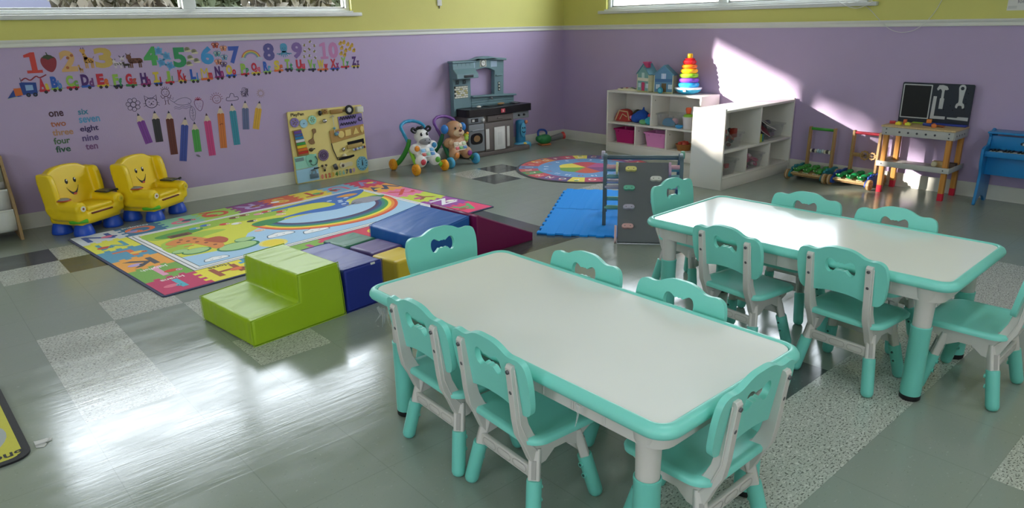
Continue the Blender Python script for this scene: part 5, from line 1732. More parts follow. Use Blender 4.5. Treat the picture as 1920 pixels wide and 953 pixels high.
# ------------------------------------------------------------------ toy workbench
HON = wood_mat('honey_wood', '#b8782e', '#cf9446', .45, 25)
TOPW = wood_mat('bench_top_wood', '#bfa070', '#d2b788', .4, 22, 'Y')
GBR = mat('bench_grey_paint', '#b4b4b0', .5, noise=.05)
REDT = mat('red_paint', '#d01c3a', .45)
NAVY = mat('dark_navy_board', '#1f2733', .45)
t = thing('toy_workbench', 'wooden toy workbench with red feet and a dark tool board, against the right wall', 'workbench', (-.02, -3.765, 0), -90)
# local: x to the viewer's right (-y world), y toward the wall, front at -y
W2, D_ = .235, .285
for x in (-W2 + .028, W2 - .028):
    for y in (-D_ + .024, -.028):
        b = MB(); b.prism(rrect(.034, .034, .004, 2), .052, .43, HON, T(x, y, 0)); o = b.build('leg', t, bevel=.002)
        b = MB(); b.prism(rrect(.0345, .0345, .004, 2), 0, .0525, REDT, T(x, y, 0)); b.build('foot', o, bevel=.002)
for y, dd in ((-D_, 1), (-.012, 0)):
    b = MB(); b.boxr(-W2, W2, y, y + .010, .425, .482, GBR, None, .002)
    if dd:
        for k in range(5):
            b.cyl((-.115 + .058 * k, y - .0006, .452), (-.115 + .058 * k, y + .002, .452), .0075, C('#3c3c40', .6), seg=14)
        for sx in (-1, 1):
            for z_ in (.44, .468):
                b.cyl((sx * (W2 - .03), y - .0008, z_), (sx * (W2 - .03), y + .002, z_), .005, C('#45454a', .5), seg=10)
    b.build('apron', t)
for s in (-1, 1):
    b = MB(); b.boxr(s * W2 - .005, s * W2 + .005, -D_ + .01, -.012, .425, .482, GBR, None, .002)
    for k in range(4):
        b.cyl((s * (W2 + .0056), -.24 + .05 * k, .452), (s * (W2 + .002), -.24 + .05 * k, .452), .0065, C('#3c3c40', .6), seg=12)
    b.build('apron', t)
b = MB(); b.boxr(-W2 - .008, W2 + .008, -D_ - .008, -.010, .482, .494, TOPW, None, .003); b.build('bench_top', t)
b = MB(); b.boxr(-W2 - .006, W2 + .006, -D_ - .004, -.004, .200, .206, GBR, None, .002); b.boxr(-W2 - .008, W2 + .008, -D_ - .012, -D_ - .004, .197, .236, GBR, None, .003)
for s in (-1, 1):
    b.boxr(s * (W2 + .004) - .004, s * (W2 + .004) + .004, -D_ - .004, -.004, .197, .234, GBR, None, .002)
    b.cyl((s * (W2 - .03), -D_ - .0128, .217), (s * (W2 - .03), -D_ - .008, .217), .005, C('#45454a', .5), seg=10)
b.build('lower_shelf', t)
Mb = T(0, -.012, 0) @ LFT
b = MB(); b.prism([(p[0], p[1] + .635) for p in rrect(.468, .29, .010, 3)], 0, .010, NAVY, Mb); pb = b.build('tool_board', t, bevel=.002)
GS = mat('tool_shape_grey', '#b9bcbd', .6)
b = MB(); b.prism([(p[0] - .128, p[1] + .647) for p in rrect(.195, .242, .004, 2)], .010, .0125, GS, Mb, [[(p[0] - .128, p[1] + .647) for p in rrect(.180, .227, .003, 2)]]); b.build('chalkboard_frame', pb)
b = MB(); b.prism([(p[0] - .128, p[1] + .647) for p in rrect(.181, .228, .003, 2)], .0100, .0112, mat('chalkboard', '#14171a', .7, noise=.2, nscale=9), Mb); b.build('chalkboard', pb)
hx = .040
b = MB()
b.prism([(hx - .042, .742), (hx - .030, .768), (hx - .005, .770), (hx + .022, .762), (hx + .034, .742), (hx + .022, .735), (hx + .012, .738), (hx + .009, .728), (hx + .009, .680), (hx + .015, .676), (hx + .013, .604), (hx - .013, .604), (hx - .013, .676), (hx - .007, .680), (hx - .007, .728), (hx - .014, .740), (hx - .022, .742), (hx - .034, .730)], .0100, .0116, GS, Mb); b.build('hammer_shape', pb)
b = MB()
wx = .160
b.prism(spline([(wx - .022, .755), (wx - .015, .772), (wx, .778), (wx + .015, .772), (wx + .022, .755), (wx + .018, .725), (wx + .012, .66), (wx + .024, .645), (wx + .028, .622), (wx + .016, .615), (wx + .011, .632), (wx - .011, .632), (wx - .016, .615), (wx - .028, .622), (wx - .024, .645), (wx - .012, .66), (wx - .018, .725)], 3), .0100, .0116, GS, Mb, [circ(.013, 6, wx, .752)]); b.build('wrench_shape', pb)
b = MB(); b.prism([(-.020, .532), (.078, .532), (.078, .552), (.004, .552), (.006, .690), (-.016, .690)], .0100, .0116, GS, Mb); b.build('square_shape', pb)
b = MB(); b.prism([(.092, .537), (.225, .531), (.225, .555), (.160, .555), (.152, .548), (.092, .548)], .0100, .0116, GS, Mb); b.build('saw_shape', pb)
b = MB()
for x, z_ in ((.19, .75), (.20, .72), (.19, .68), (.195, .65), (.06, .60), (.12, .60), (.10, .63), (.19, .61)):
    b.cyl((x, -.0226, z_), (x, -.020, z_), .004, C('#0d1014', .8), seg=8)
b.build('peg_hole', pb)
WB0 = (-.02, -3.765)
def onb(x, y, z=.4945):   # bench coords -> world
    return (WB0[0] + y, WB0[1] - x, z)
blk = [('red toy block on the back left of the workbench top', '#c8363c', -.215, -.165, (.04, .03, .018), 20), ('yellow toy block at the front left of the workbench top', '#e8d838', -.155, -.215, (.036, .03, .018), 0), ('orange toy block standing behind the yellow ones', '#d86a30', -.135, -.150, (.022, .022, .034), 10), ('lime yellow toy block, right one of the yellow pair', '#d8e048', -.095, -.205, (.036, .026, .017), 0),
       ('navy blue toy block lying at the middle of the workbench top', '#283a8a', .02, -.14, (.07, .035, .020), -8), ('orange toy cube resting on the navy block', '#e8862c', .02, -.14, (.032, .030, .026), 12), ('orange toy block in front of the navy one', '#d8783a', .075, -.205, (.030, .03, .022), 25), ('brown toy bar slanted beside the orange block', '#9a5a34', .105, -.165, (.06, .018, .014), -30)]
for k, (lab, hc, x, y, s_, a) in enumerate(blk):
    b = MB(); b.box((0, 0, s_[2] / 2), s_, C(hc, .45), None, .003)
    if k in (1, 3, 6):
        b.cyl((0, 0, s_[2] - .001), (0, 0, s_[2] + .006), .008, C(hc, .45), seg=14)
    tag(b.build('toy_block', None, onb(x, y, .4945 if k != 5 else .5148), (0, 0, radians(-90 + a))), lab, 'toy block', 'toy blocks on the workbench')
b = MB(); b.boxr(-.002, .235, -.075, -.03, 0, .012, C('#2a3ea0', .45), None, .003); tag(b.build('toy_ruler', None, onb(0, 0, .4945), (0, 0, radians(-90))), 'long blue toy strip along the back of the workbench top', 'toy')
b = MB(); b.boxr(-.12, -.04, -.06, -.035, 0, .008, C('#9ab83a', .5), None, .002); tag(b.build('toy_ruler', None, onb(0, 0, .4945), (0, 0, radians(-90))), 'short lime toy strip at the back of the workbench top', 'toy')
t = thing('toy_vise', 'small wooden toy with a round pale knob on the lower bench shelf', 'toy', onb(.125, -.10, .2065), -90)
b = MB(); b.boxr(-.05, .04, -.025, .02, 0, .040, BEECHX, None, .003); b.build('wood_block', t)
b = MB(); b.cyl((-.03, -.045, .022), (-.03, -.024, .022), .019, C('#dcd4b0', .5), seg=18, bev=.003); b.build('knob', t)
b = MB(); b.boxr(.05, .10, -.02, .03, 0, .036, C('#4a3a34', .6), None, .003); tag(b.build('toy_block', None, onb(.125, -.10, .2065), (0, 0, radians(-90))), 'dark brown toy block behind the near right bench leg', 'toy block')

# ------------------------------------------------------------------ toy piano
PB = mat('blue_piano_lacquer', '#217dbb', .3, noise=.03)
t = thing('toy_piano', 'blue toy upright piano cut off by the right edge of the photo', 'toy piano', (-.015, -4.165, 0), -90)
PL = .52
YZ = Matrix(((0, 0, 1, 0), (1, 0, 0, 0), (0, 1, 0, 0), (0, 0, 0, 1)))
for x in (.009, PL - .009):
    b = MB()
    prof = spline([(-.012, .475), (-.145, .480), (-.150, .468), (-.140, .455), (-.150, .425), (-.165, .405), (-.215, .400), (-.250, .385), (-.255, .35), (-.250, .28), (-.225, .215), (-.235, .12), (-.250, .03), (-.254, .004), (-.235, .004), (-.20, .035), (-.14, .052), (-.08, .030), (-.055, .004), (-.012, .004)], 2)
    b.prism(prof, x - .009, x + .009, PB, YZ); b.build('side_panel', t, bevel=.003)
b = MB(); b.boxr(.018, PL - .018, -.135, -.125, .375, .465, PB, None, .002); pn = b.build('front_panel', t)
b = MB(); b.boxr(-.006, PL + .006, -.160, -.004, .478, .492, PB, None, .004); b.build('lid', t)
b = MB(); b.boxr(.018, PL - .018, -.235, -.12, .335, .352, PB, None, .002); b.boxr(.018, PL - .018, -.238, -.228, .335, .372, PB, None, .003); b.build('key_bed', t)
b = MB(); b.boxr(.018, PL - .018, -.17, -.16, .205, .336, PB, None, .002); b.build('lower_panel', t)
nk = 22
kw = (PL - .06) / nk
for k in range(nk):
    b = MB(); b.boxr(.03 + k * kw + .0006, .03 + (k + 1) * kw - .0006, -.226, -.137, .3525, .368, mat('ivory_key', '#e8e6de', .3), None, .001); b.build('white_key', t)
for k in range(nk - 1):
    if k % 7 in (0, 1, 3, 4, 5):
        b = MB(); b.boxr(.03 + (k + 1) * kw - .0055, .03 + (k + 1) * kw + .0055, -.195, -.137, .3685, .380, mat('black_key', '#141416', .3), None, .0015); b.build('black_key', t)
b = MB(); b.prism(circ(.075, 30, PL / 2, .424, .020), 0, .002, C('#1a2430', .4), T(0, -.1352, 0) @ LFT)
b.text('schoenhut', .030, C('#c9d4da', .4), T(PL / 2, -.1375, .4145) @ LFT, 0); b.build('name_plate', pn)
# ------------------------------------------------------------------ yellow talking armchairs
YC = mat('sunny_yellow_plastic', '#f0cf1c', .38, noise=.02)
BF = mat('cobalt_foot_plastic', '#1d4fc0', .4)
def armchair(label, loc, rz):
    t = thing('toddler_armchair', label, 'armchair', loc, rz)
    b = MB()
    # back: wide curved shell leaning a little
    Mk = T(0, .075, .135) @ R(-9, 'X')
    sh = spline([(-.165, 0), (-.185, .10), (-.190, .20), (-.178, .262), (-.150, .262), (-.135, .268), (-.09, .292), (0, .302), (.09, .292), (.135, .268), (.150, .262), (.178, .262), (.190, .20), (.185, .10), (.165, 0)], 4)
    b.prism(sh, -.030, .034, YC, Mk @ LFT)
    for s in (-1, 1):   # wings curling forward
        b.prism(spline([(.02, .0), (-.075, .0), (-.088, .08), (-.094, .17), (-.088, .235), (-.062, .258), (-.02, .262), (.02, .25)], 4), s * .170 - .020, s * .170 + .020, YC, Mk @ YZ)
        b.tube([(s * .150, .06, .188), (s * .152, -.05, .190), (s * .150, -.135, .186)], .043, YC, 16, flat=.92)
        b.ell((s * .150, -.138, .186), (.043, .022, .041), YC)
        b.box((s * .148, -.03, .145), (.075, .24, .09), YC, None, .02, 3)
    b.box((0, -.02, .120), (.30, .25, .085), YC, None, .025, 3)
    b.box((0, .0, .098), (.325, .27, .06), YC, None, .02, 3)
    b.build('body', t, remesh=.0065)
    b = MB(); b.box((0, -.060, .170), (.20, .165, .030), YC, R(0), .012, 3); b.box((0, .03, .168), (.215, .08, .03), YC, None, .012, 3); b.build('seat_cushion', t, smooth=60)
    b = MB(); b.box((0, -.148, .140), (.165, .012, .010), C('#6a2414', .5), None, .003); b.build('seat_slot', t)
    for x in (-.115, .115):
        for y in (-.090, .095):
            b = MB(); b.lathe([(0, 0), (.058, 0), (.062, .005), (.061, .018), (.055, .045), (.046, .068), (.04, .074), (0, .076)], BF, T(x, y, 0), 26)
            b.build('foot', t, smooth=60)
    # face on the back rest
    Mf = T(0, .075, .135) @ R(-9, 'X') @ T(0, -.0325, 0)
    for s in (-1, 1):
        b = MB(); b.ell((s * .031, 0, .190), (.0125, .004, .018), C('#17161a', .25)); b.ell((s * .031 + .003, -.003, .197), (.0045, .002, .006), C('#f6f6f2', .3), None, 10, 6)
        b.ell((s * .031, .0022, .190), (.0165, .003, .022), C('#f4e25a', .4)); o = b
        o.m = o.m; o = b.build('eye', t)
        for p in o.data.vertices:
            pass
        o.matrix_local = Mf
    b = MB()
    n = 12
    up_e = [(-.044 + .088 * i / n, .150 - .036 * (1 - ((i - n / 2) / (n / 2)) ** 2)) for i in range(n + 1)]
    lo_e = [(-.044 + .088 * i / n, .152 - .056 * (1 - ((i - n / 2) / (n / 2)) ** 2)) for i in range(n, -1, -1)]
    b.prism(up_e + lo_e, 0, .004, C('#1c1014', .4), LFT)
    b.prism(circ(.013, 16, .004, .102, .007), .0035, .005, C('#c8502e', .4), LFT)
    o = b.build('mouth', t); o.matrix_local = Mf
    # armrest gadgets
    b = MB(); b.lathe([(0, 0), (.036, 0), (.036, .004), (.030, .009), (0, .010)], C('#8a8a88', .4), T(-.145, -.005, .233) @ S(1, 1.1, 1), 24); b.build('round_button', t, smooth=50)
    b = MB(); b.lathe([(.030, 0), (.044, 0), (.042, .004), (.034, .005)], C('#b8402a', .4), T(-.145, -.005, .231) @ S(1, 1.1, 1), 24); b.build('button_ring', t)
    b = MB(); b.box((.150, -.035, .232), (.075, .10, .010), C('#3a3a36', .45), None, .003); o = b.build('storybook', t)
    b = MB(); b.box((.150, -.035, .2385), (.058, .082, .004), C('#7f7a58', .5), None, .001); b.box((.150, -.035, .2395), (.003, .09, .004), C('#2f2f2c', .5)); b.build('page', o)
    b = MB(); b.cyl((.185, -.09, .232), (.2, -.095, .236), .008, C('#3a3a36', .45), seg=12); b.build('book_hinge', t)
    for s in (-1, 1):
        b = MB(); b.lathe([(0, 0), (.024, 0), (.024, .004), (0, .005)], YC, T(s * .150, -.158, .186) @ R(90, 'X'), 22)
        b.lathe([(0, .004), (.018, .004), (.018, .006), (0, .0063)], C('#dedccf' if s < 0 else '#d8c23a', .45), T(s * .150, -.158, .186) @ R(90, 'X'), 22)
        b.lathe([(0, .006), (.007, .006), (.007, .0075), (0, .0076)], C('#8a3a2a' if s < 0 else '#b8a82a', .5), T(s * .150, -.158, .186) @ R(90, 'X'), 14)
        b.build('arm_badge', t)
    b = MB(); b.tube([(-.170, -.06, .098), (-.176, -.09, .100), (-.160, -.135, .103), (-.125, -.150, .101)], .013, C('#55b82a', .45), 10); b.build('lever', t, smooth=60)
    return t
armchair('yellow smiling toddler armchair on the left, nearer the bookrack', (-4.845, -.325, .0003), 31)
armchair('yellow smiling toddler armchair on the right, nearer the busy board', (-4.410, -.278, .0003), 35)

# ------------------------------------------------------------------ busy board
BBW, BBH = .690, .597
PLY = mat('pale_yellow_birch', '#e2d184', .5, noise=.05, nscale=12)
t = thing('busy_board', 'pale yellow wooden busy board with gears, zip and clock leaning on the wall', 'busy board', (-3.232, -.046, .0006), 0)
tl = R(-2.6, 'X')
root_tilt = tl @ LFT          # local (x, up, out) -> leaning board
def BB(name, b, parent=None, **kw):
    return b.build(name, parent or t, **kw)
b = MB(); b.prism([(p[0] + BBW / 2, p[1] + BBH / 2) for p in rrect(BBW, BBH, .012, 3)], -.018, .0, PLY, root_tilt); BB('panel', b, bevel=.002)
DK = C('#2a2622', .5); BRN = C('#9a7440', .5); PUR = C('#8674b0', .5); LBL = C('#9cc8dc', .5); MNT = C('#9ad6c0', .5); SIL = mat('nickel', '#b8b8b8', .25, .9)
b = MB(); b.text_fit('PlayPen', .085, .567, .115, .034, .001, C('#4a3c22', .6), root_tilt, .03); BB('lettering', b)
def gear(cx, cy, r, m, teeth=20, hole=5, hm=None):
    b = MB()
    pts = []
    for i in range(teeth * 4):
        rr_ = r * (1.0 if (i // 2) % 2 else .88)
        a = 2 * pi * i / (teeth * 4)
        pts.append((cx + rr_ * cos(a), cy + rr_ * sin(a)))
    b.prism(pts, .003, .010, m, root_tilt, [circ(r * .17, 10, cx + r * .45 * cos(2 * pi * k / hole), cy + r * .45 * sin(2 * pi * k / hole)) for k in range(hole)] if hole else [])
    b.cyl((cx, cy, 0), (cx, cy, .014), r * .12, SIL, seg=10, M=root_tilt)
    BB('gear', b)
gear(.050, .508, .040, PUR); gear(.128, .492, .036, LBL, 18, 0); gear(.208, .514, .038, MNT, 18, 6)
gear(.270, .210, .050, C('#7a6488', .5), 20, 0)
b = MB(); b.torus(.030, .003, C('#4a3a58', .5), root_tilt @ T(.270, .210, .011), 24, 6); b.torus(.016, .003, C('#4a3a58', .5), root_tilt @ T(.270, .210, .011), 20, 6); BB('maze_ring', b)
# xylophone
b = MB(); b.prism([(.022, .445), (.095, .450), (.140, .235), (.038, .230)], 0, .012, BRN, root_tilt); xy = BB('xylophone', b, bevel=.002)
for k, hc in enumerate(['#6b4a9a', '#3f5fa0', '#2f7fb0', '#d8dce0', '#3f9a4a', '#e0c832', '#d8762a', '#b83224']):
    f = k / 7
    b = MB(); b.prism(rrect(.066 + .022 * f, .020, .003, 2), .012, .018, C(hc, .35), root_tilt @ T(.062 + .027 * f, .430 - .172 * f, 0) @ R(3)); BB('xylophone_bar', b, xy)
# bow, leaf, nuts
b = MB(); b.prism(spline([(.150, .345), (.188, .365), (.200, .400), (.195, .435), (.225, .440), (.228, .410), (.206, .395), (.198, .362), (.205, .320), (.170, .315)], 3), 0, .010, C('#8a6a44', .5), root_tilt); BB('bow', b, bevel=.002)
b = MB(); b.ell((.165, .270, .006), (.020, .016, .010), C('#4a3820', .5), root_tilt); b.tube([(.18, .272, .006), (.20, .276, .006)], .004, DK, 6, M=root_tilt); BB('latch_knob', b)
# top row
b = MB(); b.ell((.282, .563, .012), (.016, .022, .014), C('#17171a', .4), root_tilt); BB('rocker_switch', b)
b = MB(); b.box((.330, .571, .006), (.050, .042, .012), C('#a8813f', .5), root_tilt, .003); b.torus(.011, .003, C('#6a4a24', .5), root_tilt @ T(.330, .571, .013), 14, 6); BB('push_button', b)
b = MB(); b.box((.435, .563, .010), (.115, .036, .018), C('#9a763a', .5), root_tilt, .006); b.cyl((.490, .563, .01), (.535, .563, .012), .008, C('#5a4424', .5), M=root_tilt); BB('sliding_bolt', b)
b = MB(); b.torus(.030, .011, C('#17171a', .6), root_tilt @ T(.557, .566, .014), 28, 10); b.lathe([(0, .004), (.022, .004), (.022, .018), (.006, .022), (0, .022)], C('#cfcfc8', .35), root_tilt @ T(.557, .566, 0), 22); BB('toy_tyre', b, smooth=50)
b = MB(); b.box((.650, .562, .022), (.062, .050, .044), C('#d8d6c6', .5), root_tilt, .006, 3); BB('light_cube', b)
b = MB(); b.ell((.315, .495, .014), (.020, .018, .016), SIL, root_tilt); BB('bell_ball', b)
b = MB(); b.tube([(.37, .52, .006), (.395, .535, .02), (.412, .52, .006)], .004, C('#c8c4a8', .5), 6, M=root_tilt); b.tube([(.395, .53, .008), (.400, .44, .010), (.398, .38, .010)], .0022, C('#c8d4d8', .5), 6, M=root_tilt); b.ell((.398, .425, .012), (.014, .010, .008), C('#7ab0c0', .5), root_tilt); b.ell((.410, .375, .014), (.020, .016, .012), C('#6a9aa8', .5), root_tilt); b.ell((.425, .385, .014), (.012, .012, .010), C('#8a78a8', .5), root_tilt); BB('key_string', b)
# lacing panel
b = MB(); b.prism([(.446, .515), (.680, .528), (.686, .430), (.452, .414)], 0, .007, PUR, root_tilt); o = BB('lacing_panel', b, bevel=.001)
b = MB()
for row, z0 in ((0, .492), (1, .444)):
    pts = [(.460 + .012 * i, z0 + (.020 if i % 2 else -.006) * (1 if row == 0 else .8) + .0004 * i) for i in range(14)]
    b.tube([(p[0], p[1], .010) for p in spline(pts, 3, False)], .0032, C('#1c1a26', .6), 6, M=root_tilt)
BB('lace', b, o)
b = MB(); b.torus(.018, .003, C('#2a2440', .5), root_tilt @ T(.655, .478, .009), 6, 6); b.ell((.655, .478, .012), (.010, .010, .006), C('#a08ab8', .5), root_tilt); BB('shape_knob', b, o)
# shape sorter strip
b = MB(); b.prism([(.350, .405), (.680, .432), (.684, .345), (.357, .300)], 0, .010, C('#b08a4a', .5), root_tilt); o = BB('shape_board', b, bevel=.002)
SHP = C('#e0c878', .5)
for pts in (circ(.030, 20, .455, .366), [(.495, .345), (.550, .350), (.550, .402), (.495, .396)], [(.570, .352), (.628, .358), (.600, .412)], spline([(.660, .358), (.676, .385), (.672, .412), (.650, .412), (.645, .385)], 4)):
    b = MB(); b.prism(pts, .010, .015, SHP, root_tilt); BB('shape_piece', b, o, bevel=.001)
# hook-and-loop patches, ropes
b = MB(); b.prism([(.510, .292), (.672, .306), (.674, .262), (.514, .246)], 0, .004, C('#121214', .95), root_tilt); BB('black_patch', b)
b = MB(); b.prism([(.408, .162), (.560, .178), (.562, .162), (.520, .152), (.470, .148), (.412, .146)], 0, .006, C('#141416', .9), root_tilt); BB('zip', b)
b = MB(); b.box((.48, .170, .002), (.17, .006, .003), C('#4a3f30', .6), root_tilt); b.tube([(.358, .300, .004), (.365, .25, .006), (.385, .19, .006), (.40, .15, .006)], .004, C('#2a2420', .6), 6, M=root_tilt); BB('rope', b)
b = MB(); b.ell((.462, .235, .010), (.014, .018, .012), SIL, root_tilt); b.lathe([(0, 0), (.030, 0), (.022, .020), (.008, .03), (0, .03)], C('#d6cfa8', .4), root_tilt @ T(.462, .19, .012) @ R(-90, 'X') @ T(0, 0, -.012) @ S(.8, .5, .7), 20); BB('bell', b)
b = MB(); b.box((.590, .215, .010), (.15, .034, .018), C('#b49a58', .5), root_tilt @ R(4), .004); BB('abacus_bar', b)
for k, hc in enumerate(['#c8d8e8', '#6a5aa0', '#d8d8d8', '#8fb0d0', '#e0e0d8', '#7a9ac0', '#8a4a3a']):
    b = MB(); b.ell((.552 + .018 * k, .222 + .002 * k, .024), (.009, .012, .010), C(hc, .4), root_tilt @ T(0, -.0, 0), 12, 8); BB('bead', b)
# lower left doors
b = MB(); b.prism([(.006, .226), (.205, .232), (.206, .128), (.008, .122)], 0, .008, MNT, root_tilt); o = BB('mint_door', b, bevel=.002)
b = MB(); b.prism(spline([(.115, .150), (.110, .225), (.185, .230), (.180, .150), (.150, .128)], 2), .008, .012, C('#86c8ae', .5), root_tilt); b.cyl((.142, .178, .01), (.142, .178, .018), .012, C('#3f5a50', .5), M=root_tilt); BB('flap', b, o)
b = MB(); b.prism([(.012, .215), (.085, .218), (.088, .190), (.014, .186)], .008, .011, C('#6f8a86', .5), root_tilt); BB('slot_plate', b, o)
b = MB(); b.tube([(p[0], p[1], .014) for p in spline([(.190, .215), (.205, .180), (.195, .150), (.165, .140), (.140, .158)], 4, False)], .004, C('#4a6a62', .4), 6, M=root_tilt); BB('chain', b, o)
b = MB(); b.prism([(.006, .118), (.206, .125), (.208, .012), (.008, .006)], 0, .008, LBL, root_tilt); o = BB('blue_door', b, bevel=.002)
b = MB(); b.box((.160, .048, .012), (.075, .038, .012), C('#5a6f7a', .4), root_tilt, .003); b.tube([(.14, .07, .012), (.145, .095, .016), (.175, .095, .016), (.18, .07, .012)], .004, SIL, 6, M=root_tilt); BB('padlock', b, o)
b = MB()
for q in range(4):
    b.tube([(.165 + .012 * q, .105, .012), (.172 + .012 * q, .118, .014)], .004, DK, 6, M=root_tilt)
b.tube([(.135, .10, .012), (.215, .112, .012)], .003, DK, 6, M=root_tilt); BB('door_hook', b, o)
# mouse face, roller shoe, word plate, digits, clock
b = MB(); b.ell((.265, .105, .006), (.018, .018, .010), C('#b8a878', .5), root_tilt)
for s in (-1, 1):
    b.ell((.265 + s * .018, .122, .006), (.011, .010, .008), C('#4a3c2c', .5), root_tilt)
b.ell((.265, .082, .006), (.010, .012, .008), C('#3a3428', .5), root_tilt); BB('spinner', b)
b = MB(); b.box((.365, .100, .012), (.034, .044, .022), C('#5a5c60', .4), root_tilt @ T(.365, .1, 0) @ R(20) @ T(-.365, -.1, 0), .006); b.cyl((.365, .085, .01), (.365, .085, .032), .014, C('#2a2a2e', .4), M=root_tilt); BB('castor', b)
b = MB(); b.prism(spline([(.410, .10), (.43, .075), (.49, .085), (.53, .085), (.535, .115), (.50, .12), (.46, .115), (.425, .125)], 3), 0, .008, C('#d8cfae', .5), root_tilt); b.ell((.44, .098, .010), (.012, .014, .006), C('#5a4a4a', .5), root_tilt); BB('name_plate', b)
for k, hc in enumerate(['#d87a6a', '#b8241c', '#c85a4a', '#d8a83a', '#3a7a2a', '#9ab88a', '#8ab8b0', '#2a4a5a', '#5a5a8a', '#c0a0b8']):
    b = MB(); b.text_fit(str(k), .236 + .034 * k, .030 + .0012 * k, .024 if k != 1 else .009, .040, .006, C(hc, .5), root_tilt, .05); b.prism(rrect(.004, .004, .001, 1), 0, .006, C(hc, .5), root_tilt @ T(.236 + .034 * k, .030, 0)); BB('numeral', b)
og = [((.056 if (i % 10) < 8 else .052) * cos(2 * pi * i / 80) + .632, (.064 if (i % 10) < 8 else .060) * sin(2 * pi * i / 80) + .088) for i in range(80)]
b = MB(); b.prism(og, 0, .007, C('#7ab8d0', .5), root_tilt); o = BB('clock', b, bevel=.001)
b = MB()
for k in range(12):
    a = 2 * pi * k / 12
    b.lathe([(0, .007), (.0042, .007), (.0042, .0085), (0, .0085)], DK, root_tilt @ T(.632 + .042 * cos(a), .088 + .048 * sin(a), 0), 8)
b.prism([(.628, .070), (.636, .070), (.634, .125), (.630, .125)], .008, .010, DK, root_tilt); b.prism([(.627, .08), (.637, .08), (.635, .105), (.629, .105)], .010, .012, DK, root_tilt); BB('clock_hand', b, o)

# ------------------------------------------------------------------ sling bookrack at the left edge
OAKP = wood_mat('oak_side_panel', '#8f744e', '#a98a5e', .5, 22)
SLING = mat('white_canvas', '#d9dad6', .9, noise=.03, nscale=20, bump=.3, bscale=60)
t = thing('sling_bookrack', 'wooden bookrack with white canvas slings, cut off by the left edge', 'bookrack', (-5.205, -.016, 0), 0)
for x in (0, -.58):
    b = MB(); b.prism([(-.012, 0), (-.285, 0), (-.283, .03), (-.270, .235), (-.150, .44), (-.130, .52), (-.012, .52)], x - .018, x, OAKP, YZ); b.build('side_panel', t, bevel=.003)
for k, (y0, z0, y1, z1, dz) in enumerate(((-.205, .315, -.115, .345, .12), (-.262, .195, -.170, .230, .12), (-.125, .44, -.05, .47, .12))):
    b = MB()
    n = 10
    vs, fs = [], []
    prof = spline([(y0, z0), (y0 - .006, z0 - .05), (y0 + .01, z0 - dz), (y0 + .045, z0 - dz - .012), (y1, z1 - dz + .03), (y1 + .004, z1)], 5, False)
    for i in range(n + 1):
        x = -.020 - .54 * i / n
        for (y, z_) in prof:
            vs.append((x, y + .004 * sin(i * 1.7 + z_ * 30), z_))
    m_ = len(prof)
    for i in range(n):
        for j in range(m_ - 1):
            fs.append((i * m_ + j, i * m_ + j + 1, (i + 1) * m_ + j + 1, (i + 1) * m_ + j))
    b.add(vs, fs, SLING)
    o = b.build('sling', t, recalc=False)
    sd = o.modifiers.new('cloth', 'SOLIDIFY'); sd.thickness = .004
    for (y, z_) in ((y0, z0), (y1 + .004, z1)):
        w_ = MB(); w_.cyl((-.02, y, z_), (-.562, y, z_), .007, SLING, seg=10); w_.build('rod_sleeve', o)
b = MB(); b.boxr(-.24, -.024, -.142, -.130, .36, .53, C('#9a9a86', .6), None, .001); tag(b.build('picture_book', None, (-5.205, -.016, 0)), 'grey-green picture book tucked in the upper sling of the bookrack', 'book')
# ------------------------------------------------------------------ wall decals (thin vinyl on the left wall)
def vin(hexc):
    return mat('decal_' + hexc.strip('#').lower(), hexc, .6, noise=.02)
ZD = .0010
def decal(name, label, b, cat='wall decal', group=None):
    o = b.build(name, None, (0, -.0003, 0), recalc=False)
    return tag(o, label, cat, group)
NUMS = [('1', -4.907, 1.07, 0.094, 0.13, '#c2403a', 'red'), ('2', -4.703, 1.071, 0.096, 0.137, '#c9a06a', 'tan'), ('3', -4.49, 1.082, 0.111, 0.134, '#bda258', 'mustard'), ('4', -4.189, 1.08, 0.094, 0.13, '#4a9e58', 'green'), ('5', -3.994, 1.062, 0.092, 0.141, '#2f8a5a', 'dark green'), ('6', -3.795, 1.068, 0.095, 0.13, '#3f8fc8', 'sky blue'), ('7', -3.59, 1.062, 0.086, 0.128, '#3a56a8', 'royal blue'), ('8', -3.316, 1.073, 0.091, 0.132, '#54508c', 'indigo'), ('9', -3.078, 1.075, 0.091, 0.129, '#7a5f9c', 'violet'), ('10', -2.795, 1.064, 0.171, 0.132, '#b87aa8', 'mauve')]
for s, x, z_, w_, h, hc, cn in NUMS:
    b = MB()
    if s[0] == '1':
        w1 = w_ if s == '1' else .075
        x1 = x - w_ / 2 + w1 / 2
        b.flat([(x1 + px * w1, z_ + pz * h) for px, pz in ((-.42, -.5), (.5, -.5), (.5, -.36), (.22, -.36), (.22, .5), (-.02, .5), (-.45, .38), (-.45, .26), (-.12, .28), (-.12, -.36), (-.42, -.36))], ZD, vin(hc), WALL_L)
        if s == '10':
            b.text_fit('0', x + .040, z_, .090, h, ZD, vin(hc), WALL_L, .05)
    else:
        b.text_fit(s, x, z_, w_, h, ZD, vin(hc), WALL_L, .05)
    if s == '2':
        for q in ((.0, .02), (.025, .035), (-.012, -.042)):
            b.flat(circ(.010, 8, x + q[0], z_ + q[1]), ZD + .0005, vin('#a8643e'), WALL_L)
    decal('numeral_decal', 'large %s numeral %s in the number row on the lavender wall' % (cn, s), b)
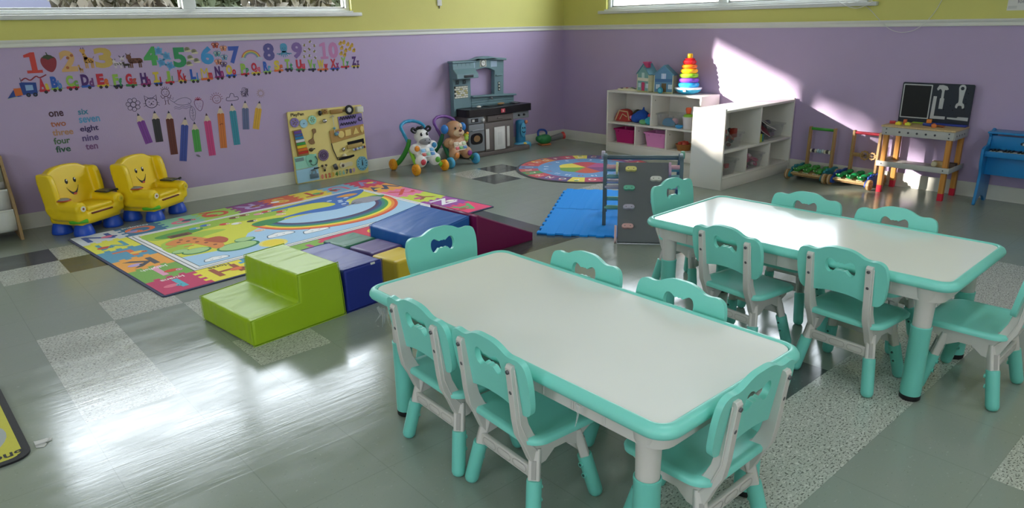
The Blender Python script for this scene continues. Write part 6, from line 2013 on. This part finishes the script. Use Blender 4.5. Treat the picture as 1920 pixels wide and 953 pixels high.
def strawberry(b, x, z_, s):
    b.flat(spline([(x - .045 * s, z_ + .02 * s), (x - .03 * s, z_ + .042 * s), (x, z_ + .040 * s), (x + .03 * s, z_ + .042 * s), (x + .045 * s, z_ + .02 * s), (x + .036 * s, z_ - .025 * s), (x + .010 * s, z_ - .056 * s), (x - .018 * s, z_ - .045 * s), (x - .040 * s, z_ - .015 * s)], 4), ZD, vin('#8a2f3c'), WALL_L)
    b.flat([(x - .036 * s, z_ + .036 * s), (x - .02 * s, z_ + .050 * s), (x, z_ + .055 * s), (x + .02 * s, z_ + .050 * s), (x + .036 * s, z_ + .034 * s), (x + .015 * s, z_ + .030 * s), (x, z_ + .022 * s), (x - .015 * s, z_ + .030 * s)], ZD + .0005, vin('#3f4a34'), WALL_L)
    b.stroke([(x, z_ + .05 * s), (x - .006 * s, z_ + .070 * s)], .006 * s, ZD + .0005, vin('#3f4a34'), WALL_L)
b = MB(); strawberry(b, -4.816, 1.062, 1.0); decal('strawberry_decal', 'dark red strawberry sticker after the numeral 1', b)
def giraffe(b, x, z_, s):
    G, D = vin('#c8964a'), vin('#6a4424')
    b.flat(spline([(x - .018 * s, z_ + .010 * s), (x + .010 * s, z_ + .006 * s), (x + .036 * s, z_ - .004 * s), (x + .038 * s, z_ - .030 * s), (x - .02 * s, z_ - .030 * s)], 4), ZD, G, WALL_L)
    b.flat([(x - .018 * s, z_ - .02 * s), (x - .030 * s, z_ + .048 * s), (x - .012 * s, z_ + .048 * s), (x + .006 * s, z_)], ZD, G, WALL_L)
    for q in (-.016, -.004, .022, .033):
        b.flat([(x + q * s - .004 * s, z_ - .026 * s), (x + q * s + .004 * s, z_ - .026 * s), (x + q * s + .004 * s, z_ - .070 * s), (x + q * s - .004 * s, z_ - .070 * s)], ZD, G, WALL_L)
    b.flat(spline([(x - .040 * s, z_ + .062 * s), (x - .020 * s, z_ + .066 * s), (x - .004 * s, z_ + .060 * s), (x - .010 * s, z_ + .042 * s), (x - .032 * s, z_ + .042 * s)], 4), ZD + .0003, G, WALL_L)
    for q in (-.028, -.014):
        b.stroke([(x + q * s, z_ + .064 * s), (x + q * s, z_ + .078 * s)], .004 * s, ZD + .0003, D, WALL_L)
    for q in ((-.020, .03), (-.016, .012), (-.008, -.01), (.008, -.012), (.022, -.014), (.030, -.022), (.012, -.024), (-.010, -.026)):
        b.flat(circ(.0055 * s, 7, x + q[0] * s, z_ + q[1] * s), ZD + .0006, D, WALL_L)
    b.stroke([(x + .036 * s, z_ - .005 * s), (x + .046 * s, z_ + .012 * s)], .003 * s, ZD, D, WALL_L)
b = MB(); giraffe(b, -4.590, 1.083, .92); decal('giraffe_decal', 'tall spotted giraffe sticker after the numeral 2', b)
b = MB(); giraffe(b, -4.640, 1.018, .36); decal('giraffe_decal', 'tiny giraffe calf sticker at the feet of the tall giraffe', b)
def cow(b, x, z_, w_, h, c1, c2):
    A, D = vin(c1), vin(c2)
    b.flat(spline([(x - .42 * w_, z_ + .12 * h), (x + .05 * w_, z_ + .15 * h), (x + .42 * w_, z_ + .12 * h), (x + .44 * w_, z_ - .15 * h), (x - .35 * w_, z_ - .18 * h)], 4), ZD, A, WALL_L)
    for q in (-.34, -.22, .24, .36):
        b.flat([(x + q * w_ - .04 * w_, z_ - .1 * h), (x + q * w_ + .04 * w_, z_ - .1 * h), (x + q * w_ + .04 * w_, z_ - .5 * h), (x + q * w_ - .04 * w_, z_ - .5 * h)], ZD, A, WALL_L)
    b.flat(circ(.17 * w_, 12, x - .38 * w_, z_ + .24 * h, .18 * h), ZD + .0003, A, WALL_L)
    for sgn in (-1, 1):
        b.stroke([(x - .38 * w_ + sgn * .1 * w_, z_ + .36 * h), (x - .38 * w_ + sgn * .16 * w_, z_ + .5 * h)], .05 * w_, ZD + .0003, D, WALL_L)
    for q in ((-.1, .0), (.15, .04), (.3, -.05), (-.3, .0), (.0, -.1)):
        b.flat(circ(.07 * w_, 8, x + q[0] * w_, z_ + q[1] * h, .06 * h), ZD + .0006, D, WALL_L)
    b.stroke([(x + .42 * w_, z_ + .1 * h), (x + .5 * w_, z_ - .2 * h)], .03 * w_, ZD, D, WALL_L)
b = MB(); cow(b, -4.407, 1.040, .060, .062, '#c9c0c4', '#2f2a30'); decal('cow_decal', 'small black and white spotted cow sticker after the numeral 3', b)
b = MB(); cow(b, -4.355, 1.030, .046, .045, '#4a4038', '#22201e'); decal('cow_decal', 'smallest dark calf sticker between the two cows', b)
b = MB(); b.flat(circ(.013, 12, -4.377, 1.070, .014), ZD, vin('#c9c0c4'), WALL_L)
for s in (-1, 1):
    b.stroke([(-4.377 + s * .006, 1.08), (-4.377 + s * .018, 1.092)], .005, ZD, vin('#3a3238'), WALL_L)
b.flat(circ(.008, 10, -4.377, 1.060, .006), ZD + .0003, vin('#a89aa0'), WALL_L)
decal('cow_decal', 'grey horned cow head sticker above the small calf', b)
b = MB(); cow(b, -4.295, 1.056, .098, .100, '#6a4232', '#4a2c22'); decal('cow_decal', 'brown bull sticker before the numeral 4', b)
def put_all(pts, fn, name, lab, grp):
    for k, (x, z_) in enumerate(pts):
        b = MB(); fn(b, x, z_, k); decal(name, lab, b, 'wall decal', grp)
def turtle(b, x, z_, k):
    b.flat(circ(.024, 8, x, z_, .021, .4), ZD, vin('#5a9ac8'), WALL_L)
    b.flat(circ(.015, 6, x, z_), ZD + .0004, vin('#4a86b8'), WALL_L)
    for a in (40, 130, 220, 310, 85):
        b.flat(circ(.008 if a != 85 else .010, 8, x + .027 * cos(radians(a + 10 * k)), z_ + .025 * sin(radians(a + 10 * k))), ZD, vin('#6aa8d2'), WALL_L)
put_all([(-4.13, 1.11), (-4.082, 1.072), (-4.121, 1.031), (-4.066, 1.005)], turtle, 'turtle_decal', 'small blue turtle sticker between the numerals 4 and 5', 'four turtle stickers')
def snail(b, x, z_, k):
    b.flat(circ(.020, 14, x, z_, .017), ZD, vin('#8a8a70'), WALL_L)
    b.flat(spline([(x - .024, z_ - .014), (x + .020, z_ - .018), (x + .028, z_ - .008), (x + .01, z_ - .006)], 3), ZD + .0003, vin('#c9c2a0'), WALL_L)
    b.stroke([(x + .010 * cos(t_) * t_ / 9, z_ + .010 * sin(t_) * t_ / 9) for t_ in [i * .6 for i in range(18)]], .0028, ZD + .0006, vin('#4a4a44'), WALL_L)
put_all([(-3.932, 1.117), (-3.885, 1.101), (-3.92, 1.059), (-3.877, 1.036), (-3.934, 1.017)], snail, 'snail_decal', 'small grey-green snail sticker between the numerals 5 and 6', 'five snail stickers')
BC = ['#a8483a', '#c98468', '#5a96a0', '#6a96b8', '#c07a64', '#6a5a88']
for k, (x, z_) in enumerate([(-3.725, 1.138), (-3.668, 1.114), (-3.719, 1.076), (-3.67, 1.048), (-3.72, 1.017), (-3.681, 0.997)]):
    b = MB()
    for s in (-1, 1):
        b.flat(circ(.014, 12, x + s * .014, z_ + .007, .012), ZD, vin(BC[k]), WALL_L); b.flat(circ(.010, 10, x + s * .011, z_ - .011, .010), ZD, vin(BC[k]), WALL_L)
        b.stroke([(x, z_ + .014), (x + s * .008, z_ + .026)], .0022, ZD + .0004, vin('#4a3a34'), WALL_L)
        b.flat(circ(.005, 8, x + s * .015, z_ + .007), ZD + .0004, vin('#d8c0a8'), WALL_L)
    b.flat(circ(.004, 8, x, z_, .016), ZD + .0005, vin('#4a3a34'), WALL_L)
    decal('butterfly_decal', ['rust red butterfly sticker, topmost right of the numeral 6', 'salmon butterfly sticker, upper one beside the numeral 7', 'teal butterfly sticker, third from the top after the numeral 6', 'pale blue butterfly sticker, just below the teal one', 'dusty pink butterfly sticker, lower left of the six', 'slate purple butterfly sticker, lowest of the six'][k], b, 'wall decal', 'six butterfly stickers')
b = MB()
for k, hc in enumerate(['#a8604a', '#c08a4a', '#c9b45a', '#7a9a5a', '#6a96a8', '#8a78a8']):
    r0_, r1_ = .072 - .0055 * k, .0775 - .0055 * k
    b.flat([(-3.463 + r1_ * cos(pi * i / 18), 1.025 + r1_ * .9 * sin(pi * i / 18)) for i in range(19)] + [(-3.463 + r0_ * cos(pi * i / 18), 1.025 + r0_ * .9 * sin(pi * i / 18)) for i in range(18, -1, -1)], ZD, vin(hc), WALL_L)
for s in (-1, 1):
    for q in ((-.016, 0), (0, .006), (.016, 0), (.0, -.006)):
        b.flat(circ(.014, 12, -3.463 + s * .064 + q[0], 1.026 + q[1], .010), ZD + .0004 + .0001 * abs(q[0]) * 10, vin('#a8b0c4'), WALL_L)
decal('rainbow_decal', 'rainbow with two clouds sticker between the numerals 7 and 8', b)
b = MB()
x, z_ = -3.192, 1.075
b.flat(spline([(x - .026, z_ + .02), (x - .020, z_ + .052), (x + .004, z_ + .060), (x + .028, z_ + .05), (x + .032, z_ + .02), (x + .018, z_ - .008), (x - .012, z_ - .008)], 4), ZD, vin('#4a92b4'), WALL_L)
for k in range(8):
    a = -1.2 + 2.4 * k / 7
    pts = [(x + .004 + a * .008, z_), (x + a * .028, z_ - .022), (x + a * .045, z_ - .030 + .012 * (abs(a) > .8)), (x + a * .052 + .004, z_ - .052 + .040 * abs(a) * .6)]
    b.stroke(spline(pts, 4, False), .0065, ZD, vin('#4a92b4'), WALL_L)
for s in (-1, 1):
    b.flat(circ(.003, 8, x + .004 + s * .010, z_ + .022), ZD + .0004, vin('#1f2a3a'), WALL_L)
b.stroke([(x - .006, z_ + .012), (x + .004, z_ + .008), (x + .014, z_ + .012)], .002, ZD + .0004, vin('#1f2a3a'), WALL_L)
decal('octopus_decal', 'blue octopus sticker between the numerals 8 and 9', b)
def bee(b, x, z_, k):
    M_ = WALL_L @ T(x, z_, 0) @ R(25 * (k % 5) - 40) @ T(-x, -z_, 0)
    b.flat(circ(.0075, 10, x, z_, .012), ZD, vin('#b0a060'), M_)
    for q in (-.004, .003, .010):
        b.flat([(x - .007, z_ + q - .0014), (x + .007, z_ + q - .0014), (x + .007, z_ + q + .0014), (x - .007, z_ + q + .0014)], ZD + .0004, vin('#2a2620'), M_)
    for s in (-1, 1):
        b.flat(circ(.007, 8, x + s * .011, z_ + .004, .005), ZD, vin('#c9c6d2'), M_)
put_all([(-2.958, 1.139), (-3.01, 1.113), (-2.922, 1.106), (-2.969, 1.08), (-3.011, 1.066), (-2.927, 1.062), (-2.975, 1.029), (-3.021, 1.023), (-2.924, 1.01)], bee, 'bee_decal', 'tiny striped bee sticker between the numerals 9 and 10', 'nine bee stickers')
def duck(b, x, z_, k):
    b.flat(circ(.017, 12, x, z_ - .004, .013), ZD, vin('#c8a03c'), WALL_L); b.flat(circ(.010, 10, x + .006, z_ + .010), ZD, vin('#cda640'), WALL_L)
    b.flat([(x + .013, z_ + .012), (x + .022, z_ + .008), (x + .013, z_ + .005)], ZD + .0003, vin('#b0602c'), WALL_L)
    b.flat(circ(.0016, 6, x + .008, z_ + .012), ZD + .0004, vin('#2a2018'), WALL_L)
put_all([(-2.685, 1.118), (-2.651, 1.125), (-2.615, 1.108), (-2.578, 1.098), (-2.675, 1.081), (-2.639, 1.059), (-2.6, 1.07), (-2.562, 1.056), (-2.685, 1.036), (-2.653, 1.023)], duck, 'duckling_decal', 'tiny golden duckling sticker after the numeral 10', 'ten duckling stickers')
# alphabet train
CARS = [('A', -4.873, 0.88, 0.061), ('B', -4.801, 0.887, 0.067), ('C', -4.708, 0.888, 0.078), ('D', -4.617, 0.89, 0.083), ('E', -4.524, 0.888, 0.079), ('F', -4.431, 0.879, 0.063), ('G', -4.345, 0.878, 0.077), ('H', -4.25, 0.878, 0.072), ('I', -4.167, 0.879, 0.061), ('J', -4.087, 0.88, 0.065), ('K', -3.997, 0.885, 0.065), ('L', -3.908, 0.884, 0.069), ('M', -3.82, 0.887, 0.092), ('N', -3.725, 0.895, 0.072), ('O', -3.635, 0.901, 0.083), ('P', -3.527, 0.905, 0.069), ('Q', -3.439, 0.907, 0.078), ('R', -3.346, 0.912, 0.068), ('S', -3.252, 0.916, 0.08), ('T', -3.163, 0.921, 0.07), ('U', -3.063, 0.913, 0.085), ('V', -2.963, 0.908, 0.073), ('W', -2.867, 0.902, 0.103), ('X', -2.755, 0.904, 0.088), ('Y', -2.658, 0.913, 0.084), ('Z', -2.557, 0.914, 0.082)]
RD, BLU, GRN, PRP, YLW, MGT, NVY, ORG = '#b8283c', '#2a56b0', '#8ab04a', '#4a2468', '#c8b03c', '#8a2468', '#22224a', '#c8642c'
CC = {'A': (RD, YLW, RD), 'B': (BLU, '#4a7ac0', GRN), 'C': (GRN, '#6a9a4a', RD), 'D': (PRP, '#6a3a78', BLU), 'E': (RD, ORG, YLW), 'F': (GRN, '#3a8a5a', NVY), 'G': (RD, '#b04a3c', '#3a7a4a'), 'H': (PRP, MGT, MGT), 'I': (YLW, RD, BLU), 'J': (GRN, '#3a8a5a', RD), 'K': (RD, RD, YLW), 'L': (BLU, '#4a7ac0', GRN), 'M': (YLW, RD, ORG), 'N': (PRP, MGT, MGT), 'O': (YLW, RD, BLU), 'P': (GRN, '#3a8a5a', RD), 'Q': (RD, '#c8506a', YLW), 'R': (BLU, '#4a9ab8', GRN), 'S': (YLW, ORG, ORG), 'T': (GRN, '#3a8a5a', NVY), 'U': (RD, '#c83c50', '#3a7a4a'), 'V': (GRN, '#5aa04a', NVY), 'W': (YLW, RD, ORG), 'X': (RD, MGT, BLU), 'Y': (GRN, '#3a8a5a', RD), 'Z': (PRP, '#54306a', YLW)}
CN = {RD: 'red', BLU: 'blue', GRN: 'green', PRP: 'purple', YLW: 'yellow', '#3a7a4a': 'dark green', NVY: 'navy', MGT: 'magenta', ORG: 'orange'}
for k, (ch, x, z_, w_) in enumerate(CARS):
    c1, c2, c3 = CC[ch]
    b = MB()
    b.flat(rrect(w_ * .95, .017, .004, 2), ZD, vin(c3), WALL_L @ T(x, z_ + .012, 0))
    for q in ((-.2, .24) if k % 3 else (.1,)):
        b.flat(circ(.0105, 12, x + q * w_, z_ + .0015), ZD + .0006, vin('#1a1620'), WALL_L)
        b.flat(circ(.004, 8, x + q * w_, z_ + .0015), ZD + .0009, vin('#4a3a3a'), WALL_L)
    if ch == 'I':
        b.flat([(x - .14 * w_ + px * .040, z_ + .054 + pz * .074) for px, pz in ((-.5, -.5), (.5, -.5), (.5, -.28), (.2, -.28), (.2, .28), (.5, .28), (.5, .5), (-.5, .5), (-.5, .28), (-.2, .28), (-.2, -.28), (-.5, -.28))], ZD + .0006, vin(c1), WALL_L)
    else:
        b.text_fit(ch, x - .14 * w_, z_ + .054, .56 * w_, .074, ZD + .0003, vin(c1), WALL_L, .06)
    b.text_fit(ch.lower(), x + .30 * w_, z_ + .036, (.34 if ch not in 'IJL' else .15) * w_, .042 if ch.lower() not in 'bdfhklt' else .056, ZD + .0003, vin(c2), WALL_L, .06)
    if k + 1 < len(CARS):
        nx, nz, nw = CARS[k + 1][1], CARS[k + 1][2], CARS[k + 1][3]
        b.stroke([(x + w_ * .47, z_ + .012), (nx - nw * .47, nz + .012)], .0022, ZD, vin('#5a5a5a'), WALL_L)
    decal('train_car_decal', 'alphabet train wagon carrying the letters %s%s, %s letters' % (ch, ch.lower(), CN[c1]), b, 'wall decal', 'alphabet train wagons')
b = MB()
NV, ORX = vin('#22408a'), vin('#c8642c')
b.flat([(-5.085, .856), (-5.040, .912), (-5.035, .880), (-5.0, .866)], ZD, NV, WALL_L)
b.flat([(-5.090, .855), (-5.03, .866), (-5.03, .860), (-5.085, .849)], ZD + .0003, vin('#a8a8a8'), WALL_L)
b.flat([(-5.043, .916), (-4.992, .918), (-4.992, .872), (-5.040, .868)], ZD + .0003, ORX, WALL_L)
b.flat([(-5.005, .948), (-4.985, .952), (-4.912, .946), (-4.915, .876), (-4.998, .872)], ZD + .0005, NV, WALL_L)
b.flat([(-4.976, .934), (-4.934, .932), (-4.934, .900), (-4.976, .898)], ZD + .0008, vin('#8aa8d2'), WALL_L)
for q in (-4.968, -4.930):
    b.flat(circ(.013, 14, q, .870), ZD + .0010, vin('#1a1a2a'), WALL_L); b.flat(circ(.006, 10, q, .870), ZD + .0013, vin('#3a4a7a'), WALL_L)
b.stroke([(-4.992, .95), (-4.995, .982)], .003, ZD, vin('#2a2a3a'), WALL_L)
b.stroke(spline([(-4.990, .962), (-4.965, .976), (-4.940, .962), (-4.905, .985), (-4.885, .975), (-4.845, .992)], 4, False), .008, ZD, vin('#8a2a3a'), WALL_L)
b.stroke([(-4.913, .890), (-4.902, .892)], .003, ZD, vin('#5a5a5a'), WALL_L)
decal('locomotive_decal', 'blue and orange locomotive sticker with a red streamer pulling the alphabet train', b)
# number words
for s, x, z_, w_, h, hc in [('one', -4.838, 0.736, 0.086, 0.036, '#4a2a3a'), ('two', -4.838, 0.67, 0.089, 0.035, '#a8644a'), ('three', -4.822, 0.614, 0.123, 0.042, '#b08464'), ('four', -4.838, 0.558, 0.097, 0.044, '#4a6a4a'), ('five', -4.841, 0.502, 0.088, 0.043, '#2f5a46'), ('six', -4.678, 0.736, 0.063, 0.039, '#3f7f9c'), ('seven', -4.649, 0.679, 0.128, 0.036, '#4f92c0'), ('eight', -4.661, 0.617, 0.114, 0.049, '#3a2a5c'), ('nine', -4.666, 0.558, 0.1, 0.043, '#5f4a80'), ('ten', -4.669, 0.497, 0.076, 0.040, '#7a5280')]:
    b = MB(); b.text_fit(s, x, z_, w_, h, ZD, vin(hc), WALL_L, .025); decal('word_decal', 'wall lettering reading %s in the two columns of number words' % s, b, 'wall lettering')
# pencils
PN = ['purple', 'black', 'brown', 'blue', 'green', 'pink', 'orange', 'teal', 'slate blue', 'yellow']
for k, (x0, z0, x1, z1, hc) in enumerate([(-4.341, 0.695, -4.299, 0.473, '#7a3f96'), (-4.227, 0.702, -4.227, 0.474, '#34323a'), (-4.131, 0.693, -4.14, 0.37, '#62302a'), (-4.021, 0.636, -4.087, 0.312, '#3f4f9e'), (-3.962, 0.596, -3.967, 0.367, '#4a9a4a'), (-3.865, 0.65, -3.866, 0.325, '#c0447e'), (-3.755, 0.696, -3.772, 0.371, '#c8743a'), (-3.663, 0.707, -3.665, 0.383, '#3a8aa0'), (-3.556, 0.718, -3.578, 0.494, '#5f6a90'), (-3.44, 0.705, -3.5, 0.488, '#cfa23a')]):
    L_ = math.hypot(x0 - x1, z0 - z1)
    a = math.degrees(math.atan2(z0 - z1, x0 - x1)) - 90
    Mp = WALL_L @ T(x1, z1, 0) @ R(a)
    hw = .026
    b = MB()
    b.flat([(-hw, 0), (hw, 0), (hw, L_ - .062), (0, L_ - .055), (-hw, L_ - .062)], ZD, vin(hc), Mp)
    for q in (-.009, .009):
        b.flat([(q - .0012, 0), (q + .0012, 0), (q + .0012, L_ - .062), (q - .0012, L_ - .062)], ZD + .0004, mat('decal_stripe_' + hc[1:], '#%02x%02x%02x' % tuple(int(int(hc[i:i + 2], 16) * .78) for i in (1, 3, 5)), .6), Mp)
    b.flat([(-hw, L_ - .064), (-hw * .5, L_ - .056), (0, L_ - .064), (hw * .5, L_ - .056), (hw, L_ - .064), (.008, L_ - .018), (-.008, L_ - .018)], ZD + .0003, vin('#c9b8a4'), Mp)
    b.flat([(-.009, L_ - .020), (.009, L_ - .020), (0, L_)], ZD + .0006, vin('#3a3a52' if k not in (5, 6) else '#5a3a4a'), Mp)
    if k == 6:
        b.stroke([(-.015, L_ * .55), (.0, L_ * .58), (.012, L_ * .56)], .006, ZD + .0006, vin('#7a3f22'), Mp)
    decal('pencil_decal', '%s pencil sticker in the row of wall pencils' % PN[k], b, 'wall decal', 'pencil stickers')
INK = vin('#4a3f58')
def ln(b, pts, m=INK, w_=.0032, closed=False):
    b.stroke(pts, w_, ZD, m, WALL_L, closed)
x, z_ = -4.358, .755
b = MB(); ln(b, circ(.017, 16, x, z_), closed=True)
for k in range(7):
    a = 2 * pi * k / 7 + .3
    ln(b, [(x + .033 * cos(a) + .0145 * cos(q), z_ + .033 * sin(a) + .0145 * sin(q)) for q in [2 * pi * i / 12 for i in range(12)]], closed=True)
decal('flower_drawing_decal', 'line drawing of a flower above the purple pencil', b)
x, z_ = -4.237, .763
b = MB(); ln(b, circ(.040, 24, x, z_ - .006, .035), w_=.004, closed=True)
for s in (-1, 1):
    ln(b, [(x + s * .038, z_ + .008), (x + s * .040, z_ + .048), (x + s * .014, z_ + .028)], w_=.004)
    b.flat(circ(.0035, 8, x + s * .014, z_ + .002), ZD, INK, WALL_L)
    for q in (-.006, .004):
        ln(b, [(x + s * .032, z_ - .012 + q), (x + s * .054, z_ - .016 + q * 2)], w_=.0024)
    ln(b, [(x, z_ - .012), (x + s * .008, z_ - .022), (x + s * .016, z_ - .018)])
for q in (-.008, 0, .008):
    ln(b, [(x + q, z_ + .028), (x + q, z_ + .016)], w_=.003)
b.flat(circ(.005, 8, x, z_ - .010, .004), ZD, INK, WALL_L)
decal('cat_drawing_decal', 'line drawing of a cat face above the black pencil', b)
x, z_ = -4.131, .799
b = MB(); CH = vin('#5f4458'); ln(b, circ(.027, 20, x, z_ + .022, .026), CH, .004, True)
for k in range(5):
    a = radians(50 + 20 * k); ln(b, [(x + .028 * cos(a), z_ + .022 + .028 * sin(a)), (x + .044 * cos(a), z_ + .022 + .044 * sin(a))], CH)
for s in (-1, 1):
    ln(b, [(x + s * .006, z_ + .026), (x + s * .011, z_ + .028), (x + s * .015, z_ + .025)], CH, .0025)
    ln(b, spline([(x + s * .012, z_ - .012), (x + s * .026, z_ - .016), (x + s * .036, z_ + .004)], 3, False), CH, .004)
    ln(b, [(x + s * .009, z_ - .034), (x + s * .010, z_ - .060), (x + s * .018, z_ - .062)], CH, .004)
ln(b, [(x - .010, z_ + .014), (x, z_ + .008), (x + .012, z_ + .014)], CH, .0026)
ln(b, [(x - .010, z_ - .006), (x + .010, z_ - .006), (x + .012, z_ - .036), (x - .012, z_ - .036)], CH, .0035, True)
decal('child_drawing_decal', 'line drawing of a waving child above the brown pencil', b)
x, z_ = -4.028, .745
b = MB(); WH = vin('#6f6a86')
ln(b, spline([(x - .085, z_ + .030), (x - .055, z_ + .005), (x - .02, z_ + .022), (x + .03, z_ + .030), (x + .065, z_ + .012), (x + .060, z_ - .012), (x + .02, z_ - .022), (x - .03, z_ - .016), (x - .055, z_ + .004)], 4, False), WH)
ln(b, [(x - .085, z_ + .030), (x - .070, z_ + .036), (x - .058, z_ + .020), (x - .055, z_ + .040)], WH)
for q in (-.034, -.046):
    ln(b, [(x - .06 + .012 * i, z_ + q + .005 * sin(i * 1.6)) for i in range(11)], WH, .0028)
decal('whale_drawing_decal', 'line drawing of a whale over waves above the blue pencil', b)
x, z_ = -3.964, .655
b = MB(); ln(b, spline([(x + .0, z_ + .055), (x + .022, z_ + .02), (x + .012, z_ - .035), (x - .004, z_ - .052), (x - .020, z_ - .025), (x - .018, z_ + .02)], 4), WH, .003, True)
ln(b, spline([(x - .004, z_ - .045), (x + .002, z_), (x, z_ + .05), (x - .02, z_ + .085)], 3, False), WH, .0026)
for q in (-.02, 0, .02):
    ln(b, [(x - .012, z_ + q + .008), (x, z_ + q), (x + .012, z_ + q + .010)], WH, .0022)
decal('leaf_drawing_decal', 'line drawing of a long leaf above the green pencil', b)
x, z_ = -3.909, .715
b = MB(); ST = vin('#7a4a72'); ln(b, spline([(x - .030, z_ + .026), (x, z_ + .038), (x + .032, z_ + .024), (x + .026, z_ - .014), (x + .004, z_ - .046), (x - .022, z_ - .020)], 4), ST, .0034, True)
for k in range(5):
    a = radians(20 + 35 * k); ln(b, [(x, z_ + .034), (x + .026 * cos(a), z_ + .036 + .022 * sin(a))], vin('#b0385a'), .005)
for q in ((-.012, .008), (.010, .010), (0, -.008), (-.008, -.022), (.012, -.012)):
    b.flat(circ(.002, 6, x + q[0], z_ + q[1]), ZD, ST, WALL_L)
decal('strawberry_drawing_decal', 'line drawing of a strawberry above the pink pencil', b)
x, z_ = -3.772, .750
b = MB(); SU = vin('#8a5a62'); ln(b, circ(.031, 22, x, z_ - .006, .030), SU, .0036, True)
for k in range(9):
    a = radians(0 + 22 * k); ln(b, [(x + .036 * cos(a), z_ - .004 + .036 * sin(a)), (x + .050 * cos(a), z_ - .004 + .050 * sin(a))], SU)
for s in (-1, 1):
    ln(b, [(x + s * .007, z_ + .002), (x + s * .012, z_ + .005), (x + s * .016, z_ + .001)], SU, .0024)
ln(b, spline([(x - .012, z_ - .014), (x, z_ - .021), (x + .013, z_ - .013)], 3, False), SU, .0026)
decal('sun_drawing_decal', 'line drawing of a smiling sun above the orange pencil', b)
x, z_ = -3.654, .748
b = MB(); ln(b, spline([(x - .044, z_ - .020), (x - .040, z_ + .002), (x - .020, z_ + .004), (x - .008, z_ + .030), (x + .014, z_ + .026), (x + .020, z_ + .004), (x + .042, z_ + .004), (x + .046, z_ - .018), (x, z_ - .024)], 4), INK, .0034, True)
decal('cloud_drawing_decal', 'line drawing of a cloud above the teal pencil', b)
x, z_ = -3.551, .782
b = MB(); q_ = random.Random(4); ln(b, spline([(x + q_.uniform(-.036, .036) * (1 - .3 * (i % 2)), z_ + q_.uniform(-.042, .036)) for i in range(26)], 3, False), INK, .0024)
decal('scribble_decal', 'dense scribble drawing above the slate blue pencil', b)
x, z_ = -3.423, .762
b = MB(); S2 = vin('#a08474'); ln(b, circ(.019, 18, x, z_), S2, .003, True)
for k in range(12):
    a = 2 * pi * k / 12; ln(b, [(x + .022 * cos(a - .13), z_ + .022 * sin(a - .13)), (x + .037 * cos(a), z_ + .037 * sin(a)), (x + .022 * cos(a + .13), z_ + .022 * sin(a + .13))], S2, .0026)
decal('sun_drawing_decal', 'faint line drawing of a small spiky sun above the yellow pencil', b)
x, z_ = -3.972, .337
b = MB(); b.flat(spline([(x - .016, z_ + .010), (x + .004, z_ + .008), (x + .016, z_ - .010), (x - .004, z_ - .006)], 4), ZD, vin('#6f6a7a'), WALL_L)
decal('leaf_drawing_decal', 'tiny grey leaf drawing below the tip of the green pencil sticker', b)

# ------------------------------------------------------------------ small fittings
b = MB(); b.boxr(-1.662, -1.612, -.012, -.0005, 1.415, 1.66, TRIMW, None, .003); o = b.build('cable_cover')
tag(o, 'white cable cover strip ending on the yellow wall near the corner', 'cable cover')
b = MB(); b.cyl((-1.638, -.006, 1.392), (-1.638, -.006, 1.416), .005, C('#6a6a60', .5), seg=10); b.build('cable_end', o)
t = thing('paper_notice', 'white printed paper taped on the yellow wall at the top right corner', 'notice', (-.001, -4.09, 1.262), -90)
b = MB(); b.box((.11, 0, .14), (.22, .0012, .28), C('#dddcd8', .8)); b.build('sheet', t)
b = MB(); b.text('for', .034, C('#8a8a90', .7), T(.075, -.0009, .045) @ LFT, 0); b.box((.03, -.001, .02), (.05, .0006, .018), C('#c9c9c6', .8)); b.build('print', t)
CAB = mat('white_cord', '#d8d8d4', .5)
b = MB(); b.tube(spline([(-.02, -3.12, 1.345), (-.012, -3.20, 1.30), (-.010, -3.28, 1.225), (-.024, -3.37, 1.155), (-.024, -3.46, 1.128), (-.024, -3.56, 1.150), (-.010, -3.64, 1.235), (-.008, -3.69, 1.34), (-.008, -3.71, 1.45)], 5, False), .0022, CAB, 6)
tag(b.build('cord', None), 'thin white cord hanging in a loop from the sill corner over the chair rail', 'cord')
b = MB(); b.tube(spline([(-.05, -2.99, 1.352), (-.052, -3.06, 1.318), (-.052, -3.13, 1.304), (-.050, -3.20, 1.325), (-.05, -3.235, 1.352), (-.045, -3.16, 1.358), (-.05, -3.08, 1.34), (-.05, -3.02, 1.356)], 4), .003, CAB, 6, True)
tag(b.build('cord', None), 'bundle of white cord coiled on the corner of the window sill', 'cord')
# torn plastic film under the table rims
FILM = glass_mat('clear_film', (.95, .95, .95), 1.0, .25, (.85, .86, .86), .2)
b = MB()
q_ = random.Random(2)
for k in range(5):
    x = .012 * k
    b.tube([(x, 0, 0), (x + q_.uniform(-.006, .006), q_.uniform(-.006, .006), -.025), (x + q_.uniform(-.01, .01), q_.uniform(-.008, .008), -.05 - .015 * (k % 2))], [.006, .005, .001], FILM, 6, flat=.3)
tag(b.build('plastic_film', None, (-4.690, -3.775, .409), (0, 0, radians(-70))), 'torn strip of clear plastic hanging under the far left corner of the front table', 'plastic film')
b = MB(); b.tube([(0, 0, 0), (.004, .002, -.03), (-.003, .004, -.06)], [.007, .003, .001], FILM, 6, flat=.3); b.tube([(0, 0, 0), (.015, .0, -.012)], [.004, .001], FILM, 6, flat=.3)
tag(b.build('plastic_film', None, (-4.672, -4.62, .409)), 'small wisp of clear plastic hanging from the long side of the front table', 'plastic film')
